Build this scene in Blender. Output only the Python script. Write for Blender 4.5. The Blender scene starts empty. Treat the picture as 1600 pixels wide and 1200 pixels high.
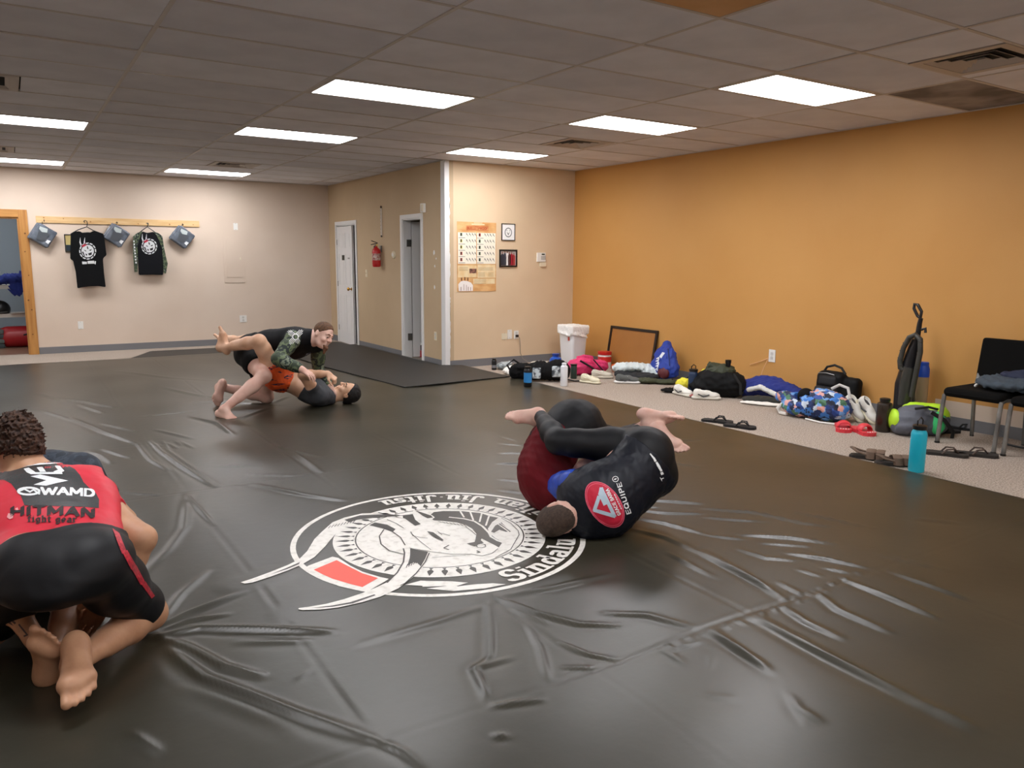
import bpy, bmesh, math, random
import numpy as np
from mathutils import Vector, Matrix

scene = bpy.context.scene
col = scene.collection
R = math.radians

# ---------------------------------------------------------------- camera
CAM_H = 1.43
FPX = 1217.0
YAW, PITCH, ROLL = R(32.7), R(9.05), R(0.4)
_f = Vector((math.sin(YAW) * math.cos(PITCH), math.cos(YAW) * math.cos(PITCH), -math.sin(PITCH)))
_r0 = Vector((math.cos(YAW), -math.sin(YAW), 0))
_u0 = _r0.cross(_f)
_r = _r0 * math.cos(ROLL) + _u0 * math.sin(ROLL)
_u = _u0 * math.cos(ROLL) - _r0 * math.sin(ROLL)
cam_data = bpy.data.cameras.new('camera')
cam_data.sensor_width = 36.0
cam_data.lens = FPX / 1600.0 * 36.0
cam_data.clip_start = 0.05
cam = bpy.data.objects.new('camera', cam_data)
M4 = Matrix((( _r.x, _u.x, -_f.x, 0), (_r.y, _u.y, -_f.y, 0), (_r.z, _u.z, -_f.z, CAM_H), (0, 0, 0, 1)))
cam.matrix_world = M4
col.objects.link(cam)
scene.camera = cam

# ---------------------------------------------------------------- world, exposure
world = bpy.data.worlds.new('world')
scene.world = world
world.use_nodes = True
world.node_tree.nodes['Background'].inputs[0].default_value = (0.55, 0.62, 0.7, 1)
world.node_tree.nodes['Background'].inputs[1].default_value = 0.4
scene.view_settings.view_transform = 'Standard'
scene.view_settings.look = 'None'
scene.view_settings.gamma = 1.0
scene.view_settings.use_curve_mapping = False
scene.view_settings.exposure = 0.0
LAMP = 20.0            # emission of the fluorescent troffers

# ---------------------------------------------------------------- measuring helpers
def ray(x, y):
    return _f + _r * ((x - 800.0) / FPX) + _u * ((600.0 - y) / FPX)
def fl(x, y, z=0.0):
    d = ray(x, y); s = (z - CAM_H) / d.z
    return Vector((d.x * s, d.y * s, z))
def aX(x, y, X):
    d = ray(x, y) * (X / ray(x, y).x)
    return Vector((d.x, d.y, d.z + CAM_H))
def aY(x, y, Y):
    d = ray(x, y) * (Y / ray(x, y).y)
    return Vector((d.x, d.y, d.z + CAM_H))
def aD(x, y, D):
    """point on the line of sight at distance D along the optical axis"""
    d = ray(x, y) * D
    return Vector((d.x, d.y, d.z + CAM_H))

# ---------------------------------------------------------------- materials
def lin(c):
    c = c / 255.0
    return c / 12.92 if c <= 0.04045 else ((c + 0.055) / 1.055) ** 2.4
def rgb(h):
    if isinstance(h, (tuple, list)):
        return (h[0], h[1], h[2], 1)
    h = h.lstrip('#')
    return (lin(int(h[0:2], 16)), lin(int(h[2:4], 16)), lin(int(h[4:6], 16)), 1)
_mats = {}
def mat(name, c, rough=0.6, metal=0.0, c2=None, scale=8.0, detail=3.0, lo=0.35, hi=0.65, bump=0.0, bscale=60.0,
        bdist=0.004, spec=0.5, emit=0.0, alpha=1.0, trans=0.0, coat=0.0, sheen=0.0, stretch=None, kind='noise', sss=0.0):
    if name in _mats:
        return _mats[name]
    m = bpy.data.materials.new(name); _mats[name] = m
    m.use_nodes = True
    nt = m.node_tree; N = nt.nodes; L = nt.links
    b = N['Principled BSDF']
    b.inputs['Base Color'].default_value = rgb(c)
    b.inputs['Roughness'].default_value = rough
    b.inputs['Metallic'].default_value = metal
    b.inputs['Specular IOR Level'].default_value = spec
    b.inputs['Alpha'].default_value = alpha
    b.inputs['Transmission Weight'].default_value = trans
    b.inputs['Coat Weight'].default_value = coat
    b.inputs['Sheen Weight'].default_value = sheen
    if sss:
        b.inputs['Subsurface Weight'].default_value = sss
        b.inputs['Subsurface Radius'].default_value = (0.012, 0.005, 0.003)
    if emit:
        b.inputs['Emission Color'].default_value = rgb(c)
        b.inputs['Emission Strength'].default_value = emit
    tc = N.new('ShaderNodeTexCoord'); src = tc.outputs['Object']
    if stretch:
        mp = N.new('ShaderNodeMapping'); mp.inputs['Scale'].default_value = stretch
        L.new(src, mp.inputs['Vector']); src = mp.outputs['Vector']
    if c2 is not None:
        if kind == 'voronoi':
            t = N.new('ShaderNodeTexVoronoi'); t.inputs['Scale'].default_value = scale
        else:
            t = N.new('ShaderNodeTexNoise'); t.inputs['Scale'].default_value = scale; t.inputs['Detail'].default_value = detail
        L.new(src, t.inputs['Vector'])
        rp = N.new('ShaderNodeValToRGB')
        L.new(t.outputs['Fac'] if kind == 'noise' else t.outputs['Distance'], rp.inputs['Fac'])
        if isinstance(c2, list):
            cs = [c] + c2
            el = rp.color_ramp.elements
            el[0].position = lo; el[0].color = rgb(cs[0]); el[1].position = hi; el[1].color = rgb(cs[-1])
            for k in range(1, len(cs) - 1):
                e = el.new(lo + (hi - lo) * k / (len(cs) - 1)); e.color = rgb(cs[k])
            rp.color_ramp.interpolation = 'CONSTANT'
        else:
            rp.color_ramp.elements[0].position = lo; rp.color_ramp.elements[0].color = rgb(c)
            rp.color_ramp.elements[1].position = hi; rp.color_ramp.elements[1].color = rgb(c2)
        L.new(rp.outputs['Color'], b.inputs['Base Color'])
        if emit:
            L.new(rp.outputs['Color'], b.inputs['Emission Color'])
    if bump:
        t2 = N.new('ShaderNodeTexNoise'); t2.inputs['Scale'].default_value = bscale; t2.inputs['Detail'].default_value = 3
        L.new(src, t2.inputs['Vector'])
        bp = N.new('ShaderNodeBump'); bp.inputs['Strength'].default_value = bump; bp.inputs['Distance'].default_value = bdist
        L.new(t2.outputs['Fac'], bp.inputs['Height']); L.new(bp.outputs['Normal'], b.inputs['Normal'])
    return m

# ---------------------------------------------------------------- objects
def tag(o, label=None, cat=None, group=None, kind=None):
    if label: o['label'] = label
    if cat: o['category'] = cat
    if group: o['group'] = group
    if kind: o['kind'] = kind
    return o
def empty(name, loc=(0, 0, 0), rz=0.0, label=None, cat=None, group=None):
    o = bpy.data.objects.new(name, None); col.objects.link(o)
    o.empty_display_size = 0.1
    o.location = loc; o.rotation_euler = (0, 0, rz)
    return tag(o, label, cat, group)
def link(name, me, m=None, parent=None, smooth=False, world=False):
    """link mesh me as object; world=True: mesh data is in world space, keep it there under its parent"""
    if m is not None and not me.materials:
        for mm in (m if isinstance(m, (list, tuple)) else [m]):
            me.materials.append(mm)
    if smooth:
        me.polygons.foreach_set('use_smooth', [True] * len(me.polygons))
    o = bpy.data.objects.new(name, me); col.objects.link(o)
    if parent is not None:
        o.parent = parent
        if world:
            o.matrix_parent_inverse = wm(parent).inverted()
    return o
def wm(o):
    m = Matrix.LocRotScale(o.location, o.rotation_euler, o.scale)
    if o.parent:
        return wm(o.parent) @ o.matrix_parent_inverse @ m
    return m
def copy_tree(o, parent=None):
    c = o.copy(); col.objects.link(c); c.parent = parent
    for ch in list(o.children):
        copy_tree(ch, c)
    return c

class MB:
    """collects simple shapes into one mesh"""
    def __init__(self):
        self.v = []; self.f = []
    def add(self, vs, fs):
        n = len(self.v)
        self.v += [tuple(p) for p in vs]
        self.f += [tuple(i + n for i in f) for f in fs]
        return self
    def box(self, c, s, rot=None, bevel=0.0):
        bm = bmesh.new()
        bmesh.ops.create_cube(bm, size=1.0)
        for v in bm.verts:
            v.co = Vector((v.co.x * s[0], v.co.y * s[1], v.co.z * s[2]))
        if bevel:
            bmesh.ops.bevel(bm, geom=list(bm.edges), offset=min(bevel, min(s) * 0.45), segments=2, affect='EDGES', profile=0.7)
        return self._bm(bm, c, rot)
    def _bm(self, bm, c=(0, 0, 0), rot=None):
        Mx = Matrix.Translation(c)
        if rot is not None:
            Mx = Mx @ (rot.to_4x4() if isinstance(rot, Matrix) else Matrix.Rotation(rot, 4, 'Z'))
        bm.verts.index_update()
        vs = [Mx @ v.co for v in bm.verts]; fs = [[v.index for v in f.verts] for f in bm.faces]
        bm.free()
        return self.add(vs, fs)
    def bb(self, a, b, bevel=0.0):
        a = Vector(a); b = Vector(b)
        return self.box((a + b) / 2, [abs(b[k] - a[k]) for k in range(3)], bevel=bevel)
    def tube(self, pts, rad, seg=10, cap=True, flat=None):
        """tube along pts; rad number or list; flat=(unit vector, factor) squashes it"""
        pts = [Vector(p) for p in pts]; n = len(pts)
        rr = rad if isinstance(rad, (list, tuple)) else [rad] * n
        rings = []; up = None
        for i, p in enumerate(pts):
            t = (pts[min(i + 1, n - 1)] - pts[max(i - 1, 0)])
            t = t.normalized() if t.length > 1e-9 else Vector((0, 0, 1))
            if up is None:
                up = Vector((0, 0, 1)) if abs(t.z) < 0.9 else Vector((1, 0, 0))
            sd = t.cross(up).normalized(); up = sd.cross(t).normalized()
            ring = []
            for k in range(seg):
                a = 2 * math.pi * k / seg
                o = (sd * math.cos(a) + up * math.sin(a)) * rr[i]
                if flat:
                    w = Vector(flat[0]); o = o - w * (o.dot(w) * (1 - flat[1]))
                ring.append(p + o)
            rings.append(ring)
        vs = [q for r_ in rings for q in r_]; fs = []
        for i in range(n - 1):
            for k in range(seg):
                a = i * seg + k; b = i * seg + (k + 1) % seg
                fs.append((a, b, b + seg, a + seg))
        if cap:
            fs.append(tuple(range(seg - 1, -1, -1))); fs.append(tuple((n - 1) * seg + k for k in range(seg)))
        return self.add(vs, fs)
    def lathe(self, prof, c=(0, 0, 0), seg=24, rot=None, cap=True, sq=(1, 1)):
        vs = []; fs = []
        for (r_, z) in prof:
            for k in range(seg):
                a = 2 * math.pi * k / seg
                vs.append(Vector((r_ * math.cos(a) * sq[0], r_ * math.sin(a) * sq[1], z)))
        n = len(prof)
        for i in range(n - 1):
            for k in range(seg):
                a = i * seg + k; b = i * seg + (k + 1) % seg
                fs.append((a, b, b + seg, a + seg))
        if cap:
            fs.append(tuple(range(seg - 1, -1, -1))); fs.append(tuple((n - 1) * seg + k for k in range(seg)))
        Mx = Matrix.Translation(c)
        if rot is not None:
            Mx = Mx @ rot.to_4x4()
        return self.add([Mx @ v for v in vs], fs)
    def prism(self, poly, o, ex, ey, ez, t0, t1):
        """2-D polygon (u,v) placed by axes, from depth t0 to t1 along ez"""
        o = Vector(o); ex = Vector(ex); ey = Vector(ey); ez = Vector(ez)
        n = len(poly)
        vs = [o + ex * p[0] + ey * p[1] + ez * t0 for p in poly] + [o + ex * p[0] + ey * p[1] + ez * t1 for p in poly]
        fs = [tuple(range(n - 1, -1, -1)), tuple(range(n, 2 * n))]
        for k in range(n):
            a, b = k, (k + 1) % n
            fs.append((a, b, b + n, a + n))
        return self.add(vs, fs)
    def mesh(self, name):
        me = bpy.data.meshes.new(name); me.from_pydata(self.v, [], self.f); me.update()
        return me
    def build(self, name, m, parent=None, smooth=False, world=False, fix=True):
        me = self.mesh(name)
        if fix:
            bm = bmesh.new(); bm.from_mesh(me); bmesh.ops.recalc_face_normals(bm, faces=bm.faces); bm.to_mesh(me); bm.free()
        o = link(name, me, m, parent, False, world)
        if smooth:
            me.polygons.foreach_set('use_smooth', [True] * len(me.polygons))
            try:
                me.set_sharp_from_angle(angle=R(40))
            except Exception:
                pass
        return o

# ---------------------------------------------------------------- implicit surfaces (numpy): smooth unions of round cones, ellipsoids, boxes
class Vol:
    def __init__(self, h):
        self.h = h; self.pr = []
    def _bb(self, lo, hi): return (np.array(lo, float), np.array(hi, float))
    def cone(self, a, b, ra, rb, k=0.02, flat=None, clip=None, sub=False):
        a = np.array(a, float); b = np.array(b, float)
        m = max(ra, rb) * (1.0 if not flat else max(1.0, 1.0 / flat[1]))
        lo = np.minimum(a, b) - m; hi = np.maximum(a, b) + m
        def fn(P):
            p = P - a.astype(np.float32); ba = (b - a).astype(np.float32)
            t = np.clip((p @ ba) / max(1e-9, float(ba @ ba)), 0, 1)
            q = p - t[..., None] * ba
            rad = ra + (rb - ra) * t
            if flat:
                w = np.array(flat[0], np.float32); w = w / np.linalg.norm(w); s = flat[1]
                d = q @ w
                q = q + (s - 1) * d[..., None] * w
                dd = np.linalg.norm(q, axis=-1) - rad
                return dd / max(1.0, s) if s > 1 else dd
            return np.linalg.norm(q, axis=-1) - rad
        self.pr.append((fn, lo, hi, k, clip, sub)); return self
    def chain(self, pts, rads, k=0.02, **kw):
        for i in range(len(pts) - 1):
            self.cone(pts[i], pts[i + 1], rads[i], rads[i + 1], k, **kw)
        return self
    def ell(self, c, r, axes=None, k=0.02, clip=None, sub=False):
        c = np.array(c, float); r = np.array(r, float) * np.ones(3)
        A = np.eye(3) if axes is None else np.array([list(v) for v in axes], float)
        A = A / np.linalg.norm(A, axis=1)[:, None]
        m = np.sqrt(((A * r[:, None]) ** 2).sum(0))
        def fn(P):
            q = (P - c.astype(np.float32)) @ A.T.astype(np.float32)
            k0 = np.linalg.norm(q / r, axis=-1); k1 = np.linalg.norm(q / (r * r), axis=-1) + 1e-6
            return (k0 * (k0 - 1) / k1).astype(np.float32)
        self.pr.append((fn, c - m, c + m, k, clip, sub)); return self
    def box(self, c, s, axes=None, rnd=0.02, k=0.02, clip=None, sub=False):
        c = np.array(c, float); s = np.array(s, float) / 2
        A = np.eye(3) if axes is None else np.array([list(v) for v in axes], float)
        A = A / np.linalg.norm(A, axis=1)[:, None]
        m = np.sqrt(((A * s[:, None]) ** 2).sum(0)) + rnd
        def fn(P):
            q = np.abs((P - c.astype(np.float32)) @ A.T.astype(np.float32)) - (s - rnd)
            return np.linalg.norm(np.maximum(q, 0), axis=-1) + np.minimum(q.max(-1), 0) - rnd
        self.pr.append((fn, c - m, c + m, k, clip, sub)); return self
    def copy_into(self, other, grow=0.0, clip=None, sel=None, k=None):
        for i, (fn, lo, hi, kk, cl, sub) in enumerate(self.pr):
            if sel is None or sel(i):
                other.pr.append(((lambda P, fn=fn: fn(P) - grow), lo - grow, hi + grow, kk if k is None else k, (cl or []) + (clip or []), sub))
        return other
    def mesh(self, name, noise=None, clip=None, floor=None):
        h = self.h
        lo = np.min([p[1] for p in self.pr if not p[5]], axis=0) - 4 * h
        hi = np.max([p[2] for p in self.pr if not p[5]], axis=0) + 4 * h
        n = np.ceil((hi - lo) / h).astype(int) + 1
        F = np.full(n, 0.2, np.float32)
        ax = [(lo[k] + h * np.arange(n[k])).astype(np.float32) for k in range(3)]
        for fn, a, b, k, cl, sub in self.pr:
            pad = k + 3 * h
            i0 = np.maximum(np.floor((a - pad - lo) / h).astype(int), 0); i1 = np.minimum(np.ceil((b + pad - lo) / h).astype(int) + 1, n)
            if (i1 <= i0).any(): continue
            sl = tuple(slice(i0[j], i1[j]) for j in range(3))
            P = np.stack(np.meshgrid(ax[0][sl[0]], ax[1][sl[1]], ax[2][sl[2]], indexing='ij'), -1)
            d = fn(P).astype(np.float32)
            for (cp, cn) in (cl or []):
                cn = np.array(cn, np.float32); cn = cn / np.linalg.norm(cn)
                d = np.maximum(d, (P - np.array(cp, np.float32)) @ cn)
            f = F[sl]
            if sub:
                hh = np.clip(0.5 - 0.5 * (f + d) / max(k, 1e-5), 0, 1)
                F[sl] = f * (1 - hh) + (-d) * hh + k * hh * (1 - hh)
            else:
                hh = np.clip(0.5 + 0.5 * (d - f) / max(k, 1e-5), 0, 1)
                F[sl] = d * (1 - hh) + f * hh - k * hh * (1 - hh)
        if noise is not None or clip or floor is not None:
            P = np.stack(np.meshgrid(*ax, indexing='ij'), -1)
            if noise is not None:
                F = F + noise(P).astype(np.float32)
            for (cp, cn) in (clip or []):
                cn = np.array(cn, np.float32); cn = cn / np.linalg.norm(cn)
                F = np.maximum(F, (P - np.array(cp, np.float32)) @ cn)
            if floor is not None:
                F = np.maximum(F, floor - P[..., 2])
        return nets(F, lo, h, name)

def nets(F, lo, h, name):
    S = F < 0
    c = [F[i:F.shape[0] - 1 + i, j:F.shape[1] - 1 + j, k:F.shape[2] - 1 + k] for i in (0, 1) for j in (0, 1) for k in (0, 1)]
    s = [x < 0 for x in c]
    cnt = sum(x.astype(np.int8) for x in s)
    act = (cnt > 0) & (cnt < 8)
    I = np.argwhere(act)
    cv = np.stack([x[act] for x in c], -1)
    off = np.array([(i, j, k) for i in (0, 1) for j in (0, 1) for k in (0, 1)], np.float32)
    acc = np.zeros((len(I), 3), np.float32); num = np.zeros(len(I), np.float32)
    for a in range(8):
        for b in range(a + 1, 8):
            if np.abs(off[a] - off[b]).sum() == 1:
                va, vb = cv[:, a], cv[:, b]
                x = (va < 0) != (vb < 0)
                t = np.where(x, va / np.where(x, va - vb, 1), 0)
                acc += np.where(x[:, None], off[a] + t[:, None] * (off[b] - off[a]), 0); num += x
    V = (I + acc / num[:, None]) * h + lo
    idx = np.full(act.shape, -1, np.int32); idx[act] = np.arange(len(I))
    faces = []
    for d in range(3):
        e1, e2 = [(1, 2), (2, 0), (0, 1)][d]
        sh = list(F.shape); sl0 = [slice(None)] * 3; sl1 = [slice(None)] * 3
        sl0[d] = slice(0, sh[d] - 1); sl1[d] = slice(1, sh[d])
        A = S[tuple(sl0)]; B = S[tuple(sl1)]
        ch = A != B
        ch[tuple([slice(0, 1) if q == e1 else slice(None) for q in range(3)])] = False
        ch[tuple([slice(0, 1) if q == e2 else slice(None) for q in range(3)])] = False
        ch[tuple([slice(-1, None) if q == e1 else slice(None) for q in range(3)])] = False
        ch[tuple([slice(-1, None) if q == e2 else slice(None) for q in range(3)])] = False
        J = np.argwhere(ch)
        if not len(J): continue
        def at(o1, o2):
            K = J.copy(); K[:, e1] -= o1; K[:, e2] -= o2
            return idx[K[:, 0], K[:, 1], K[:, 2]]
        q = np.stack([at(0, 0), at(1, 0), at(1, 1), at(0, 1)], -1)
        inside = A[J[:, 0], J[:, 1], J[:, 2]]
        q[~inside] = q[~inside][:, ::-1]
        faces.append(q)
    Q = np.concatenate(faces); Q = Q[(Q >= 0).all(1)]
    me = bpy.data.meshes.new(name)
    me.vertices.add(len(V)); me.vertices.foreach_set('co', V.astype(np.float32).ravel())
    me.loops.add(len(Q) * 4); me.loops.foreach_set('vertex_index', Q.astype(np.int32).ravel())
    me.polygons.add(len(Q)); me.polygons.foreach_set('loop_start', np.arange(0, len(Q) * 4, 4, dtype=np.int32))
    me.polygons.foreach_set('loop_total', np.full(len(Q), 4, np.int32))
    me.update(); me.validate()
    me.polygons.foreach_set('use_smooth', np.ones(len(Q), bool))
    return me
def folds(amp, scale, seed=0, octv=2):
    """cloth-like creases for Vol.mesh(noise=...)"""
    rs = np.random.RandomState(seed)
    W = [(rs.randn(3) * scale * (1.9 ** o), rs.rand() * 6.28, rs.randn(3) * scale * 0.6, 0.55 ** o) for o in range(octv) for _ in range(4)]
    def fn(P):
        a = np.zeros(P.shape[:3], np.float32)
        for w, ph, w2, g in W:
            a += g * np.abs(np.sin(P @ w.astype(np.float32) + ph + 1.3 * np.sin(P @ w2.astype(np.float32)))).astype(np.float32)
        return amp * (a / len(W) * 2.4 - 0.75)
    return fn
# ================================================================ the room
CEIL = 2.68
XD, XO, YP, YB = 4.80, 6.88, 9.10, 13.45
XL, YN = -3.05, -2.6
GX, GY, TX, TY = 2.01, 5.49, 1.2192, 0.6096

m_beige = mat('painted_beige_wall', '#ddcbb9', 0.75, c2='#d7c4b1', scale=1.2, bump=0.25, bscale=90, bdist=0.002)
m_tan = mat('painted_tan_wall', '#c8b190', 0.75, c2='#c1a988', scale=1.2, bump=0.25, bscale=90, bdist=0.002)
m_orange = mat('painted_orange_wall', '#cc9753', 0.62, c2='#c7914c', scale=1.0, bump=0.35, bscale=110, bdist=0.002)
m_white = mat('white_painted_wood', '#e6e6e4', 0.45)
m_base = mat('grey_vinyl_baseboard', '#77777a', 0.55)
m_carpet = mat('carpet', '#bfb1a3', 0.95, c2='#7b7067', scale=95, detail=3, lo=0.36, hi=0.70, bump=0.6, bscale=160, bdist=0.006, spec=.1)
m_dark = mat('dark_gap', '#0b0b0b', 0.9)
m_tile = mat('ceiling_tile', '#e4e4ea', 0.9, c2='#dadae0', scale=3, bump=0.35, bscale=300, bdist=0.003)
m_tile2 = mat('ceiling_tile_older', '#d9d9df', 0.9, c2='#cfcfd6', scale=3, bump=0.35, bscale=300, bdist=0.003)
m_tile_amber = mat('amber_ceiling_panel', '#d8a873', 0.7, c2='#cf9c62', scale=3)
m_tile_stain = mat('sooty_ceiling_tile', '#9c948f', 0.9, c2='#6a635f', scale=2.2, lo=0.4, hi=0.62, bump=0.3, bscale=300, bdist=0.003)
m_grid = mat('ceiling_grid_metal', '#c3bcb7', 0.5)
m_wood = mat('yellow_pine', '#c58f4b', 0.5, c2='#a76f33', scale=2.2, detail=5, stretch=(14, 14, 1.2), lo=0.3, hi=0.75)
m_woodl = mat('pale_pine', '#e6c591', 0.55, c2='#cf9f62', scale=2.0, detail=5, stretch=(1.5, 14, 12), lo=0.35, hi=0.8)
m_diff = mat('lit_diffuser', '#fbfbff', 0.5, emit=LAMP)
m_metal = mat('brushed_metal', '#8a8a88', 0.35, metal=0.9)
m_brass = mat('brass', '#b58a3a', 0.25, metal=0.95)
m_vent = mat('white_vent_metal', '#b9afa6', 0.5)
m_plastic = mat('white_plastic', '#eceae4', 0.4)
m_cream = mat('cream_plastic', '#e4d9bf', 0.45)
m_black = mat('black_plastic', '#0d0d0e', 0.4)

def struct(name, mb, m, parent=None, smooth=False):
    o = mb.build(name, m, parent, smooth)
    if parent is None: o['kind'] = 'structure'
    return o
T = 0.12
struct('floor', MB().bb((XL - T, YN - T, -0.1), (XO + T, YB + T, 0.0)), m_carpet)
D0, D1 = -1.15, 0.185       # doorway in the back wall
# back wall with the wood-trimmed opening
struct('wall_back', MB().bb((XL - T, YB, 0), (D0, YB + T, CEIL)).bb((D1, YB, 0), (XO + T, YB + T, CEIL)).bb((D0, YB, 1.985), (D1, YB + T, CEIL)), m_beige)
# wall with the two doors (faces left)
DA0, DA1 = 12.21, 13.06     # closed panel door opening
DB0, DB1 = 9.80, 10.40      # open door opening
DZ = 1.99
struct('wall_doors', MB().bb((XD, YP, 0), (XD + T, DB0, CEIL)).bb((XD, DB1, 0), (XD + T, DA0, CEIL)).bb((XD, DA1, 0), (XD + T, YB, CEIL))
       .bb((XD, DB0, DZ), (XD + T, DB1, CEIL)).bb((XD, DA0, DZ), (XD + T, DA1, CEIL)), m_tan)
struct('wall_poster', MB().bb((XD + T, YP, 0), (XO, YP + T, CEIL)), mat('painted_warm_beige_wall', '#dfc7a6', 0.75, c2='#d8bf9d', scale=1.2, bump=0.25, bscale=90, bdist=0.002))
wr = struct('wall_right', MB().bb((XO, YN - T, 0), (XO + T, YB + T, CEIL)), m_orange)
MB().bb((XO - 0.002, YN, 0.0), (XO + 0.01, 3.72, 0.235)).build('low_beige_strip', m_beige, wr)  # beige strip low on the orange wall
struct('wall_left', MB().bb((XL - T, YN - T, 0), (XL, YB + T, CEIL)), m_beige)
struct('wall_near', MB().bb((XL, YN - T, 0), (XO, YN, CEIL)), m_beige)
# inside the small room behind the two doors: partition
struct('wall_closet', MB().bb((XD + T, 10.95, 0), (XO, 11.05, CEIL)), mat('closet_paint', '#b9b2a4', 0.8))
# baseboards
bh = 0.10; bt = 0.008
struct('baseboard_back', MB().bb((0.30, YB - bt, 0), (XD, YB, bh)), m_base)
struct('baseboard_doors', MB().bb((XD - bt, YP + 0.03, 0), (XD, DB0 - 0.075, bh)).bb((XD - bt, DB1 + 0.075, 0), (XD, DA0 - 0.075, bh)).bb((XD - bt, DA1 + 0.075, 0), (XD, YB, bh)), m_base)
struct('baseboard_poster', MB().bb((XD + 0.03, YP - bt, 0), (XO, YP, bh)), m_base)
struct('baseboard_right', MB().bb((XO - bt - 0.002, YN, 0), (XO - 0.002, YP, bh)), m_base)
# white unfinished corner strip
mc = MB()
mc.bb((XD - 0.012, YP - 0.012, 0), (XD + 0.055, YP, CEIL)).bb((XD - 0.012, YP, 0), (XD, YP + 0.10, CEIL))
tr = struct('trim_1', mc, m_white)
rnd = random.Random(3)
for k in range(14):     # ragged drywall mud beside the strip
    z = rnd.uniform(0.2, CEIL - 0.15); hh = rnd.uniform(0.05, 0.16); w = rnd.uniform(0.006, 0.018)
    MB().prism([(0, -hh), (w, -hh * .5), (w * .7, 0), (w * 1.1, hh * .5), (0, hh)], (XD + 0.055, YP - 0.001, z), (1, 0, 0), (0, 0, 1), (0, -1, 0), 0, 0.002).build('mud_patch', m_white, tr)
for (y, z, s) in ((9.42, 1.52, .03), (9.40, 1.34, .02), (9.41, 1.06, .025), (9.36, 1.44, .015)):
    MB().prism([(s * math.cos(a) * rnd.uniform(.5, 1), s * 1.3 * math.sin(a) * rnd.uniform(.5, 1)) for a in [i * .7 for i in range(9)]], (XD - .001, y, z), (0, 1, 0), (0, 0, 1), (-1, 0, 0), 0, .001).build('mud_patch', m_white, tr)

# ---------------------------------------------------------------- ceiling: slab, tee bars, tiles
ceil = struct('ceiling', MB().bb((XL - T, YN - T, CEIL + 0.03), (XO + T, YB + T, CEIL + 0.13)), m_dark)
I0, I1, J0, J1 = -4, 4, -13, 13
LIGHTS = [(0, 0), (0, 4), (0, 11), (2, -3), (2, 0), (2, 4), (-2, 5), (-2, 11), (-2, -4), (0, -7), (2, -9), (-2, -9), (-4, 1), (-4, 7), (0, -12)]  # entries after the left-edge pair are unseen, added to light the near room
VENTS = [(2, -5), (2, 2), (0, 9), (-2, 2), (-2, 9)]
LIT = set(LIGHTS)
VN = set(VENTS)
mesh_cache = {}
def tile_mesh(w, d, key, m):
    k = (round(w, 3), round(d, 3), key)
    if k not in mesh_cache:
        bm = bmesh.new(); bmesh.ops.create_cube(bm, size=1.0)
        for v in bm.verts: v.co = Vector((v.co.x * (w - 0.022), v.co.y * (d - 0.022), v.co.z * 0.016))
        me = bpy.data.meshes.new('ceiling_tile'); bm.to_mesh(me); bm.free(); me.materials.append(m); mesh_cache[k] = me
    return mesh_cache[k]
rnd = random.Random(5)
def solid_above(x, y):   # over the closet: the tile ceiling stops at the walls
    return x > XD + 0.02 and y > YP + 0.02
for i in range(I0, I1):
    for j in range(J0, J1):
        if (i, j) in LIT: continue
        x0, x1 = GX + i * TX, GX + (i + 1) * TX; y0, y1 = GY + j * TY, GY + (j + 1) * TY
        if i == 2 and j >= 6: x1 = XD
        x0 = max(x0, XL); y0 = max(y0, YN); y1 = min(y1, YB); x1 = min(x1, XO)
        if j == 5 and i >= 2: y1 = min(y1, YP)
        if x1 - x0 < 0.05 or y1 - y0 < 0.05 or solid_above((x0 + x1) / 2, (y0 + y1) / 2): continue
        if (i, j) in VN:      # tile cut short beside a vent
            x1 = x0 + 0.0
            continue
        key, m = ('a', m_tile) if rnd.random() < 0.6 else ('b', m_tile2)
        if (i, j) in ((0, -5),): key, m = 'amber', m_tile_amber
        if (i, j) in ((3, -5), (3, -4)): key, m = ('stain', m_tile_stain) if j == -4 else ('a', m_tile)
        me = tile_mesh(x1 - x0, y1 - y0, key, m)
        o = bpy.data.objects.new('ceiling_tile', me); col.objects.link(o); o.parent = ceil
        o.location = ((x0 + x1) / 2, (y0 + y1) / 2, CEIL + 0.012 + rnd.uniform(-0.002, 0.003))
        o.rotation_euler = (rnd.uniform(-.003, .003), rnd.uniform(-.002, .002), 0)
for i in range(I0, I1 + 1):
    x = min(max(GX + i * TX, XL), XO - 0.012)
    ya, yb = YN, YB
    if x > XD: yb = YP
    MB().bb((x - 0.012, ya, CEIL), (x + 0.012, yb, CEIL + 0.012)).build('grid_bar', m_grid, ceil)
for j in range(J0, J1 + 1):
    y = GY + j * TY
    if y < YN or y > YB: continue
    xb = XO if y < YP else XD
    MB().bb((XL, y - 0.012, CEIL + 0.0005), (xb, y + 0.012, CEIL + 0.0125)).build('grid_bar', m_grid, ceil)
for (a, b) in (((XL, YB - .022, CEIL - .001), (XD, YB, CEIL + .011)), ((XD - .022, YP, CEIL - .001), (XD, YB, CEIL + .011)), ((XD, YP - .022, CEIL - .001), (XO, YP, CEIL + .011)), ((XO - .022, YN, CEIL - .001), (XO, YP, CEIL + .011))):
    MB().bb(a, b).build('wall_angle', m_grid, ceil)

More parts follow.
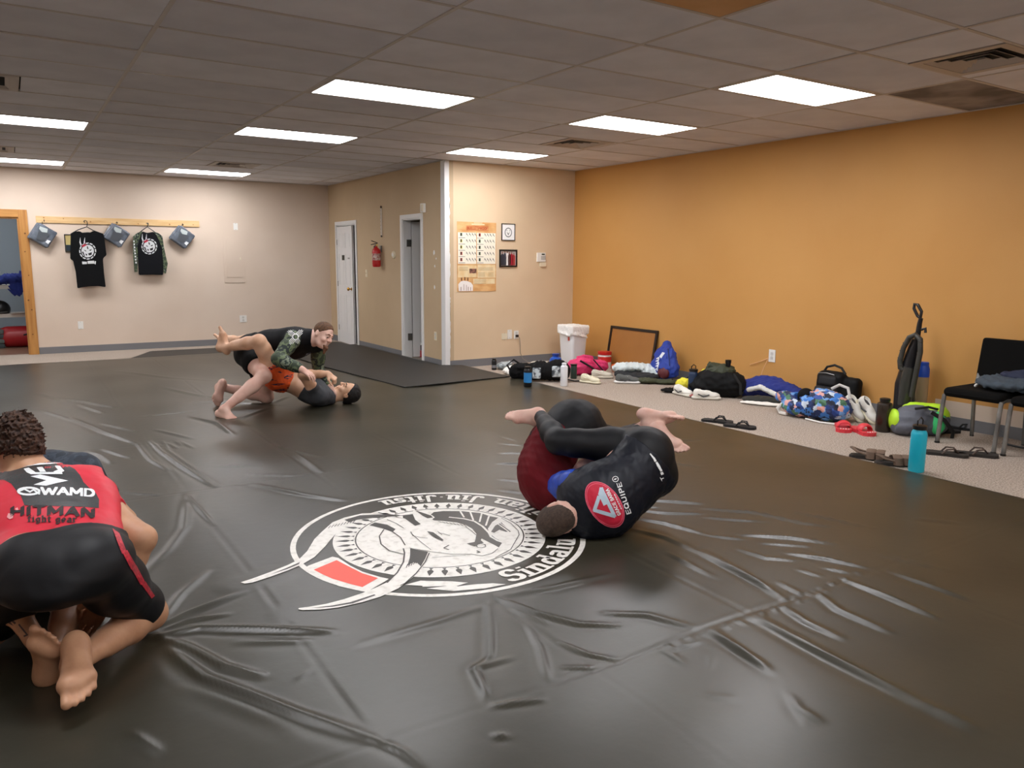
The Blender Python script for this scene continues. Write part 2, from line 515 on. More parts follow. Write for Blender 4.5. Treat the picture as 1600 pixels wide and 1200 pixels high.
# troffers
WHERE = {(0, 0): 'large bright rectangular ceiling light nearest above the white floor logo',
 (0, 4): 'rectangular ceiling light in the middle of the row leading to the hanging shirts',
 (0, 11): 'thin looking farthest ceiling light beside a vent, near the back wall',
 (2, -3): 'biggest ceiling light, at upper right nearest the orange wall',
 (2, 0): 'ceiling light between the biggest one and the one above the poster',
 (2, 4): 'ceiling light just in front of the poster wall corner',
 (-2, 5): 'ceiling light cut off by the left picture edge, the nearer one',
 (-2, 11): 'ceiling light cut off by the left picture edge, the farther one',
 (-2, -4): 'unseen ceiling light added outside the picture, above and left of the viewer', (0, -7): 'unseen ceiling light added outside the picture, straight above the viewer', (2, -9): 'unseen ceiling light added outside the picture, right of the viewer by the orange wall',
 (-2, -9): 'unseen ceiling light added outside the picture, behind the viewer to the left', (-4, 1): 'unseen ceiling light added outside the picture by the left wall, nearer the viewer', (-4, 7): 'unseen ceiling light added outside the picture by the left wall, nearer the doorway', (0, -12): 'unseen ceiling light added outside the picture, far behind the viewer'}
def troffer(i, j):
    x0, y0 = GX + i * TX, GY + j * TY
    L_, W_ = TX, TY
    e = empty('ceiling_light', (x0 + TX / 2, y0 + TY / 2, CEIL), 0, WHERE.get((i, j), 'unseen ceiling light panel added outside the picture, %s' % ('above the viewer' if j > -6 else 'behind the viewer')), 'ceiling light', 'fluorescent ceiling troffers')
    f = MB()
    for s in (-1, 1):
        f.box((s * (L_ / 2 - 0.028), 0, 0.006), (0.036, W_ - 0.02, 0.016)); f.box((0, s * (W_ / 2 - 0.026), 0.006), (L_ - 0.08, 0.032, 0.016))
    f.build('frame', m_grid, e)
    MB().box((0, 0, 0.006), (L_ - 0.092, W_ - 0.084, 0.008)).build('diffuser', m_diff, e)
for ij in LIGHTS: troffer(*ij)

# vents
VW = {(2, -5): 'square louvred ceiling vent at upper right above the orange wall', (2, 2): 'louvred ceiling vent in front of the poster wall',
      (0, 9): 'louvred ceiling vent beside the farthest light', (-2, 2): 'ceiling vent at the left picture edge, the nearer one',
      (-2, 9): 'small ceiling vent at the left picture edge, between two lights'}
def vent(i, j):
    x0, y0 = GX + i * TX, GY + j * TY
    s = TY - 0.02
    cx = x0 + {(2, -5): .78, (2, 2): .86, (-2, 2): .31, (-2, 9): .31}.get((i, j), .70) ; cy = y0 + TY / 2
    e = empty('ceiling_vent', (cx, cy, CEIL), 0, VW[(i, j)], 'vent', 'louvred ceiling vents')
    MB().box((0, 0, 0.02), (s, s, 0.008)).build('backing', m_dark, e)
    f = MB()
    for k in (-1, 1):
        f.box((k * (s / 2 - 0.03), 0, 0.004), (0.06, s, 0.014)); f.box((0, k * (s / 2 - 0.03), 0.004), (s - 0.12, 0.06, 0.014))
    f.build('frame', m_vent, e)
    for q, r_ in enumerate((0.235, 0.175, 0.115, 0.055)):
        g = MB()
        w = 0.03
        for (dx, dy) in ((1, 0), (-1, 0), (0, 1), (0, -1)):
            nx, ny = dy, dx
            a = Vector((dx * r_, dy * r_, 0.0)); b = Vector((dx * (r_ - w), dy * (r_ - w), 0.018)); n = Vector((ny if dx == 0 else 0, nx if dy == 0 else 0, 0))
            n = Vector((abs(dy), abs(dx), 0))
            g.add([a - n * r_, a + n * r_, b + n * (r_ - w), b - n * (r_ - w), a - n * r_ + Vector((0, 0, .003)), a + n * r_ + Vector((0, 0, .003)), b + n * (r_ - w) + Vector((0, 0, .003)), b - n * (r_ - w) + Vector((0, 0, .003))],
                  [(0, 1, 2, 3), (7, 6, 5, 4), (0, 4, 5, 1), (1, 5, 6, 2), (2, 6, 7, 3), (3, 7, 4, 0)])
        g.build('louvre', m_vent, e)
    for k in (-1, 1):      # the cut tiles that fill the rest of the bay
        x_a, x_b = (x0, cx - s / 2) if k < 0 else (cx + s / 2, x0 + TX)
        if x_b - x_a > 0.04:
            o = bpy.data.objects.new('ceiling_tile', tile_mesh(x_b - x_a, TY, 'a', m_tile)); col.objects.link(o); o.parent = ceil
            o.location = ((x_a + x_b) / 2, cy, CEIL + 0.012)
for ij in VENTS: vent(*ij)

# ---------------------------------------------------------------- doors
def casing(y0, y1, nm):
    c = MB(); w = 0.06
    c.bb((XD - 0.016, y0 - w, 0), (XD, y0, DZ + w), 0.004).bb((XD - 0.016, y1, 0), (XD, y1 + w, DZ + w), 0.004).bb((XD - 0.016, y0, DZ), (XD, y1, DZ + w), 0.004)
    c.bb((XD, y0, 0), (XD + T, y0 + 0.015, DZ)).bb((XD, y1 - 0.015, 0), (XD + T, y1, DZ)).bb((XD, y0, DZ - 0.015), (XD + T, y1, DZ))
    return struct(nm, c, m_white)
def panel_door(parent, W, H, m):
    """six-panel leaf in local x (0..W) / z, thickness along y"""
    b = MB(); t = 0.035
    b.box((W / 2, 0, H / 2), (W, t - 0.012, H))
    cols = [(0.0, 0.11), (W / 2 - 0.045, W / 2 + 0.045), (W - 0.11, W)]
    rows = [(0, 0.2), (0.82, 0.98), (1.5, 1.6), (H - 0.11, H)]
    for c in cols: b.bb((c[0], -t / 2, 0), (c[1], t / 2, H), 0.004)
    for r_ in rows:
        for k in range(2): b.bb((cols[k][1] - 0.002, -t / 2, r_[0]), (cols[k + 1][0] + 0.002, t / 2, r_[1]), 0.004)
    o = b.build('door_leaf', m, parent)
    for k in range(2):
        for q in range(3):
            MB().bb((cols[k][1] + 0.02, -t / 2 + 0.002, rows[q][1] + 0.02), (cols[k + 1][0] - 0.02, t / 2 - 0.002, rows[q + 1][0] - 0.02), 0.006).build('door_panel', m, o)
    return o
casing(DA0, DA1, 'trim_2'); casing(DB0, DB1, 'trim_3')
d1 = empty('door_1', (XD + 0.005, DA1 - 0.02, 0.008), R(-90 - 3.5)); d1['kind'] = 'structure'
WD = DA1 - DA0 - 0.035
panel_door(d1, WD, 1.955, m_white)
k_ = MB().lathe([(0.006, 0), (0.026, 0.001), (0.026, 0.006), (0.011, 0.01), (0.011, 0.035), (0.026, 0.045), (0.03, 0.06), (0.02, 0.072), (0.001, 0.075)], (WD - 0.065, -0.017, 0.93), 16, Matrix.Rotation(R(90), 3, 'X')).build('door_knob', m_brass, d1, True)
for z in (0.25, 1.0, 1.7): MB().box((0.0, -0.016, z), (0.03, 0.012, 0.09), bevel=.003).build('hinge', m_metal, d1)
MB().box((WD * .42, -0.02, 1.44), (0.13, 0.006, 0.085), bevel=.002).build('door_sign', mat('dark_sign', '#2c2f22', 0.5), d1)
MB().box((WD * .78, -0.0185, 1.43), (0.10, 0.003, 0.022)).build('door_tag', mat('grey_tag', '#9b9b98', 0.5), d1)
MB().bb((XD + T, DA0, 0), (XD + T + 0.02, DA1, DZ)).build('door_gap_shade', m_dark, d1, world=True)  # near-black sheet standing in for the shade behind the ajar door
# second door: leaf swung into the closet
d2 = empty('door_2', (XD + T + 0.01, DB1 - 0.012, 0.008), R(-4)); d2['kind'] = 'structure'
panel_door(d2, 0.56, 1.955, m_white)
for z in (0.3, 1.65): MB().box((-0.045, -0.019, z), (0.07, 0.006, 0.10), bevel=.002).build('hinge', m_metal, d2)
# doorway trimmed with pine
w_ = 0.112
dt = struct('door_3', MB().bb((D1, YB - 0.022, 0), (D1 + w_, YB, 2.095), .004), m_wood)
MB().bb((D0 - w_, YB - 0.022, 1.985), (D1, YB, 2.095), .004).build('head_board', mat('pine_head', '#c58f4b', 0.5, c2='#a76f33', scale=2.2, detail=5, stretch=(1.2, 14, 14), lo=0.3, hi=0.75), dt)
MB().bb((D0 - w_, YB - 0.022, 0), (D0, YB, 1.985), .004).build('side_board', m_wood, dt)
MB().bb((D1 - 0.02, YB, 0), (D1, YB + T, 1.985)).bb((D0, YB, 1.965), (D1, YB + T, 1.985)).bb((D0, YB, 0), (D0 + 0.02, YB + T, 1.985)).build('jamb', m_wood, dt)
for (x, z, s) in ((0.25, 1.76, .012), (0.23, 1.5, .009), (0.25, 1.16, .008), (0.22, .8, .012), (0.25, .66, .01), (0.235, .3, .009)):
    MB().lathe([(s, 0), (s * .6, .001), (.0005, .0012)], (x, YB - .022, z), 10, Matrix.Rotation(R(90), 3, 'X')).build('knot', mat('wood_knot', '#6b3f1a', 0.6), dt)

# ---------------------------------------------------------------- room beyond the doorway
m_bluewall = mat('blue_grey_wall', '#a9b4bb', 0.8)
YR = 16.3
struct('wall_beyond', MB().bb((-3, YR, 0), (2.2, YR + .1, CEIL)).bb((2.1, YB + T, 0), (2.2, YR, CEIL)).bb((-3, YB + T, 0), (-2.9, YR, CEIL)), m_bluewall)
struct('ceiling_beyond', MB().bb((-3, YB + T, CEIL - .02), (2.2, YR, CEIL + .08)), m_tile)
struct('floor_beyond', MB().bb((-3, YB + T, -0.1), (2.2, YR, 0.0)), mat('laminate_floor', '#8d6e58', 0.35, c2='#6c5142', scale=3, stretch=(1, 9, 1)))
e = empty('ceiling_light', (-0.6, 14.9, CEIL - .02), 0, 'ceiling light of the room beyond the pine doorway', 'ceiling light', 'fluorescent ceiling troffers')
MB().box((0, 0, -.006), (1.18, .58, .012)).build('frame', m_grid, e)
MB().box((0, 0, -.016), (1.1, .5, .008)).build('diffuser', mat('lit_diffuser_beyond', '#f2f7ff', 0.5, emit=LAMP * 0.6), e)
# ================================================================ hand-drawn lettering: strokes swept by a flat nib
def _arc(cx, cy, rx, ry, a0, a1, n=8):
    return [(cx + rx * math.cos(R(a0 + (a1 - a0) * k / n)), cy + ry * math.sin(R(a0 + (a1 - a0) * k / n))) for k in range(n + 1)]
GLYPH = {
 'A': (.8, [[(.05, 0), (.4, 1)], [(.4, 1), (.75, 0)], [(.2, .35), (.6, .35)]]),
 'B': (.7, [[(.1, 0), (.1, 1)], [(.1, 1), (.4, 1)] + _arc(.4, .76, .2, .24, 90, -90) + [(.1, .52)], [(.1, .52), (.42, .52)] + _arc(.42, .26, .22, .26, 90, -90) + [(.1, 0)]]),
 'C': (.75, [_arc(.4, .5, .32, .5, 50, 310, 14)]),
 'D': (.75, [[(.1, 0), (.1, 1), (.35, 1)] + _arc(.35, .5, .32, .5, 90, -90, 10) + [(.1, 0)]]),
 'E': (.65, [[(.6, 1), (.1, 1), (.1, 0), (.6, 0)], [(.1, .5), (.52, .5)]]),
 'F': (.62, [[(.6, 1), (.1, 1), (.1, 0)], [(.1, .5), (.5, .5)]]),
 'G': (.8, [_arc(.4, .5, .32, .5, 50, 330, 14) + [(.7, .45), (.45, .45)]]),
 'H': (.8, [[(.1, 0), (.1, 1)], [(.7, 0), (.7, 1)], [(.1, .5), (.7, .5)]]),
 'I': (.28, [[(.14, 0), (.14, 1)]]),
 'J': (.6, [[(.42, 1), (.42, .25)] + _arc(.24, .22, .18, .22, 0, -170, 6)]),
 'L': (.6, [[(.1, 1), (.1, 0), (.58, 0)]]),
 'M': (.95, [[(.1, 0), (.12, 1), (.47, .25), (.83, 1), (.85, 0)]]),
 'N': (.8, [[(.1, 0), (.1, 1), (.7, 0), (.7, 1)]]),
 'O': (.8, [_arc(.4, .5, .33, .5, 0, 360, 18)]),
 'P': (.68, [[(.1, 0), (.1, 1), (.4, 1)] + _arc(.4, .74, .22, .26, 90, -90) + [(.1, .48)]]),
 'Q': (.82, [_arc(.4, .5, .33, .5, 0, 360, 18), [(.5, .22), (.74, -.05)]]),
 'R': (.72, [[(.1, 0), (.1, 1), (.4, 1)] + _arc(.4, .74, .22, .26, 90, -90) + [(.1, .48)], [(.36, .48), (.66, 0)]]),
 'S': (.68, [_arc(.35, .74, .25, .26, 20, 270, 10) + _arc(.35, .25, .26, .25, 90, -160, 10)]),
 'T': (.7, [[(.02, 1), (.68, 1)], [(.35, 1), (.35, 0)]]),
 'U': (.78, [[(.1, 1), (.1, .3)] + _arc(.39, .28, .29, .28, 180, 360, 8) + [(.68, 1)]]),
 'V': (.8, [[(.04, 1), (.4, 0), (.76, 1)]]),
 'W': (1.1, [[(.04, 1), (.3, 0), (.55, .85), (.8, 0), (1.06, 1)]]),
 'a': (.62, [[(.12, .58)] + _arc(.3, .5, .18, .18, 110, 0, 5) + [(.48, 0), (.58, 0)], _arc(.28, .18, .2, .18, 60, 360, 10)]),
 'd': (.66, [_arc(.29, .33, .21, .33, 40, 330, 12), [(.4, 1), (.5, 1), (.5, 0), (.6, 0)]]),
 'e': (.6, [[(.1, .36), (.5, .36)] + _arc(.3, .33, .2, .33, 10, 310, 12)]),
 'f': (.45, [_arc(.32, .82, .12, .18, 60, 180, 5) + [(.2, 0)], [(.05, .64), (.4, .64)], [(.1, 0), (.32, 0)]]),
 'g': (.62, [_arc(.29, .36, .2, .3, 0, 360, 12), [(.5, .66), (.5, -.1)] + _arc(.3, -.12, .2, .18, 0, -160, 6)]),
 'h': (.66, [[(.08, 1), (.16, 1), (.16, 0)], [(.06, 0), (.27, 0)], [(.16, .5)] + _arc(.33, .5, .17, .17, 140, 0, 5) + [(.5, 0)], [(.42, 0), (.6, 0)]]),
 'i': (.36, [[(.06, .66), (.18, .66), (.18, 0)], [(.06, 0), (.3, 0)], [(.17, .9), (.19, .9)]]),
 'l': (.36, [[(.06, 1), (.18, 1), (.18, 0)], [(.06, 0), (.3, 0)]]),
 'n': (.7, [[(.04, .66), (.15, .66), (.15, 0)], [(.05, 0), (.27, 0)], [(.15, .48)] + _arc(.34, .48, .18, .18, 140, 0, 5) + [(.52, 0)], [(.43, 0), (.64, 0)]]),
 'r': (.52, [[(.04, .66), (.15, .66), (.15, 0)], [(.05, 0), (.27, 0)], [(.15, .45)] + _arc(.34, .45, .17, .21, 150, 50, 5)]),
 's': (.52, [_arc(.26, .49, .17, .17, 30, 270, 8) + _arc(.26, .17, .18, .17, 90, -150, 8)]),
 't': (.46, [[(.2, .9), (.2, .15)] + _arc(.32, .13, .12, .13, 180, 300, 4), [(.05, .66), (.4, .66)]]),
 'u': (.7, [[(.04, .66), (.15, .66), (.15, .18)] + _arc(.32, .18, .17, .18, 180, 320, 5) + [(.52, .3)], [(.42, .66), (.52, .66), (.52, 0), (.64, 0)]]),
 'z': (.58, [[(.1, .66), (.5, .66), (.1, 0), (.52, 0)]]),
 ' ': (.35, []), '.': (.3, [[(.14, .3), (.16, .3)]]), '-': (.4, [[(.05, .45), (.35, .45)]]),
}
def hull(pts):
    pts = sorted(set((round(p[0], 5), round(p[1], 5)) for p in pts))
    def half(ps):
        h = []
        for p in ps:
            while len(h) >= 2 and (h[-1][0] - h[-2][0]) * (p[1] - h[-2][1]) - (h[-1][1] - h[-2][1]) * (p[0] - h[-2][0]) <= 0: h.pop()
            h.append(p)
        return h
    a = half(pts); b = half(pts[::-1])
    return a[:-1] + b[:-1]
def text_polys(s, nib=(.12, .12), ang=0.0, track=.1, wide=1.0, italic=0.0):
    """list of convex polygons (cap height 1) and the total width"""
    c, sn = math.cos(R(ang)), math.sin(R(ang))
    rect = [(a * nib[0] * c - b * nib[1] * sn, a * nib[0] * sn + b * nib[1] * c) for a, b in ((-.5, -.5), (.5, -.5), (.5, .5), (-.5, .5))]
    out = []; x = 0.0
    for ch in s:
        w, st = GLYPH[ch]
        for pl in st:
            for k in range(max(1, len(pl) - 1)):
                p = pl[k]; q = pl[min(k + 1, len(pl) - 1)]
                P = []
                for (px_, py_) in (p, q):
                    for (dx, dy) in rect:
                        P.append((x + px_ * wide + dx + italic * py_, py_ + dy))
                out.append(hull(P))
        x += w * wide + track
    return out, x - track
def stroke2(pts, w):
    """2-D polyline -> list of quads with mitre-free joins; w number or list"""
    out = []; n = len(pts)
    ww = w if isinstance(w, (list, tuple)) else [w] * n
    for k in range(n - 1):
        a, b = pts[k], pts[k + 1]
        dx, dy = b[0] - a[0], b[1] - a[1]; L = math.hypot(dx, dy) or 1e-9
        nx, ny = -dy / L / 2, dx / L / 2; ex, ey = dx / L * ww[k] * .25, dy / L * ww[k] * .25
        out.append([(a[0] - nx * ww[k] - ex, a[1] - ny * ww[k] - ey), (b[0] - nx * ww[k + 1] + ex, b[1] - ny * ww[k + 1] + ey), (b[0] + nx * ww[k + 1] + ex, b[1] + ny * ww[k + 1] + ey), (a[0] + nx * ww[k] - ex, a[1] + ny * ww[k] - ey)])
    return out
def flat_print(name, polys, fn, m, parent=None, world=False, up=(0, 0, 1)):
    """polygons in 2-D, each vertex placed by fn(u, v) -> 3-D point"""
    mb = MB()
    for k, p in enumerate(polys):
        q = [Vector(fn(u, v)) for (u, v) in p]
        lift = Vector(up) * ((k * 5 % 13) * 4e-5)      # pieces of one print never share a plane exactly
        mb.add([x + lift for x in q], [tuple(range(len(p)))])
    return mb.build(name, m, parent, world=world, fix=False)
def refine(polys, step):
    """cut long polygon edges so a print can follow a curved surface (fan about the centroid, then grid)"""
    out = []
    for p in polys:
        n = len(p); cx = sum(q[0] for q in p) / n; cy = sum(q[1] for q in p) / n
        tris = [[(cx, cy), p[k], p[(k + 1) % n]] for k in range(n)]
        while tris:
            t = tris.pop()
            e = [math.dist(t[0], t[1]), math.dist(t[1], t[2]), math.dist(t[2], t[0])]
            k = max(range(3), key=lambda i: e[i])
            if e[k] <= step: out.append(t); continue
            a, b, c = t[k], t[(k + 1) % 3], t[(k + 2) % 3]; mm = ((a[0] + b[0]) / 2, (a[1] + b[1]) / 2)
            tris += [[a, mm, c], [mm, b, c]]
    return out
# ================================================================ mat cover with wrinkles, seams and its printed emblem
MATZ = 0.035
MX1, MY1 = 5.08, 12.1
LC = (1.758, 3.407)
def zD(x, y): return (x * .3375, 540 + y * .3375)
def zE(x, y): return (200 + x * .375, 860 + y * .375)
def zG(x, y): return (700 + x * .3125, 840 + y * .3125)
def zH(x, y): return (1100 + x * .3834, 740 + y * .3834)
def zK(x, y): return (780 + x * .2167, 600 + y * .2167)
WR = [
 (zD, [(330, 330), (480, 400), (640, 455)], .030, .013), (zD, [(720, 465), (830, 550), (1000, 655)], .030, .017), (zD, [(745, 460), (860, 545), (1010, 640)], .02, .010),
 (zD, [(280, 245), (400, 260), (530, 285)], .04, .012), (zD, [(370, 275), (480, 310)], .03, .010), (zD, [(480, 480), (610, 520)], .025, .010), (zD, [(410, 490), (470, 510), (520, 545)], .03, .011),
 (zD, [(640, 455), (700, 530), (780, 575)], .025, .011), (zD, [(890, 330), (1010, 360), (1080, 410)], .035, .014), (zD, [(1330, 475), (1410, 530), (1490, 590)], .03, .013),
 (zD, [(1150, 600), (1360, 605)], .02, .007), (zD, [(1180, 645), (1400, 690), (1600, 715)], .03, .010), (zD, [(570, 680), (750, 695)], .02, .008),
 (zD, [(870, 700), (855, 850), (780, 950), (660, 1060)], .035, .011), (zD, [(760, 195), (930, 230), (1100, 255)], .04, .010), (zD, [(720, 390), (900, 430)], .03, .008),
 (zD, [(860, 690), (930, 770), (990, 835)], .02, .010), (zD, [(150, 290), (300, 330), (340, 345)], .03, .008), (zD, [(1000, 560), (1200, 560)], .025, .006), (zD, [(650, 330), (900, 300)], .04, .006),
 (zD, [(830, 440), (900, 475)], .02, .007), (zD, [(470, 360), (640, 400)], .03, .006), (zD, [(540, 120), (800, 150), (1000, 160)], .06, .008), (zD, [(180, 220), (320, 260)], .05, .008),
 (zD, [(900, 260), (1180, 270), (1300, 275)], .04, .010), (zD, [(1090, 350), (1150, 325), (1240, 290)], .03, .010), (zD, [(1250, 270), (1330, 235)], .03, .010), (zD, [(1260, 455), (1500, 520)], .03, .006),
 (zE, [(120, 348), (300, 318), (500, 325), (850, 338)], .030, .020), (zE, [(120, 352), (250, 395), (400, 480), (560, 525)], .028, .017), (zE, [(150, 380), (320, 530), (500, 600), (700, 680), (1000, 785)], .035, .020),
 (zE, [(125, 310), (250, 255), (480, 170)], .025, .013), (zE, [(130, 330), (250, 285), (420, 262)], .02, .010), (zE, [(1000, 785), (1150, 850), (1220, 907)], .02, .009), (zE, [(125, 300), (220, 180), (330, 90)], .03, .010),
 (zE, [(1500, 220), (1510, 440), (1440, 500), (1490, 620)], .02, .008), (zE, [(930, 400), (1300, 290), (1500, 220)], .03, .005), (zE, [(840, 500), (1000, 720)], .02, .003), (zE, [(0, 760), (130, 850)], .03, .010),
 (zE, [(250, 560), (500, 660), (700, 740)], .04, .007), (zE, [(450, 380), (750, 380)], .03, .005), (zE, [(1420, 500), (1600, 440)], .02, .007), (zE, [(700, 540), (760, 500)], .02, .004),
 (zG, [(240, 290), (500, 250), (820, 180)], .025, .008), (zG, [(260, 300), (450, 370), (650, 420), (860, 430)], .022, .011), (zG, [(780, 370), (1000, 385), (1230, 450)], .025, .009), (zG, [(320, 350), (500, 420)], .018, .008),
 (zG, [(560, 510), (700, 570), (850, 600)], .018, .009), (zG, [(200, 320), (220, 450), (210, 600)], .02, .007), (zG, [(130, 640), (200, 790)], .02, .008), (zG, [(400, 430), (460, 540), (500, 700)], .022, .009),
 (zG, [(1300, 460), (1450, 560), (1600, 650)], .025, .009), (zG, [(220, 850), (480, 810)], .02, .008), (zG, [(1220, 60), (1400, 150), (1600, 250)], .022, .010), (zG, [(560, 640), (740, 640)], .015, .007),
 (zG, [(1070, 550), (1200, 640)], .018, .006), (zG, [(1100, 560), (1260, 520)], .018, .006), (zG, [(230, 1000), (300, 1005)], .02, .008), (zG, [(1310, 580), (1310, 660)], .012, .004), (zG, [(1100, 80), (1330, 200)], .02, .008),
 (zH, [(0, 140), (200, 160), (400, 205), (550, 220)], .022, .011), (zH, [(350, 155), (520, 185), (690, 220)], .02, .009), (zH, [(0, 175), (130, 190), (250, 200)], .02, .008), (zH, [(150, 250), (350, 265), (540, 290)], .022, .013),
 (zH, [(340, 325), (500, 350), (655, 385)], .022, .013), (zH, [(230, 285), (430, 300)], .018, .008), (zH, [(490, 385), (600, 408)], .018, .009), (zH, [(0, 250), (160, 270)], .018, .009), (zH, [(140, 310), (250, 345), (370, 355)], .02, .009),
 (zH, [(580, 435), (740, 500), (950, 590)], .022, .013), (zH, [(760, 405), (900, 455), (1090, 525)], .022, .010), (zH, [(310, 530), (420, 600), (570, 665)], .024, .011), (zH, [(460, 480), (550, 550), (760, 640)], .024, .011),
 (zH, [(0, 320), (150, 400), (330, 510)], .028, .013), (zH, [(300, 440), (400, 490)], .018, .008), (zH, [(40, 640), (150, 720), (270, 810)], .025, .010), (zH, [(200, 575), (500, 735), (900, 935)], .035, .018), (zH, [(900, 935), (1100, 1030)], .04, .010),
 (zH, [(380, 390), (480, 420)], .018, .007), (zH, [(700, 330), (1000, 400)], .03, .006), (zH, [(850, 180), (1050, 200)], .03, .006), (zH, [(400, 960), (470, 1010)], .02, .007), (zH, [(350, 900), (420, 1020)], .02, .005), (zH, [(0, 905), (130, 920)], .02, .004),
 (zK, [(1100, 830), (1250, 840), (1477, 860)], .025, .011), (zK, [(1020, 900), (1200, 920), (1477, 930)], .022, .010), (zK, [(980, 960), (1200, 1000), (1477, 1080)], .025, .012), (zK, [(1010, 870), (1150, 880)], .018, .008),
 (zK, [(0, 430), (170, 450)], .02, .008), (zK, [(0, 500), (180, 505)], .02, .009), (zK, [(0, 570), (170, 575)], .025, .012), (zK, [(0, 680), (170, 700)], .02, .008), (zK, [(0, 760), (200, 790)], .02, .009), (zK, [(20, 380), (120, 410)], .02, .006),
 (zK, [(950, 1050), (1200, 1110), (1400, 1200)], .03, .008), (zK, [(1250, 400), (1477, 410)], .03, .006), (zK, [(1230, 560), (1477, 600)], .03, .006), (zK, [(60, 250), (250, 260)], .03, .005),
]
for k in range(9):   # small pleats gathered along the cross seam
    x = 225 + k * 48; y = 565 - k * 20
    WR.append((zH, [(x, y - 4), (x + 22 + (k % 3) * 9, y + 14 + (k % 2) * 5)], .012, .007))
for k in range(9):
    x = 1330 + (k % 3) * 12 - k * 30; WR.append((zG, [(1560 - k * 60, 372 + k * 20), (1585 - k * 60 + (k % 3) * 14, 398 + k * 20)], .012, .006))
for k in range(7):
    WR.append((zD, [(690 + k * 20, 440 + (k % 3) * 10), (715 + k * 22, 462 + (k % 2) * 12)], .018, .006))

def axis(segs):
    out = []
    for a, b, st in segs:
        out += list(np.arange(a, b - st * .4, st))
    return np.array(out + [segs[-1][1]])
gxs = axis([(-2.7, -0.7, .12), (-0.7, 0.2, .022), (0.2, 1.7, .0118), (1.7, 3.3, .0155), (3.3, 4.785, .0238), (4.785, MX1, .024)])
gys = axis([(-0.9, 0.9, .12), (0.9, 1.7, .0155), (1.7, 3.9, .0120), (3.9, 4.9, .0155), (4.9, 8.2, .026), (8.2, MY1, .06)])
X, Y = np.meshgrid(gxs, gys, indexing='ij')
Hm = np.zeros_like(X)
def logo_mask(X, Y):
    d = np.hypot(X - LC[0], Y - LC[1])
    m = np.clip((d - .76) / .08, 0, 1)
    for (a, b, w) in (((.74, 3.33), (1.2, 3.4), .06), ((.86, 2.94), (1.4, 2.95), .06)):
        ax, ay = a; bx, by = b
        t = np.clip(((X - ax) * (bx - ax) + (Y - ay) * (by - ay)) / ((bx - ax) ** 2 + (by - ay) ** 2), 0, 1)
        m = np.minimum(m, np.clip((np.hypot(X - ax - t * (bx - ax), Y - ay - t * (by - ay)) - w) / .06, 0, 1))
    return m
for zf, pts, w, h in WR:
    P = [fl(*zf(*p), MATZ) for p in pts]
    P = [(p.x, p.y) for p in P]
    L = [math.dist(P[k], P[k + 1]) for k in range(len(P) - 1)]; tot = sum(L)
    xs = [p[0] for p in P]; ys = [p[1] for p in P]; pad = w * 3.2
    i0, i1 = np.searchsorted(gxs, [min(xs) - pad, max(xs) + pad]); j0, j1 = np.searchsorted(gys, [min(ys) - pad, max(ys) + pad])
    if i1 <= i0 or j1 <= j0: continue
    xx = X[i0:i1, j0:j1]; yy = Y[i0:i1, j0:j1]
    best = np.full(xx.shape, 9.0); tt = np.zeros(xx.shape); s0 = 0.0; sd = np.zeros(xx.shape)
    for k in range(len(L)):
        (ax, ay), (bx, by) = P[k], P[k + 1]; l2 = L[k] ** 2 + 1e-9
        t = np.clip(((xx - ax) * (bx - ax) + (yy - ay) * (by - ay)) / l2, 0, 1)
        dx = xx - ax - t * (bx - ax); dy = yy - ay - t * (by - ay)
        d = np.hypot(dx, dy); s = np.sign(dx * (by - ay) - dy * (bx - ax))
        c = d < best
        best = np.where(c, d, best); tt = np.where(c, (s0 + t * L[k]) / tot, tt); sd = np.where(c, s, sd)
        s0 += L[k]
    taper = np.clip(np.sin(np.pi * np.clip(tt * .94 + .03, 0, 1)), 0, 1) ** .6
    q = best / (w * .72)
    Hm[i0:i1, j0:j1] += h * .80 * taper * (np.exp(-q ** 2 * 1.6) - .28 * np.exp(-((best * sd - 1.3 * w) / (.8 * w)) ** 2))
# seams of the panels underneath
def groove(D, depth, w): return -depth * np.exp(-(D / w) ** 2) + depth * .6 * np.exp(-((np.abs(D) - 2.2 * w) / (1.1 * w)) ** 2)
for sx, dp in ((0.805, .0014), (1.60, .0019), (2.40, .0019), (3.2, .0007)): Hm += groove(X - sx - .007 * np.sin(Y * 3.1 + sx * 5), dp, .011) * (.55 + .45 * np.sin(Y * 2.2 + sx))
for sy, dp in ((1.955, .0020), (4.85, .0014), (6.32, .0012)): Hm += groove(Y - sy - .007 * np.sin(X * 2.7 + sy), dp, .011) * (.6 + .4 * np.sin(X * 2.4 + sy))
rs = np.random.RandomState(4)
for _ in range(26):
    a = rs.rand() * 6.28; f = 2 + 5 * rs.rand(); Hm += .0011 * np.sin(f * (X * math.cos(a) + Y * math.sin(a)) + rs.rand() * 6.28 + .8 * np.sin(2 * X + 1.3 * Y))
Hm = Hm * logo_mask(X, Y)
edge = np.clip(np.minimum((MX1 - X) / .05, (MY1 - Y) / .08), 0, 1)
Z = MATZ + Hm * np.clip((MX1 - X) / .25, 0, 1) - .02 * (1 - edge) ** 2
n, m_ = X.shape
V = np.stack([X, Y, Z], -1).reshape(-1, 3)
idx = np.arange(n * m_).reshape(n, m_)
Q = np.stack([idx[:-1, :-1], idx[1:, :-1], idx[1:, 1:], idx[:-1, 1:]], -1).reshape(-1, 4)
QC = V[Q].mean(1); Q = Q[~((QC[:, 0] > 4.785) & (QC[:, 1] > 9.05))]     # the cover stops at the door wall
rim = np.concatenate([idx[:, 0], idx[-1, 1:], idx[-2::-1, -1], idx[0, -2:0:-1]])
base = len(V) + np.arange(len(rim))
V = np.concatenate([V, np.c_[V[rim][:, :2], np.full(len(rim), .001)]])
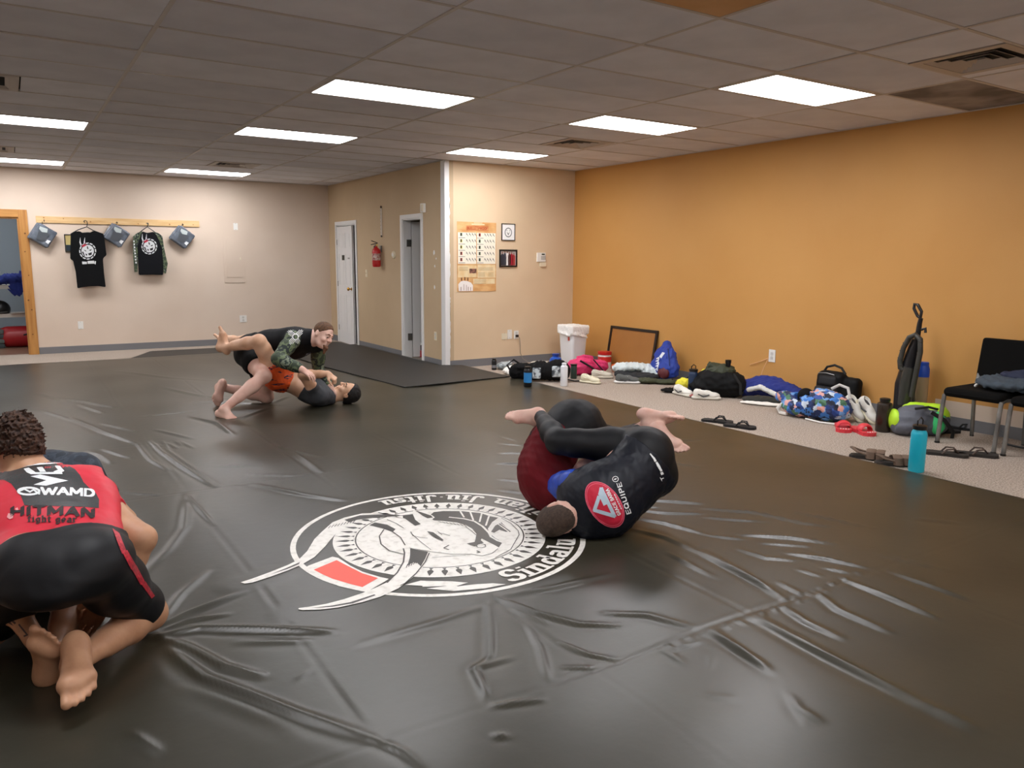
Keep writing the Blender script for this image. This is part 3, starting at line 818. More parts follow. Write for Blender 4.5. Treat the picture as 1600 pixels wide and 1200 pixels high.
Q = np.concatenate([Q, np.stack([rim, base, np.roll(base, -1), np.roll(rim, -1)], -1)])
me = bpy.data.meshes.new('mat_cover'); me.from_pydata(V.tolist(), [], Q.tolist()); me.update()
m_vinyl = mat('black_vinyl', '#2c2a20', 0.345, c2='#343126', scale=2.0, bump=0.15, bscale=18, bdist=0.004, spec=0.55)
matc = link('mat_cover', me, m_vinyl, None, True)
tag(matc, 'large wrinkled black vinyl mat cover with a white printed emblem, over most of the floor', 'mat')

# ---- emblem printed on the vinyl
m_print = mat('white_vinyl_print', '#efece4', 0.5, c2='#d6d2c8', scale=26, detail=6, lo=0.5, hi=0.72)
m_pdark = mat('dark_print_gap', '#35322d', 0.4)
m_pred = mat('red_vinyl_print', '#ee5a48', 0.5)
def zA(x, y): return (360 + x * .1875, 800 + y * .1875)
def zB(x, y): return (500 + x * .175, 760 + y * .175)
def zC(x, y): return (660 + x * .1625, 760 + y * .1625)
def gp(zf, pts): return [tuple(fl(*zf(*p), MATZ)[:2]) for p in pts]
def emblem(name, polys, lay, m):
    o = flat_print(name, polys, lambda u, v: (u, v, MATZ + .0012 + lay * .0007), m, matc)
    if name in ('emblem_petals', 'emblem_dark_lines', 'emblem_white_lines', 'emblem_dark_field', 'emblem_lettering'): o['kind'] = 'stuff'
    return o
def ringp(r0, r1, n=96, a0=0, a1=360):
    out = []
    for k in range(n):
        a, b = R(a0 + (a1 - a0) * k / n), R(a0 + (a1 - a0) * (k + 1) / n)
        out.append([(LC[0] + r * math.cos(t), LC[1] + r * math.sin(t)) for r, t in ((r0, a), (r1, a), (r1, b), (r0, b))])
    return out
emblem('emblem_ring', ringp(.714, .741), 0, m_print)
emblem('emblem_petal_band', ringp(.430, .538), 0, m_print)
emblem('emblem_disc', [[(LC[0] + .423 * math.cos(R(a)), LC[1] + .423 * math.sin(R(a))) for a in range(0, 360, 4)]], 0, m_print)
pet = []
for k in range(46):
    a = 2 * math.pi * (k + .3) / 46
    c, s = math.cos(a), math.sin(a)
    for sh in ([(.452, 0), (.460, .008), (.470, .0145), (.482, .0135), (.524, 0), (.482, -.0135), (.470, -.0145), (.460, -.008)], [(.436, .010), (.453, .002), (.453, -.002), (.436, -.010)]):
        pet.append([(LC[0] + r_ * c - t * s, LC[1] + r_ * s + t * c) for r_, t in sh])
emblem('emblem_petals', pet, 1, m_pdark)
emblem('emblem_panel_frame', [gp(zA, [(650, 450), (850, 375), (900, 385), (1000, 450), (1100, 500), (1250, 545), (1320, 560), (1290, 580), (1160, 655), (1100, 665), (900, 620), (700, 520), (620, 470)])], 1, m_print)
emblem('emblem_red_panel', [gp(zA, [(695, 485), (885, 405), (1000, 465), (1100, 515), (1230, 555), (1100, 630), (1000, 605), (850, 560), (770, 525)])], 2, m_pred)
# dark field behind the profile
emblem('emblem_dark_field', [gp(zC, [(60, 290), (110, 250), (200, 240), (360, 240), (560, 260), (650, 290), (735, 305), (680, 340), (630, 410), (640, 450), (700, 500), (770, 540), (735, 590), (700, 570), (620, 530), (570, 505), (560, 520), (590, 545), (540, 560), (500, 545), (510, 510), (520, 460), (480, 410), (420, 375), (330, 350), (200, 335), (110, 330)]),
    gp(zC, [(660, 440), (700, 380), (760, 350), (800, 390), (850, 440), (800, 440), (740, 420), (690, 450)]),
    gp(zB, [(440, 350), (490, 325), (600, 345), (675, 385), (650, 410), (560, 380)]),
    gp(zB, [(640, 262), (730, 262), (830, 250), (850, 300), (900, 340), (850, 355), (800, 320), (760, 290)])], 1, m_pdark)
wl = []
for pts, w in (([(260, 300), (400, 315), (500, 340), (580, 390), (640, 450), (660, 490), (720, 525), (790, 550), (740, 600)], .013), ([(365, 245), (400, 300)], .010), ([(460, 250), (490, 330)], .010), ([(570, 265), (550, 345)], .010), ([(640, 290), (610, 380)], .010), ([(735, 310), (680, 350), (640, 410)], .012), ([(705, 350), (830, 440)], .008), ([(730, 345), (850, 435)], .006)):
    wl += stroke2(gp(zC, pts), w)
emblem('emblem_white_lines', wl, 2, m_print)
emblem('emblem_far_horn', [gp(zA, [(85, 590), (120, 600), (180, 593), (330, 545), (480, 490), (600, 440), (700, 380), (790, 290), (830, 240), (900, 160), (1000, 90), (1120, 60)]) + gp(zB, [(520, 272), (640, 276), (740, 290), (740, 268), (640, 250), (500, 238)]) + gp(zA, [(1300, 12), (1100, 15), (950, 50), (850, 90), (760, 170), (700, 230), (640, 330), (570, 400), (480, 445), (330, 505), (180, 560)])], 2, m_print)
emblem('emblem_near_horn', [gp(zA, [(565, 815), (600, 822), (750, 818), (900, 800), (1100, 755), (1250, 710), (1400, 640), (1520, 550), (1600, 470)]) + gp(zB, [(960, 660), (995, 595), (965, 590), (800, 560), (765, 540), (745, 550), (755, 600), (745, 680), (690, 770), (600, 860)]) + gp(zA, [(1200, 640), (1100, 680), (950, 730), (800, 770), (650, 795), (570, 805)])], 2, m_print)
emblem('emblem_ear', [gp(zB, [(830, 210), (850, 215), (1000, 260), (1025, 280), (985, 310), (930, 318), (890, 330), (850, 300), (830, 255)])], 2, m_print)
dk = [gp(zA, [(950, 70), (1080, 32), (1300, 22), (1430, 32), (1400, 38), (1200, 50), (1060, 68), (990, 90)]), gp(zA, [(330, 527), (480, 467), (580, 422), (572, 440), (470, 482)]),
      gp(zB, [(805, 560), (965, 590), (940, 650), (900, 720), (870, 690), (830, 685), (780, 715), (800, 650), (805, 610)]), gp(zA, [(680, 806), (850, 785), (1000, 757), (1200, 692), (1210, 700), (1020, 768), (850, 795)]),
      gp(zB, [(850, 218), (990, 265), (1010, 283), (960, 290), (920, 270)]), gp(zB, [(955, 405), (1010, 415), (1060, 450), (1105, 485), (1090, 492), (1030, 465), (985, 435)]), gp(zB, [(1310, 515), (1390, 500), (1430, 470), (1440, 500), (1380, 540)])]
for pts, w in (([(975, 600), (940, 680), (860, 780), (760, 870), (720, 890)], .006), ([(745, 560), (755, 600), (745, 680), (690, 775), (600, 865)], .007), ([(810, 410), (830, 445), (900, 462), (960, 468)], .004), ([(820, 430), (900, 500), (990, 570)], .003), ([(1150, 530), (1105, 555), (1150, 570)], .006),
               ([(800, 555), (1000, 590), (1180, 610), (1350, 610), (1450, 625), (1540, 600), (1590, 560)], .004), ([(570, 390), (530, 450), (545, 520), (620, 580), (745, 610)], .006), ([(650, 410), (720, 460), (760, 530)], .005), ([(600, 300), (680, 335), (745, 375)], .004), ([(1000, 640), (1300, 620)], .003), ([(1400, 580), (1430, 592), (1400, 600)], .006),
               ([(1395, 535), (1410, 520), (1440, 516), (1475, 525), (1480, 542), (1450, 552), (1410, 550), (1395, 535)], .004), ([(1060, 420), (1110, 430), (1160, 445)], .004), ([(1050, 405), (1090, 440)], .003), ([(1300, 365), (1350, 400), (1395, 440)], .004)):
    dk += stroke2(gp(zB, pts), w)
for k in range(9):
    dk += stroke2(gp(zB, [(1060 + k * 32, 318 + k * 4), (1085 + k * 32, 326 + k * 5)]), .005)
    dk += stroke2(gp(zA, [(835 + k * 26, 118 - k * 6), (815 + k * 26, 140 - k * 6)]), .004)
for k in range(5): dk += stroke2(gp(zA, [(1465 + k * 20, 470 - k * 9), (1478 + k * 20, 440 - k * 6)]), .004)
dk += stroke2(gp(zC, [(760, 310), (850, 360), (920, 430), (930, 470), (850, 610), (700, 690)]), .004)
emblem('emblem_dark_lines', dk, 3, m_pdark)
emblem('emblem_brush_strokes', [gp(zC, [(0, 912), (270, 915), (440, 930), (300, 945), (340, 965), (500, 945), (680, 935), (800, 945), (600, 985), (300, 1010), (40, 985), (250, 960), (0, 970)]), gp(zB, [(760, 882), (900, 845), (1320, 862), (1230, 890), (1000, 897)])], 1, m_print)
def arc_text(word, a0, a1, name):
    polys, w = text_polys(word, (.20, .11), 0, .08)
    sc = .118
    def f(p): return [(LC[0] + (.684 - sc * v) * math.cos(R(a0 + (a1 - a0) * u / w)), LC[1] + (.684 - sc * v) * math.sin(R(a0 + (a1 - a0) * u / w))) for u, v in p]
    emblem(name, [f(p) for p in polys], 1, m_print)
arc_text('Sindalu', -91, -36.5, 'emblem_lettering'); arc_text('Brazilian', -29, 33, 'emblem_lettering')
arc_text('Jiu', 40, 59.5, 'emblem_lettering'); arc_text('.', 61, 63, 'emblem_lettering'); arc_text('Jitsu', 65, 94, 'emblem_lettering')

# thin black rubber mats by the door wall
m_rub = mat('black_rubber', '#282724', 0.55, bump=0.15, bscale=40)
def rubber(pts, label, z1=.012, z0=.001):
    o = MB().prism([(p[0], p[1]) for p in pts], (0, 0, 0), (1, 0, 0), (0, 1, 0), (0, 0, 1), z0, z1).build('rubber_mat', m_rub)
    return tag(o, label, 'mat', 'thin rubber mats by the doors')
# ================================================================ people: one implicit surface per body
def A3(v): return np.array([float(v[0]), float(v[1]), float(v[2])])
def nrm(v):
    v = A3(v); return v / (np.linalg.norm(v) + 1e-12)
def hop(P, x, y, L, far=True):
    """the point seen at (x, y) that lies a bone length L away from P"""
    d = nrm(ray(x, y)); o = np.array([0, 0, CAM_H]); q = A3(P) - o
    b = d @ q; disc = b * b - (q @ q - L * L)
    t = b if disc < 0 else (b + math.sqrt(disc) if far else b - math.sqrt(disc))
    return o + d * t
def onz(x, y, z): return A3(fl(x, y, z))
def ond(x, y, D): return A3(aD(x, y, D))
def lerp(a, b, t): return A3(a) * (1 - t) + A3(b) * t

class Body(Vol):
    """skin volume whose primitives carry a body-part tag"""
    def __init__(self, h, s=1.0):
        super().__init__(h); self.tags = []; self.s = s
    def T(self, t):
        self.tags += [t] * (len(self.pr) - len(self.tags)); return self
    def torso(self, pel, waist, chest, neck, shL, shR, hipL, hipR, wid=1.0, dep=1.0):
        s = self.s
        lat = nrm((shL - shR)); latp = nrm(hipL - hipR)
        fr = nrm(np.cross(lat, neck - chest)); frp = nrm(np.cross(latp, waist - pel)); frm = nrm(fr + frp)
        self.fr, self.frp, self.lat, self.latp = fr, frp, lat, latp
        self.cone(pel, waist, .165 * s * wid, .145 * s * wid, .06, (frp, 1.32 / dep)).T('pelvis')
        self.ell(pel - frp * .02 * s, np.array([.175 * wid, .125 * dep, .12]) * s, (latp, frp, np.cross(latp, frp)), .05).T('pelvis')
        self.cone(waist, chest, .145 * s * wid, .172 * s * wid, .07, (frm, 1.42 / dep)).T('belly')
        up = nrm(neck - chest)
        self.cone(chest, chest + (neck - chest) * .45, .172 * s * wid, .15 * s * wid, .06, (fr, 1.45 / dep)).T('chest')
        self.cone(lerp(shR, neck, .12), lerp(shL, neck, .12), .062 * s, .062 * s, .07).T('chest')
        self.cone(lerp(chest, neck, .5), neck, .11 * s, .062 * s, .05, (fr, 1.2)).T('chest')
        for sh in (shL, shR):
            self.cone(neck + up * .02, sh, .05 * s, .058 * s, .05).T('chest')
            self.ell(lerp(chest, sh, .35) + fr * .05 * s * dep, (.085 * s, .055 * s, .08 * s), (lat, fr, up), .05).T('chest')   # pectoral
            self.ell(lerp(chest, sh, .42) - fr * .055 * s * dep, (.085 * s, .05 * s, .11 * s), (lat, fr, up), .05).T('chest')    # shoulder blade
        return self
    def arm(self, sh, el, wr, side, mus=1.0):
        s = self.s * mus
        self.ell(sh, np.ones(3) * .064 * s, None, .03).T('uarm' + side)
        m = lerp(sh, el, .45)
        self.chain([sh, m, el], [.056 * s, .053 * s, .043 * s], .025).T('uarm' + side)
        m = lerp(el, wr, .3)
        self.chain([el, m, lerp(el, wr, .7), wr], [.042 * s, .046 * s, .036 * s, .0285 * s], .02).T('larm' + side)
    def leg(self, hip, kn, an, side, mus=1.0, calf=None):
        s = self.s * mus
        self.chain([hip, lerp(hip, kn, .35), lerp(hip, kn, .8), kn], [.098 * s, .092 * s, .068 * s, .058 * s], .035).T('thigh' + side)
        self.ell(kn, np.ones(3) * .060 * s, None, .03).T('knee' + side)
        back = A3(calf) if calf is not None else nrm(lerp(kn, an, .3) - lerp(hip, kn, .6) + 1e-6) * 0
        m = lerp(kn, an, .3) + back * .018
        self.chain([kn, m, lerp(kn, an, .62) + back * .008, an], [.052 * s, .058 * s, .044 * s, .034 * s], .025).T('shin' + side)
        self.cone(lerp(kn, an, .12) + back * .03, lerp(kn, an, .5) + back * .02, .036 * s, .036 * s, .04).T('shin' + side)
    def foot(self, an, toe, dors, side, flex=0.0, curl=0.0, spread=1.0):
        """toe: direction heel->toe, dors: direction of the instep; side 'L'/'R'"""
        s = self.s; toe = nrm(toe); dors = nrm(A3(dors) - toe * (A3(dors) @ toe))
        inn = np.cross(dors, toe) if side == 'L' else np.cross(toe, dors)      # towards the big toe
        inn = -nrm(inn)
        h = an - dors * .048 * s - toe * .030 * s
        self.ell(h, np.array([.046, .034, .034]) * s, (toe, inn, dors), .02).T('foot' + side)
        self.cone(an, an - dors * .03 * s, .037 * s, .036 * s, .02).T('foot' + side)
        ball = an + toe * .125 * s - dors * .056 * s
        bi = ball + inn * .026 * s; bo = ball - inn * .026 * s - toe * .022 * s
        self.cone(h + toe * .01 * s, bi, .030 * s, .026 * s, .025, (dors, 1.15)).T('foot' + side)
        self.cone(h, bo, .030 * s, .020 * s, .025, (dors, 1.1)).T('foot' + side)
        self.cone(an + toe * .02 * s, ball + dors * .012 * s, .035 * s, .026 * s, .03).T('foot' + side)
        self.cone(bi, bo, .024 * s, .019 * s, .02).T('foot' + side)
        # arch is scooped from the inner sole
        self.ell(an + toe * .055 * s - dors * .094 * s + inn * .034 * s, np.array([.045, .02, .022]) * s, (toe, inn, dors), .02, sub=True).T('foot' + side)
        tl = nrm(toe * math.cos(flex) + dors * math.sin(flex))
        td = nrm(dors * math.cos(flex) - toe * math.sin(flex))
        for k, (o, f, l, r_) in enumerate(((.031, .020, .040, .0150), (.010, .020, .040, .0098), (-.008, .014, .036, .0092), (-.025, .004, .032, .0088), (-.040, -.012, .028, .0086))):
            a = ball + inn * o * s * spread + toe * f * s - dors * .001
            b = a + tl * l * .55 * s + td * .004 * s
            c = b + nrm(tl * math.cos(curl) - td * math.sin(curl)) * l * .5 * s
            self.cone(a - tl * .015 * s, b, r_ * s * 1.02, r_ * s * .95, .006).T('foot' + side)
            self.cone(b, c, r_ * s * .95, r_ * s * 1.02, .004).T('foot' + side)
        self.heel = h
    def hand(self, wr, d, palm, side, curl=0.5, thumb=0.6, spread=1.0):
        """d finger direction, palm = direction the palm faces"""
        s = self.s; d = nrm(d); palm = nrm(A3(palm) - d * (A3(palm) @ d))
        th = np.cross(d, palm) if side == 'R' else np.cross(palm, d)          # towards the thumb
        t = 'hand' + side
        c = wr + d * .055 * s
        self.cone(wr, wr + d * .02 * s, .027 * s, .028 * s, .012).T(t)
        self.cone(wr + d * .02 * s + th * .014 * s, wr + d * .088 * s + th * .026 * s, .0165 * s, .0135 * s, .012).T(t)
        self.cone(wr + d * .02 * s - th * .012 * s, wr + d * .080 * s - th * .028 * s, .0165 * s, .0125 * s, .012).T(t)
        self.cone(wr + d * .02 * s, wr + d * .086 * s, .017 * s, .0135 * s, .012).T(t)
        for k, (o, l, r_, f) in enumerate(((.030, .072, .0088, .086), (.010, .080, .0090, .090), (-.011, .074, .0086, .086), (-.030, .058, .0078, .076))):
            p = wr + d * f * s + th * o * s
            u = nrm(d + th * (o * 2.2 * spread)); w = palm
            for q, (fr_, cu) in enumerate(((.45, .75), (.30, 1.0), (.25, .7))):
                a = curl * cu
                u, w = nrm(u * math.cos(a) + w * math.sin(a)), nrm(w * math.cos(a) - u * math.sin(a))
                p2 = p + u * l * fr_ * s
                self.cone(p, p2, r_ * s * (1 - .06 * q), r_ * s * (.95 - .06 * q), .003).T(t); p = p2
        p = wr + d * .022 * s + th * .022 * s + palm * .006 * s
        u = nrm(d * .62 + th * .75 + palm * .25)
        p2 = p + u * .042 * s; self.cone(p, p2, .0150 * s, .0118 * s, .010).T(t)
        u2 = nrm(d * .9 + th * (.75 - thumb) + palm * (.2 + .4 * thumb)); p3 = p2 + u2 * .032 * s; self.cone(p2, p3, .0112 * s, .0100 * s, .004).T(t)
        u3 = nrm(d * .95 + th * (.5 - thumb) + palm * (.25 + .5 * thumb)); self.cone(p3, p3 + u3 * .026 * s, .0100 * s, .0088 * s, .003).T(t)
    def head(self, c, f, up, neck, nk=1.0, face=True):
        s = self.s; f = nrm(f); up = nrm(A3(up) - f * (A3(up) @ f)); la = np.cross(up, f)
        self.hc, self.hf, self.hu, self.hl = c, f, up, la
        P = lambda l, fo, u: c + la * l * s + f * fo * s + up * u * s
        ax = (la, f, up)
        self.ell(P(0, -.012, .028), np.array([.074, .096, .088]) * s, ax, .03).T('head')
        self.ell(P(0, .028, -.040), np.array([.060, .062, .078]) * s, ax, .03).T('head')
        self.cone(P(-.03, .035, -.088), P(.03, .035, -.088), .026 * s, .026 * s, .03).T('head')
        self.ell(P(0, .068, -.098), np.array([.026, .022, .022]) * s, ax, .02).T('head')
        if face:
            self.cone(P(0, .086, .018), P(0, .108, -.022), .0085 * s, .0135 * s, .012).T('head')
            for q in (-1, 1):
                self.ell(P(q * .012, .098, -.026), np.ones(3) * .0095 * s, ax, .008).T('head')
                self.ell(P(q * .032, .092, .004), np.array([.019, .014, .012]) * s, ax, .010, sub=True).T('head')
                self.ell(P(q * .032, .078, .003), np.ones(3) * .0125 * s, ax, .005).T('head')
                self.cone(P(q * .012, .088, .026), P(q * .048, .074, .026), .008 * s, .007 * s, .012).T('head')
                self.ell(P(q * .042, .062, -.032), np.array([.022, .02, .02]) * s, ax, .02).T('head')
            self.cone(P(-.018, .086, -.056), P(.018, .086, -.056), .0075 * s, .0075 * s, .006).T('head')
            self.cone(P(-.016, .084, -.070), P(.016, .084, -.070), .0085 * s, .0085 * s, .006).T('head')
            self.cone(P(-.022, .096, -.0635), P(.022, .096, -.0635), .004 * s, .004 * s, .004, sub=True).T('head')
        for q in (-1, 1):
            self.ell(P(q * .077, -.012, -.004), np.array([.010, .021, .032]) * s, (la, f, up), .006).T('ear')
            self.ell(P(q * .088, -.010, .000), np.array([.006, .011, .017]) * s, (la, f, up), .004, sub=True).T('ear')
        self.chain([P(0, -.018, -.055), lerp(P(0, -.018, -.055), neck, .6), neck], [.056 * s * nk, .055 * s * nk, .064 * s * nk], .03).T('neck')
    def pick(self, out, spec, grow):
        """spec: {tag: [clip planes] or None}"""
        for t, p in zip(self.tags, self.pr):
            if t in spec:
                fn, lo, hi, kk, cl, sub = p
                if sub: continue
                out.pr.append(((lambda P, fn=fn: fn(P) - grow), lo - grow, hi + grow, kk, (cl or []) + (spec[t] or []), False))
        return out
    def hair(self, h, m, parent, thick=.014, front=.055, low=-.035, noise=None, side=None, nape=False):
        v = Vol(h); s = self.s
        c, f, up, la = self.hc, self.hf, self.hu, self.hl
        ax = (la, f, up)
        cl = [(c + f * front * s + up * .07 * s, f * .8 - up * .5), (c + up * low * s - f * .02, -up + f * .9)]
        sd = thick if side is None else side
        v.ell(c + (-f * .012 + up * .030) * s, np.array([.074 + sd, .096 + thick, .088 + thick]) * s, ax, .02, cl)
        if nape: v.ell(c + (-f * .034 - up * .030) * s, np.array([.060 + sd, .064 + thick, .082]) * s, ax, .03, cl)
        return link('hair', v.mesh('hair', noise), m, parent, True, True)
    def fit_cloth(self, name, spec, grow, m, parent, h=None, noise=None, extra=None, k_scale=1.0, floor=None):
        v = Vol(h or self.h); self.pick(v, spec, grow)
        if extra: extra(v)
        return link(name, v.mesh(name, noise, floor=floor), m, parent, True, True)
def plane(a, b, t, tilt=None):
    """cut everything beyond fraction t of bone a->b"""
    n = nrm(A3(b) - A3(a))
    return [(lerp(a, b, t), n if tilt is None else nrm(n + A3(tilt)))]
def eyes(B, parent, col_='#2a1c12', brow='#5a3c22'):
    s = B.s; P = lambda l, fo, u: B.hc + B.hl * l * s + B.hf * fo * s + B.hu * u * s
    for q in (-1, 1):
        v = Vol(.0022); v.ell(P(q * .032, .0835, .003), np.array([.011, .0085, .0062]) * s, (B.hl, B.hf, B.hu), .001)
        link('eye', v.mesh('eye'), mat('eye' + col_, col_, 0.25), parent, True, True)
        v = Vol(.0025); v.chain([P(q * .013, .094, .0285), P(q * .034, .088, .0335), P(q * .052, .072, .027)], [.0042 * s, .0045 * s, .003 * s], .003)
        link('eyebrow', v.mesh('eyebrow'), mat('brow' + brow, brow, 0.8), parent, True, True)

from mathutils.bvhtree import BVHTree
def wrap_print(name, polys, cloth, o, ex, ey, m, step=.02, off=.0022):
    """lay 2-D polygons on a cloth: (u,v) in metres about o along ex, ey, dropped along -(ex x ey) on to the surface"""
    o = Vector(o); ex = Vector(ex).normalized(); ey = Vector(ey); ey = (ey - ex * ey.dot(ex)).normalized(); ez = ex.cross(ey)
    me = cloth.data
    bv = BVHTree.FromPolygons([v.co for v in me.vertices], [p.vertices for p in me.polygons])
    mb = MB()
    for k, p in enumerate(refine(polys, step)):
        q = []
        for (u, v) in p:
            s0 = o + ex * u + ey * v + ez * .35
            hit, n_, _, _ = bv.ray_cast(s0, -ez, .8)
            if hit is None: q = None; break
            q.append(hit + n_ * (off + (k * 5 % 11) * 3e-5))
        if q: mb.add(q, [(0, 1, 2)])
    o_ = mb.build(name, m, cloth, world=True, fix=False)
    o_.data.polygons.foreach_set('use_smooth', [True] * len(o_.data.polygons))
    return o_
skin_a = mat('skin_tanned', '#c69775', 0.5, c2='#b58565', scale=14, bump=.08, bscale=120)
skin_b = mat('skin_pale_pink', '#e6bfae', 0.5, c2='#d9a997', scale=12, bump=.08, bscale=120)
skin_c = mat('skin_olive', '#e2b798', 0.5, c2='#d2a180', scale=12, bump=.08, bscale=120)
skin_d = mat('skin_light', '#e2bcab', 0.5, c2='#d3a190', scale=12, bump=.08, bscale=120)
m_lycra = mat('black_lycra', '#0c0d10', 0.55, c2='#101115', scale=6, bump=.12, bscale=30, spec=.3)
m_lycra2 = mat('navy_black_lycra', '#0a0e18', 0.5, c2='#0e1320', scale=6, bump=.2, bscale=22, spec=.3)
m_redl = mat('red_lycra', '#d81f38', 0.5, c2='#c9182f', scale=8, bump=.12, bscale=30)
m_ink = mat('white_ink', '#eef0f0', 0.55)
def ray_print(name, polys, cloth, m, step=5.0, off=.0022):
    """lay a print, given as picture polygons, on the cloth surface it is printed on"""
    me = cloth.data
    if '_bv' not in cloth_bv or cloth_bv['_bv'][0] is not cloth:
        cloth_bv['_bv'] = (cloth, BVHTree.FromPolygons([v.co for v in me.vertices], [tuple(p.vertices) for p in me.polygons]))
    bv = cloth_bv['_bv'][1]; mb = MB(); o = Vector((0, 0, CAM_H))
    for k, p in enumerate(refine(polys, step)):
        q = []
        for (u, v) in p:
            d = ray(u, v).normalized()
            hit, n_, _, _ = bv.ray_cast(o, d, 30)
            if hit is None: q = None; break
            if n_.dot(d) > 0: n_ = -n_
            q.append(hit + n_ * (off + (k * 5 % 11) * 3e-5))
        if q and max((q[0] - q[1]).length, (q[1] - q[2]).length, (q[2] - q[0]).length) < step * .012: mb.add(q, [(0, 1, 2)])
    if not mb.v: return None
    ob = mb.build(name, m, cloth, world=True, fix=False)
    ob.data.polygons.foreach_set('use_smooth', [True] * len(ob.data.polygons))
    return ob
cloth_bv = {}
def px_text(s, pa, pb, h, nib=(.16, .16), ang=0, track=.1, wide=1.0, sag=0.0, sk=0.0):
    """text polygons in picture coordinates: baseline pa->pb, cap height h px (positive up from the baseline)"""
    polys, w = text_polys(s, nib, ang, track, wide)
    ux, uy = (pb[0] - pa[0]) / w, (pb[1] - pa[1]) / w
    L = math.hypot(ux, uy); nx, ny = uy / L, -ux / L
    return [[(pa[0] + ux * u + nx * v * h + sk * v * h, pa[1] + uy * u + ny * v * h + sag * 4 * (u / w) * (1 - u / w)) for u, v in p] for p in polys]
PEOPLE_LOG = []
def blen(n, a, b): PEOPLE_LOG.append('%s %.2f' % (n, np.linalg.norm(A3(a) - A3(b))))
camR = A3(_r); camU = A3(_u); camF = A3(_f)

# ---------------------------------------------------------------- 1: kneeling wrestler in the red and black rash guard
def person_red():
    B = Body(.0055, 1.06)
    knR = onz(233, 958, .105); hipR = hop(knR, 146, 884, .45, False)
    fh = nrm(camF * np.array([1, 1, 0]))
    pel = hipR - camR * .105; hipL = hipR - camR * .21
    knL = hipL - camR * .27 + fh * .16 - np.array([0, 0, .30]); anL = knL - fh * .40 + camR * .10
    neck = hop(pel, 60, 762, .54, True)
    waist = lerp(pel, neck, .36) - np.array([0, 0, .015]); chest = lerp(pel, neck, .70) + np.array([0, 0, .012])
    shR = neck + camR * .185 - fh * .02 - np.array([0, 0, .05]); shL = neck - camR * .185 - fh * .02 - np.array([0, 0, .04])
    elR = hop(shR, 222, 842, .30, False); wrR = elR + np.array([-.13, .02, -.22])
    elL = lerp(shL, ond(50, 992, 2.60), .48) - camR * .10; wrL = ond(50, 992, 2.60)
    anR = hop(knR, 117, 1036, .43, False)
    hd = hop(neck, 27, 702, .20, True)
    for a in (('thighR', hipR, knR), ('shinR', knR, anR), ('torso', pel, neck), ('uarmR', shR, elR), ('foreL', elL, wrL)): blen(*a)
    e = empty('person', (float(pel[0]), float(pel[1]), MATZ), 0, 'person in red and black rash guard and black shorts kneeling with back to the viewer', 'person')
    B.torso(pel, waist, chest, neck, shL, shR, hipL, hipR, 1.06, .60)
    B.ell(hipR - fh * .03, (.078, .08, .07), None, .03).T('pelvis'); B.ell(hipL - fh * .03, (.078, .08, .07), None, .03).T('pelvis')
    B.leg(hipR, knR, anR, 'R', .95); B.leg(hipL, knL, anL, 'L', .95)
    B.arm(shR, elR, wrR, 'R', 1.08); B.arm(shL, elL, wrL, 'L', 1.05)
    toe = onz(121, 1122, .055)
    B.foot(anR, toe - anR + np.array([0, 0, -.01]), np.array([-.12, .10, -1.0]), 'R', flex=.15, curl=.25)
    B.foot(anL, np.array([.05, -1, -.05]), np.array([0, 0, -1]), 'L')
    B.hand(wrL, ond(62, 1020, 2.60) - wrL, camR * .8 + camF * .5, 'L', .75)
    B.hand(wrR, np.array([-.6, .2, -.7]), np.array([-.3, -.9, 0]), 'R', .6)
    B.head(hd, nrm(np.array([-.35, .75, -.75])), nrm(np.array([-.2, .75, .65])), neck, 1.1, face=False)
    body = link('body', B.mesh('body', floor=MATZ - .001), skin_a, e, True, True)
    hw = nrm(neck - pel)
    hem = lerp(pel, neck, .10); hem_n = -hw
    sh_spec = {'pelvis': [(hem, hem_n)], 'belly': [(hem, hem_n)], 'chest': None, 'uarmR': plane(shR, elR, .42), 'uarmL': plane(shL, elL, .45)}
    shirt = B.fit_cloth('shirt', sh_spec, .006, m_redl, e, noise=folds(.0018, 22, 3))
    shorts_spec = {'pelvis': [(hem + hw * .006, hw)], 'belly': [(hem + hw * .006, hw)], 'thighR': plane(hipR, knR, .86), 'thighL': plane(hipL, knL, .86)}
    shorts = B.fit_cloth('shorts', shorts_spec, .010, m_lycra, e, noise=folds(.0016, 20, 5))
    B.hair(.0045, mat('curly_brown_hair', '#2a1a12', 0.8, c2='#4a2f1e', scale=60, bump=.5, bscale=90), e, .030, .04, -.03, folds(.024, 85, 2, 2), .014, True)
    zP = lambda pts: [(x * .1125, 720 + y * .1125) for x, y in pts]
    pan = [zP([(-300, 160), (60, 90), (60, 268), (-300, 262)]), zP([(60, 90), (400, 25), (400, 625), (340, 618), (330, 520), (270, 470), (210, 390), (150, 310), (60, 268)]),
           zP([(400, 25), (650, 12), (800, 22), (930, 60), (1040, 120), (1110, 200), (1160, 300), (1160, 642), (800, 632), (400, 625)]), zP([(1160, 300), (1240, 380), (1330, 450), (1375, 540), (1372, 660), (1160, 642)])]
    ray_print('back_panel', pan, shirt, mat('charcoal_lycra', '#3a3a3a', 0.5, c2='#323233', scale=8, bump=.12, bscale=30), 4.0, .0012)
    wh = []
    for pl in ([(330, 120), (400, 105), (470, 150), (520, 185), (430, 190), (375, 170)], [(375, 170), (860, 165), (870, 195), (430, 195)], [(510, 100), (590, 95), (640, 160), (560, 165)], [(750, 75), (830, 80), (895, 150), (820, 190), (740, 160), (810, 140)],
               [(425, 225), (560, 200), (950, 285), (780, 320), (640, 355), (470, 340), (760, 270), (560, 245)], [(300, 80), (560, 40), (860, 35), (700, 55), (420, 75), (280, 100)], [(130, 100), (300, 55), (460, 30), (330, 65)]):
        wh.append(zP(pl))
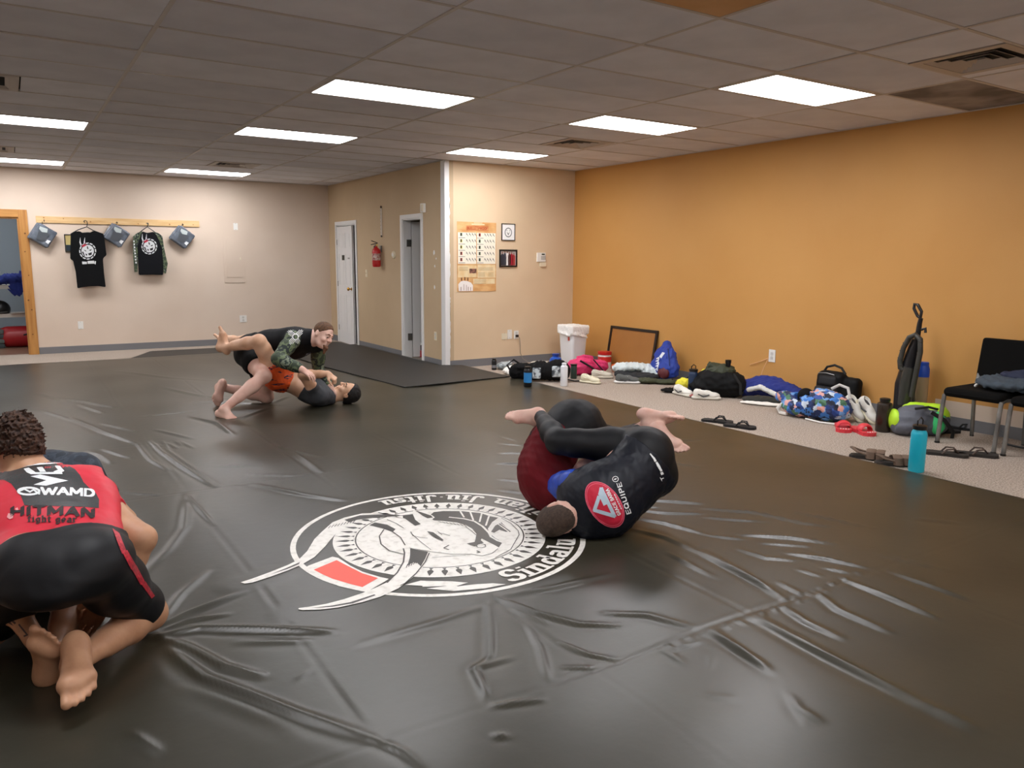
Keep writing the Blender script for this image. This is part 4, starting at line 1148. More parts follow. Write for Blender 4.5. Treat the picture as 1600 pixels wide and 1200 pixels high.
    ov = [(400 + 145 * math.cos(R(a)), 430 + 48 * math.sin(R(a))) for a in range(0, 361, 20)]
    wh += stroke2(zP(ov), 3.2) + stroke2(zP([(270, 430), (340, 400), (420, 440), (470, 410), (520, 450)]), 2.6) + stroke2(zP([(500, 400), (550, 420), (545, 470)]), 3)
    wh += px_text('WAMD', (570 * .1125, 720 + 475 * .1125), (1310 * .1125, 720 + 505 * .1125), 10.5, (.26, .22), 0, .06, 1.35, -1.2)
    ray_print('back_print', wh, shirt, m_ink, 3.0, .0030)
    bl = px_text('HITMAN', (150 * .1125, 720 + 772 * .1125), (1310 * .1125, 720 + 800 * .1125), 13.5, (.34, .06), 42, .16, 1.2, -3.0)
    bl += px_text('fight gear', (385 * .1125, 720 + 852 * .1125), (1065 * .1125, 720 + 862 * .1125), 9.0, (.26, .07), 42, .1, 1.1)
    ray_print('waist_lettering', bl, shirt, mat('black_ink', '#1c0a0c', 0.6), 3.0, .0030)
    ray_print('waist_emblem', [zP([(100, 790), (120, 735), (190, 750), (185, 800), (140, 820)]), zP([(215, 670), (250, 655), (260, 690), (230, 700)])], shirt, mat('pale_ink', '#e8a3a4', 0.6), 3.0, .0030)
    zS = lambda pts: [(x * .225, 880 + y * .225) for x, y in pts]
    ray_print('side_stripe', [[(175, 826), (186, 834), (197, 862), (190, 866)], [(190, 862), (198, 860), (212, 884), (204, 890)], [(203, 886), (212, 883), (226, 910), (219, 914)], [(218, 910), (226, 908), (241, 931), (236, 935)]], shorts, mat('red_lace', '#d42a40', 0.5, c2='#9a1426', scale=90), 3.0, .0022)
    # tattoo lines on the left forearm
    cloth_bv.clear(); tt_ = ray_print('tattoo', stroke2([(2, 932), (8, 940), (14, 948), (10, 956), (4, 952), (6, 944)], 3) + stroke2([(10, 960), (18, 968), (24, 974)], 3) + stroke2([(30, 976), (38, 986), (43, 992), (38, 994)], 2.5) + [[(0, 955), (9, 962), (22, 978), (14, 974), (0, 962)]], body, mat('tattoo_ink', '#4a3a3c', 0.6), 3, .0012)
    if tt_: tt_['kind'] = 'stuff'
    return e
person_red()

# ---------------------------------------------------------------- 2: partner sitting under him in the navy tee
def person_navy():
    B = Body(.008, 1.0)
    anL = onz(84, 1029, .10); knL = hop(anL, 120, 905, .42, True)
    pel = np.array([.02, 3.60, .15]); hipL = pel + np.array([.09, -.02, 0]); hipR = pel + np.array([-.09, -.02, 0])
    neck = ond(72, 742, 3.42); shL = ond(128, 738, 3.36); shR = neck + (neck - shL) * np.array([1, 1, .6])
    chest = lerp(pel, neck, .68); waist = lerp(pel, neck, .33)
    elL = hop(shL, 196, 812, .29, True); wrL = elL + np.array([-.02, -.14, -.20])
    knR = pel + np.array([-.22, -.26, .32]); anR = onz(118, 968, .10)
    elR = shR + np.array([-.12, -.18, -.2]); wrR = elR + np.array([.12, -.2, .05])
    for a in (('p2 thighL', hipL, knL), ('torso', pel, neck), ('sh', shL, neck), ('uarm', shL, elL)): blen(*a)
    e = empty('person', (float(pel[0]), float(pel[1]), MATZ), 0, 'person in dark navy tee sitting under the red rash guard wrestler, foot sole showing', 'person')
    B.torso(pel, waist, chest, neck, shL, shR, hipL, hipR)
    B.leg(hipL, knL, anL, 'L', .95); B.leg(hipR, knR, anR, 'R', .95)
    B.arm(shL, elL, wrL, 'L'); B.arm(shR, elR, wrR, 'R')
    top = ond(88, 990, 2.60)
    B.foot(anL, camU * .82 - camF * .42 + camR * .26, camF * .82 + camU * .40, 'L', flex=.0, curl=.15, spread=1.1)
    B.foot(anR, np.array([.5, -.6, -.3]), np.array([.2, .1, 1]), 'R')
    B.hand(wrL, np.array([-.3, -.6, -.4]), np.array([-.8, 0, 0]), 'L', .6); B.hand(wrR, np.array([.6, -.4, 0]), np.array([0, -.8, -.4]), 'R', .6)
    hd = neck + np.array([-.09, .10, .13])
    B.head(hd, nrm(np.array([-.3, -.9, -.2])), nrm(np.array([-.3, .1, 1])), neck, face=False)
    link('body', B.mesh('body', floor=MATZ - .001), skin_a, e, True, True)
    sw = plane(neck, pel, .95)
    B.fit_cloth('shirt', {'belly': sw, 'chest': None, 'uarmL': plane(shL, elL, .55), 'uarmR': plane(shR, elR, .55)}, .010, mat('navy_camo_tee', '#1e2530', 0.7, c2=['#2c3542', '#3a4450', '#232b36'], scale=16, lo=.38, hi=.62), e, noise=folds(.004, 18, 8))
    B.fit_cloth('shorts', {'pelvis': None, 'thighL': plane(hipL, knL, .62), 'thighR': plane(hipR, knR, .62)}, .010, mat('black_shorts', '#09090a', 0.7, spec=.2), e, noise=folds(.003, 18, 9))
    B.hair(.006, mat('dark_hair', '#15100d', 0.8), e, .014, .05, -.03, folds(.006, 60, 2))
    return e
person_navy()

# ---------------------------------------------------------------- 3: coach on top, camouflage sleeves
m_camo = mat('woodland_camo', '#34402f', 0.7, c2=['#5d6a4b', '#1e2a26', '#76806c', '#2c3b33'], scale=11, detail=2.5, lo=.36, hi=.66)
def person_coach():
    B = Body(.0062, 1.0)
    knL = onz(417, 620, .095); hipL = hop(knL, 402, 553, .43, False)
    tow = -camF * np.array([1, 1, 0])
    hipR = hipL + nrm(tow) * .18 + camR * (-.01); pel = (hipL + hipR) / 2 + np.array([0, 0, .03])
    anR = onz(349, 640, .105); knR = lerp(hop(anR, 413, 588, .43, True), ond(413, 588, 7.18), .5)
    anL = hop(knL, 343, 604, .42, True)
    Dp = float(camF @ (pel - np.array([0, 0, CAM_H])))
    waist = ond(420, 538, Dp - .02); chest = ond(452, 537, Dp - .05); neck = ond(483, 528, Dp - .10)
    shR = ond(459, 529, Dp - .24); shL = ond(497, 541, Dp + .08)
    elR = hop(shR, 434, 561, .29, False); wrR = hop(elR, 471, 577, .25, False)
    elL = hop(shL, 497, 580, .27, True); wrL = hop(elL, 516, 604, .25, False)
    hd = ond(505, 523, Dp - .14)
    for a in (('p3 thighL', hipL, knL), ('thighR', hipR, knR), ('shinR', knR, anR), ('shinL', knL, anL), ('torso', pel, neck), ('shw', shL, shR), ('uR', shR, elR), ('fR', elR, wrR), ('uL', shL, elL), ('fL', elL, wrL), ('hd', neck, hd)): blen(*a)
    e = empty('person', (float(pel[0]), float(pel[1]), MATZ), 0, 'person with camouflage sleeves and goatee kneeling on top in the far pair', 'person')
    B.torso(pel, waist, chest, neck, shL, shR, hipL, hipR, 1.0, 1.1)
    B.leg(hipL, knL, anL, 'L', 1.02); B.leg(hipR, knR, anR, 'R', 1.02)
    B.arm(shR, elR, wrR, 'R', 1.08); B.arm(shL, elL, wrL, 'L', 1.05)
    B.foot(anR, ond(368, 661, 6.86) - ond(338, 648, 6.95), np.array([0, 0, 1]) + camR * .25, 'R', curl=.2)
    B.foot(anL, ond(326, 628, 7.45) - ond(336, 597, 7.5), camR * -.6 + np.array([0, 0, -.4]) - camF * -.5, 'L', flex=.5)
    B.hand(wrR, ond(494, 591, Dp - .45) - ond(471, 577, Dp - .45), np.array([0, 0, -1]) + camF * .3, 'R', .45)
    B.hand(wrL, ond(522, 624, Dp - .3) - ond(516, 604, Dp - .3), camF + camR * -.2, 'L', .5)
    f = nrm(camR * .80 - camU * .42 - camF * .42)
    B.head(hd, f, nrm(camU * .9 + camR * .35), neck, 1.12)
    link('body', B.mesh('body', floor=MATZ - .001), skin_b, e, True, True)
    hw = nrm(neck - pel); hem = lerp(pel, neck, .08)
    shirt = B.fit_cloth('shirt', {'pelvis': [(hem, -hw)], 'belly': [(hem, -hw)], 'chest': None}, .007, mat('black_tee', '#07070b', 0.7, spec=.2), e, noise=folds(.003, 18, 11))
    slv = B.fit_cloth('sleeve', {'uarmR': None, 'larmR': plane(elR, wrR, .97)}, .0115, m_camo, e, noise=folds(.003, 26, 12))
    B.fit_cloth('sleeve', {'uarmL': None, 'larmL': plane(elL, wrL, .97)}, .0115, m_camo, e, noise=folds(.003, 26, 13))
    B.fit_cloth('shorts', {'pelvis': [(hem + hw * .01, hw)], 'belly': [(hem + hw * .01, hw)], 'thighR': plane(hipR, knR, .50), 'thighL': plane(hipL, knL, .62)}, .018, mat('black_shorts', '#09090a', 0.7, spec=.2), e, noise=folds(.004, 18, 14))
    m_h = mat('short_brown_hair', '#4a3220', 0.8, c2='#6a4a30', scale=40)
    B.hair(.005, m_h, e, .007, .062, -.01, folds(.004, 70, 4))
    v = Vol(.004); P = lambda l, fo, u: B.hc + B.hl * l + B.hf * fo + B.hu * u
    v.chain([P(-.026, .084, -.082), P(0, .100, -.098), P(.026, .084, -.082)], [.011, .016, .011], .01).cone(P(0, .092, -.1), P(0, .100, -.15), .024, .010, .01)
    link('beard', v.mesh('beard', folds(.003, 80, 1)), mat('goatee', '#6b4630', 0.85), e, True, True)
    eyes(B, e, '#1d1a18', '#6b4a34')
    z = lambda pts: [(440 + x * .05, 505 + y * .05) for x, y in pts]
    w = []
    c = (430, 430)
    w += stroke2(z([(c[0] + 85 * math.cos(R(a)), c[1] + 85 * math.sin(R(a))) for a in range(0, 361, 30)]), 1.2)
    for dx, dy in ((-.78, -.62), (.72, -.66), (-.62, .78), (.40, .9)):
        for k in (-1.5, -.5, .5, 1.5):
            nx, ny = -dy, dx; l = 290 if abs(k) < 1 else 235
            if (dx, dy) == (.40, .9): l *= .75
            w += stroke2(z([(c[0] + dx * 85 + nx * k * 42, c[1] + dy * 85 + ny * k * 40), (c[0] + dx * l + nx * k * 40, c[1] + dy * l + ny * k * 40)]), .72)
    ray_print('sun_symbol', w, slv, m_ink, 2.0, .003)
    cloth_bv.clear()
    ray_print('sun_symbol', w, shirt, m_ink, 2.0, .0075)
    ray_print('chest_crest', [z([(720, 1030), (790, 920), (900, 900), (915, 980), (860, 1080), (760, 1080)])], shirt, mat('crest_ink', '#8d93a6', 0.6, c2='#23263a', scale=60), 2.0, .003)
    return e
person_coach()

# ---------------------------------------------------------------- 4: man on his back in orange shorts
def person_orange():
    B = Body(.0062, .98)
    D0_ = 7.42
    pel = ond(437, 588, D0_ - .02); neck = ond(512, 618, D0_ + .12); chest = ond(487, 610, D0_ + .08); waist = ond(460, 597, D0_ + .03)
    hipR = pel - camF * .09 + camU * .0; hipL = pel + camF * .09      # his right side is towards the viewer? he faces up, head to the right
    shN = ond(497, 617, D0_ - .08); shF = ond(505, 612, D0_ + .28)
    knN = hop(hipR, 405, 533, .42, False); anN = hop(knN, 345, 544, .42, True)
    knF = hop(hipL, 410, 530, .44, True); anF = ond(366, 531, 7.80)
    elN = hop(shN, 473, 586, .28, False); wrN = hop(elN, 512, 584, .24, False)
    elF = shF + np.array([-.2, .05, .15]); wrF = elF + np.array([-.2, .02, .06])
    hd = ond(543, 613, D0_ + .14)
    for a in (('p4 thighN', hipR, knN), ('shinN', knN, anN), ('torso', pel, neck), ('uN', shN, elN), ('fN', elN, wrN), ('shw', shN, shF), ('hd', neck, hd)): blen(*a)
    e = empty('person', (float(chest[0]), float(chest[1]), MATZ), 0, 'person in orange shorts and grey tee lying face up with legs around the coach', 'person')
    # facing up: left = cross(up_body, front)
    upb = nrm(neck - pel)
    B.torso(pel, waist, chest, neck, shF, shN, hipL, hipR, .95, .95) if np.cross(nrm(shF - shN), upb)[2] > 0 else B.torso(pel, waist, chest, neck, shN, shF, hipR, hipL, .95, .95)
    sN, sF = ('R', 'L') if np.cross(nrm(shF - shN), upb)[2] > 0 else ('L', 'R')
    B.leg(hipR, knN, anN, sN, 1.0); B.leg(hipL, knF, anF, sF, 1.0)
    B.arm(shN, elN, wrN, sN, 1.0); B.arm(shF, elF, wrF, sF, 1.0)
    B.foot(anN, ond(334, 517, 7.50) - ond(342, 550, 7.50), camR * -.8 + camU * .1, sN, flex=.1)
    B.foot(anF, ond(334, 513, 7.75) - ond(364, 530, 7.75), camR * -.3 + camU * .8, sF, flex=.1)
    B.hand(wrN, ond(523, 592, D0_ - .3) - wrN, np.array([0, 0, -1]) + camF * .2, sN, 1.3)
    B.hand(wrF, np.array([.3, -.6, 0]), np.array([0, 0, -1]), sF, .9)
    f = nrm(camU * .88 - camR * .30 - camF * .28)
    B.head(hd, f, nrm(camR * .9 + camU * .1), neck, 1.0)
    link('body', B.mesh('body', floor=MATZ - .001), skin_c, e, True, True)
    hw = nrm(neck - pel)
    B.fit_cloth('shirt', {'belly': [(lerp(pel, neck, .52), -hw)], 'chest': None, 'uarm' + sN: plane(shN, elN, .45), 'uarm' + sF: plane(shF, elF, .5)}, .011, mat('charcoal_tee', '#44474c', 0.8, c2='#3b3e43', scale=12), e, noise=folds(.006, 20, 21), floor=MATZ - .001)
    m_or = mat('orange_shorts', '#e0561c', 0.6, c2=['#e0561c', '#e0561c', '#31203a', '#e0561c'], scale=7, detail=2, stretch=(1, 1, 4), lo=.4, hi=.66)
    B.fit_cloth('shorts', {'pelvis': [(lerp(pel, neck, .16), hw)], 'belly': [(lerp(pel, neck, .22), hw)], 'thigh' + sN: plane(hipR, knN, .42), 'thigh' + sF: plane(hipL, knF, .42)}, .016, m_or, e, noise=folds(.008, 24, 22))
    B.hair(.005, mat('black_hair', '#120e0c', 0.7), e, .014, .040, -.03, folds(.006, 60, 6), None, True)
    eyes(B, e, '#17110d', '#17110d')
    return e
person_orange()

# ---------------------------------------------------------------- 5: curled up, navy rash guard, back to the viewer
def person_curled():
    B = Body(.0055, 1.0)
    pel = ond(1003, 722, 4.16); neck = ond(902, 800, 4.02)
    waist = ond(985, 752, 4.08); chest = ond(940, 782, 4.00)
    shR = ond(896, 760, 4.05); shL = ond(922, 823, 4.04)
    hipR = ond(1000, 700, 4.19); hipL = ond(1010, 738, 4.24)
    knR = hop(hipR, 872, 690, .44, False); anR = hop(knR, 843, 648, .42, True)
    knL = hop(hipL, 930, 690, .43, True); anL = hop(knL, 992, 742, .40, True)
    elR = shR + nrm(camF * .9 - camR * .25 - camU * .1) * .29; wrR = elR + nrm(camR * .9 + camF * .1 + camU * .1) * .25
    elL = shL + nrm(camF * .9 - camR * .3 - camU * .03) * .28; wrL = elL + nrm(camR * .8 + camU * .3) * .25
    hd = ond(874, 815, 3.98); hd[2] = max(hd[2], .135)
    for a in (('p5 torso', pel, neck), ('thR', hipR, knR), ('shR', knR, anR), ('shw', shL, shR), ('hips', hipL, hipR), ('hd', hd, neck)): blen(*a)
    e = empty('person', (float(chest[0]), float(chest[1]), MATZ), 0, 'person in navy rash guard with round red back logo, rolled up on the mat', 'person')
    B.torso(pel, waist, chest, neck, shL, shR, hipL, hipR, 1.03, 1.12)
    for hp in (hipR, hipL): B.ell(hp + camR * .055 - camF * .03 - camU * .01, np.ones(3) * .105, None, .05).T('pelvis')
    B.leg(hipR, knR, anR, 'R', 1.0); B.leg(hipL, knL, anL, 'L', 1.0)
    B.arm(shR, elR, wrR, 'R', 1.05); B.arm(shL, elL, wrL, 'L', 1.0)
    B.foot(anR, ond(806, 620, 4.42) - ond(846, 632, 4.47), camU * .9 - camF * .6, 'R', flex=-.1, curl=.2)
    B.foot(anL, np.array([.2, .6, -.2]), np.array([.2, -.2, .5]), 'L')
    B.hand(wrR, ond(922, 722, 4.3) - ond(905, 724, 4.3), camU + camF * .2, 'R', .9); B.hand(wrL, camR + camU * .2, camU, 'L', .8)
    B.head(hd, nrm(camF * .85 + camU * .25 + camR * .30), nrm(-camR * .75 - camU * .42 + camF * .1), neck, 1.1, face=False)
    link('body', B.mesh('body', floor=MATZ - .001), skin_d, e, True, True)
    hw = nrm(neck - pel); hem = lerp(pel, neck, -.05)
    shirt = B.fit_cloth('shirt', {'pelvis': [(hem, -hw + camU * .35)], 'belly': None, 'chest': None}, .008, m_lycra2, e, noise=folds(.0042, 38, 31), floor=MATZ - .001)
    m_blue = mat('bright_blue_lycra', '#1747b8', 0.5, c2='#123c9e', scale=8)
    B.fit_cloth('sleeve', {'uarmR': None, 'larmR': plane(elR, wrR, .9)}, .022, m_blue, e, noise=folds(.003, 26, 32)); B.fit_cloth('sleeve', {'uarmL': None, 'larmL': plane(elL, wrL, .9)}, .022, m_blue, e, noise=folds(.003, 26, 33), floor=MATZ - .001)
    B.fit_cloth('leggings', {'pelvis': None, 'thighR': None, 'kneeR': None, 'shinR': plane(knR, anR, .93), 'thighL': None, 'kneeL': None, 'shinL': plane(knL, anL, .93)}, .006, m_lycra, e, noise=folds(.0018, 18, 34))
    B.hair(.0045, mat('cropped_brown_hair', '#352820', 0.85, c2='#46362b', scale=70, bump=.4, bscale=160), e, .007, .055, -.12, folds(.002, 90, 6), None, True)
    z = lambda pts: [(860 + x * .14164, 680 + y * .14164) for x, y in pts]
    el = lambda k, n=40: [(598 + k * (198 * math.cos(2 * math.pi * q / n) + 65 * math.sin(2 * math.pi * q / n)), 765 + k * (37 * math.cos(2 * math.pi * q / n) + 241 * math.sin(2 * math.pi * q / n))) for q in range(n + 1)]
    ray_print('logo_disc', [z(el(1.0)[:-1])], shirt, mat('logo_red', '#d2203f', 0.55), 3.0, .0022)
    ray_print('logo_rim', stroke2(z(el(.94)), .9) + stroke2(z(el(1.02)), 1.2), shirt, mat('logo_pink', '#f06a84', 0.55), 3.0, .0030)
    ray_print('logo_triangle', stroke2(z([(535, 680), (488, 825), (705, 890), (562, 590), (548, 650), (600, 760)]), 5.6), shirt, mat('logo_pale_blue', '#c3d7e6', 0.55), 3.0, .0034)
    zz = lambda x, y: (860 + x * .14164, 680 + y * .14164)
    ray_print('logo_lettering', px_text('GRACIE BARRA', zz(774, 872), zz(636, 588), 4.8, (.20, .2), 0, .12, 1.0) + [q_ for k_ in range(7) for q_ in stroke2([zz(778 - k_ * 11.5, 812 - k_ * 24), zz(772 - k_ * 11.5, 798 - k_ * 24)], 1.5)], shirt, m_ink, 2.0, .0036)
    ray_print('back_lettering', px_text('EQUIPE', zz(885, 860), zz(772, 520), 6.4, (.20, .2), 0, .16, 1.2) + stroke2(z([(715 + 32 * math.cos(R(a)), 487 + 30 * math.sin(R(a))) for a in range(0, 361, 30)]), .9) + stroke2(z([(700, 495), (715, 480), (712, 495), (730, 480)]), .8), shirt, m_ink, 2.0, .0034)
    ms = px_text('T', (1037.0, 749), (1034.6, 744.5), 4.2, (.22, .22)) + stroke2([(1034, 740.5), (1033.2, 738.5)], 4.2) + stroke2([(1032.5, 735.5), (1028, 727.5), (1025.5, 723)], [3.4, 4.2, 3.2]) + stroke2([(1023.5, 720.5), (1021.5, 716.5), (1019, 713.5), (1015.8, 709.5)], [3.6, 3.2, 2.6, 2.0])
    ray_print('hip_lettering', ms, shirt, m_ink, 2.0, .0034)
    return e
person_curled()

# ---------------------------------------------------------------- 6: partner in maroon
def person_maroon():
    B = Body(.0062, 1.0)
    pel = ond(896, 668, 4.62); neck = ond(880, 778, 4.46)
    waist = ond(862, 700, 4.54); chest = ond(855, 745, 4.46)
    shL = ond(872, 770, 4.30); shR = ond(888, 765, 4.64)
    hipN = pel - camF * .09 + camU * .0; hipF = pel + camF * .09 + camU * .01
    knF = hop(hipF, 962, 702, .43, True); anF = ond(1013, 661, 4.50)
    knN = hop(hipN, 960, 690, .40, True); anN = ond(1027, 670, 4.42)
    elL = ond(905, 745, 4.36); wrL = ond(908, 728, 4.30)
    elR = ond(930, 740, 4.62); wrR = ond(950, 720, 4.45)
    hd = ond(915, 775, 4.52); hd[2] = max(hd[2], .14)
    for a in (('p6 torso', pel, neck), ('thF', hipF, knF), ('shF', knF, anF), ('thN', hipN, knN), ('shN', knN, anN)): blen(*a)
    e = empty('person', (float(chest[0]), float(chest[1]), MATZ), 0, 'person in maroon shirt and black leggings, ankles crossed, behind the navy rash guard', 'person')
    B.torso(pel, waist, chest, neck, shL, shR, hipN, hipF, 1.05, 1.1)
    B.leg(hipF, knF, anF, 'R', 1.0); B.leg(hipN, knN, anN, 'L', 1.0)
    B.arm(shL, elL, wrL, 'L', .95); B.arm(shR, elR, wrR, 'R', .95)
    B.foot(anF, ond(1070, 652, 4.40) - ond(1018, 646, 4.5), -camU * .95 + camR * .1 - camF * .1, 'L', flex=.1)
    B.foot(anN, ond(1066, 694, 4.30) - ond(1026, 672, 4.40), -camF * .75 + camU * .5 + camR * .2, 'R', flex=-.1)
    B.hand(wrL, ond(920, 719, 4.28) - wrL, camR * .2 + camF, 'L', .6); B.hand(wrR, camR * .6 - camF * .3, -camU, 'R', .8)
    B.head(hd, nrm(camR + camU * .3), nrm(-camU * .8 + camR * .4), neck, 1.0, face=False)
    link('body', B.mesh('body', floor=MATZ - .001), skin_d, e, True, True)
    hw = nrm(neck - pel)
    B.fit_cloth('shirt', {'pelvis': [(lerp(pel, neck, .22), -hw + camR * .25)], 'belly': [(lerp(pel, neck, .14), -hw + camR * .25)], 'chest': None, 'uarmL': plane(shL, elL, .9), 'uarmR': plane(shR, elR, .9)}, .012, mat('maroon_cotton', '#5d0b14', 0.75, c2='#680f19', scale=6, spec=.2, bump=.15, bscale=24), e, noise=folds(.008, 22, 41), floor=MATZ - .001)
    B.fit_cloth('leggings', {'pelvis': None, 'belly': [(lerp(pel, neck, .24), hw)], 'thighR': None, 'kneeR': None, 'shinR': plane(knF, anF, .72), 'thighL': None, 'kneeL': None, 'shinL': plane(knN, anN, .80)}, .010, mat('black_leggings', '#0e0f12', 0.6, c2='#131417', scale=6, spec=.25), e, noise=folds(.003, 16, 42))
    B.hair(.006, mat('dark_hair', '#15100d', 0.8), e, .012, .05, -.03, folds(.006, 60, 2))
    return e
person_maroon()
# ================================================================ things on the walls
def quad_frame(name, cx, cz, w, h, y, label, cat, fw, m_f, group=None):
    e = empty(name, (cx, y, cz), 0, label, cat, group)
    f = MB()
    for s in (-1, 1):
        f.box((s * (w - fw) / 2, -.009, 0), (fw, .018, h), bevel=.003); f.box((0, -.009, s * (h - fw) / 2), (w - 2 * fw + .002, .018, fw), bevel=.003)
    f.build('frame', m_f, e)
    return e
# pine rail with hooks
rail = tag(MB().bb((0.40, YB - .02, 1.917), (2.645, YB, 2.012), .003).build('hook_rail', m_woodl), 'long pale pine board with hooks above the hanging shirts', 'rail')
HK = [(.50, 1.93), (1.015, 1.93), (1.455, 1.93), (1.885, 1.93), (2.39, 1.93)]
for (x, z) in HK:
    MB().tube([(x, YB - .02, z + .03), (x, YB - .045, z + .025), (x, YB - .075, z + .005), (x, YB - .08, z + .02)], .005, 8).build('hook', m_black, rail, True)
for (x, z, s) in ((.5, 1.99, .010), (1.1, 1.95, .012), (1.75, 1.94, .009), (2.2, 1.945, .012), (2.55, 1.95, .008), (.75, 1.985, .008)):
    MB().lathe([(s, 0), (s * .6, .001), (.0005, .0012)], (x, YB - .02, z), 10, Matrix.Rotation(R(90), 3, 'X')).build('knot', mat('rail_knot', '#b07a42', 0.6), rail)
# wrapped uniforms hanging by a corner
m_wrap = mat('grey_poly_wrap', '#6d7580', 0.25, c2='#4d5560', scale=9, bump=.5, bscale=18, bdist=.01, spec=.6)
def package(k, x, z, rot, label):
    e = empty('wrapped_package', (x, YB - .085, z), 0, label, 'package', 'wrapped packages on the hook rail')
    Rm = Matrix.Rotation(rot, 3, 'Y')
    v = Vol(.008); v.box((0, 0, 0), (.27, .055, .27), [Rm @ Vector((1, 0, 0)), Vector((0, 1, 0)), Rm @ Vector((0, 0, 1))], .02, .01)
    v.box(Rm @ Vector((-.02, .028, -.01)), (.28, .03, .27), [Rm @ Vector((1, 0, 0)), Vector((0, 1, 0)), Rm @ Vector((0, 0, 1))], .012, .01)
    link('wrapper', v.mesh('wrapper', folds(.006, 22, k)), m_wrap, e, True)
    def P(u, w): q = Rm @ Vector((u, 0, w)); return (q.x, -.036, q.z)
    fl_ = [[(-.10, .09), (.0, .11), (.02, .06), (-.04, .03), (-.09, .05)], [(.07, -.03), (.115, -.02), (.11, -.08), (.065, -.07)]]
    flat_print('care_label', [fl_[1]], P, mat('white_label', '#dfe3e6', 0.5), e, up=(0, -1, 0))
    flat_print('printed_crest', [fl_[0]], P, mat('pale_crest', '#b9c3c2', 0.5), e, up=(0, -1, 0))
    flat_print('printed_panel', [[(-.08, .02), (.06, .06), (.05, -.07), (-.05, -.10)]], P, mat('dark_crest', '#4a4f55', 0.4), e, up=(0, -1, 0))
    MB().tube([Vector((0, 0, .20)) , Vector((0, .01, .16)), Rm @ Vector((-.10, .02, .13))], .004, 6).build('hanger_loop', m_black, e, True)
package(1, .475, 1.735, R(33), 'grey wrapped package on the rail hook nearest the pine doorway'); package(2, 1.44, 1.755, R(35), 'grey wrapped package hanging between the two black shirts'); package(3, 2.375, 1.75, R(38), 'grey wrapped package on the last hook, right of the camouflage sleeved shirt')
# hanging shirts
def hanging(name, label, zf, outline, ysurf, m, thick=.035):
    pts = [aY(*zf(*p), ysurf) for p in outline]
    c = sum(pts, Vector()) / len(pts)
    e = empty(name, (c.x, ysurf, c.z), 0, label, 'shirt')
    poly = [(p.x - c.x, p.z - c.z) for p in pts]
    b = MB().prism(poly, (0, 0, 0), (1, 0, 0), (0, 0, 1), (0, 1, 0), 0, thick)
    me = b.mesh('fabric'); bm = bmesh.new(); bm.from_mesh(me); bmesh.ops.recalc_face_normals(bm, faces=bm.faces)
    bmesh.ops.bevel(bm, geom=[x for x in bm.edges], offset=.008, segments=2, affect='EDGES'); bmesh.ops.triangulate(bm, faces=bm.faces)
    bm.to_mesh(me); bm.free()
    link('fabric', me, m, e)
    return e, c
zT = lambda x, y: (90 + x * .11875, 330 + y * .11875)
YS = YB - .10
m_tee = mat('black_cotton', '#08090b', 0.8, spec=.2, bump=.4, bscale=9, bdist=.02)
tee, tc_ = hanging('tee_shirt', 'black tee with white round crest on a hanger, on the rail', zT, [(290, 262), (330, 285), (420, 285), (470, 258), (560, 285), (605, 300), (625, 420), (645, 580), (605, 612), (598, 640), (610, 800), (635, 1000), (540, 985), (420, 990), (330, 1000), (262, 1015), (240, 800), (205, 650), (168, 630), (170, 450), (172, 300), (215, 270)], YS, m_tee)
rg, rc_ = hanging('rash_guard', 'black shirt with camouflage sleeves and round crest hanging from the rail', zT, [(1115, 265), (1180, 285), (1265, 270), (1310, 330), (1375, 480), (1385, 640), (1390, 840), (1250, 835), (1070, 838), (1058, 600), (1050, 460), (1075, 360)], YS, mat('black_lycra_hung', '#080a10', 0.6, spec=.2, bump=.3, bscale=9, bdist=.02))
def strap_part(zf, outline, c, e, nm, m, ys, t0, t1):
    pts = [aY(*zf(*p), ys) for p in outline]
    return MB().prism([(p.x - c.x, p.z - c.z) for p in pts], (0, 0, 0), (1, 0, 0), (0, 0, 1), (0, 1, 0), t0, t1).build(nm, m, e)
strap_part(zT, [(1115, 265), (1075, 360), (1050, 460), (1055, 640), (1050, 800), (1015, 800), (1000, 640), (992, 480), (998, 330), (1050, 285)], rc_, rg, 'sleeve', m_camo, YS, -.008, .03)
strap_part(zT, [(1265, 270), (1330, 290), (1378, 330), (1400, 480), (1430, 620), (1448, 690), (1425, 820), (1395, 810), (1385, 640), (1375, 480), (1310, 330)], rc_, rg, 'sleeve', m_camo, YS, -.008, .03)
m_crw = mat('crest_white', '#d9dcdd', 0.6); m_crr = mat('crest_red', '#b8233a', 0.6)
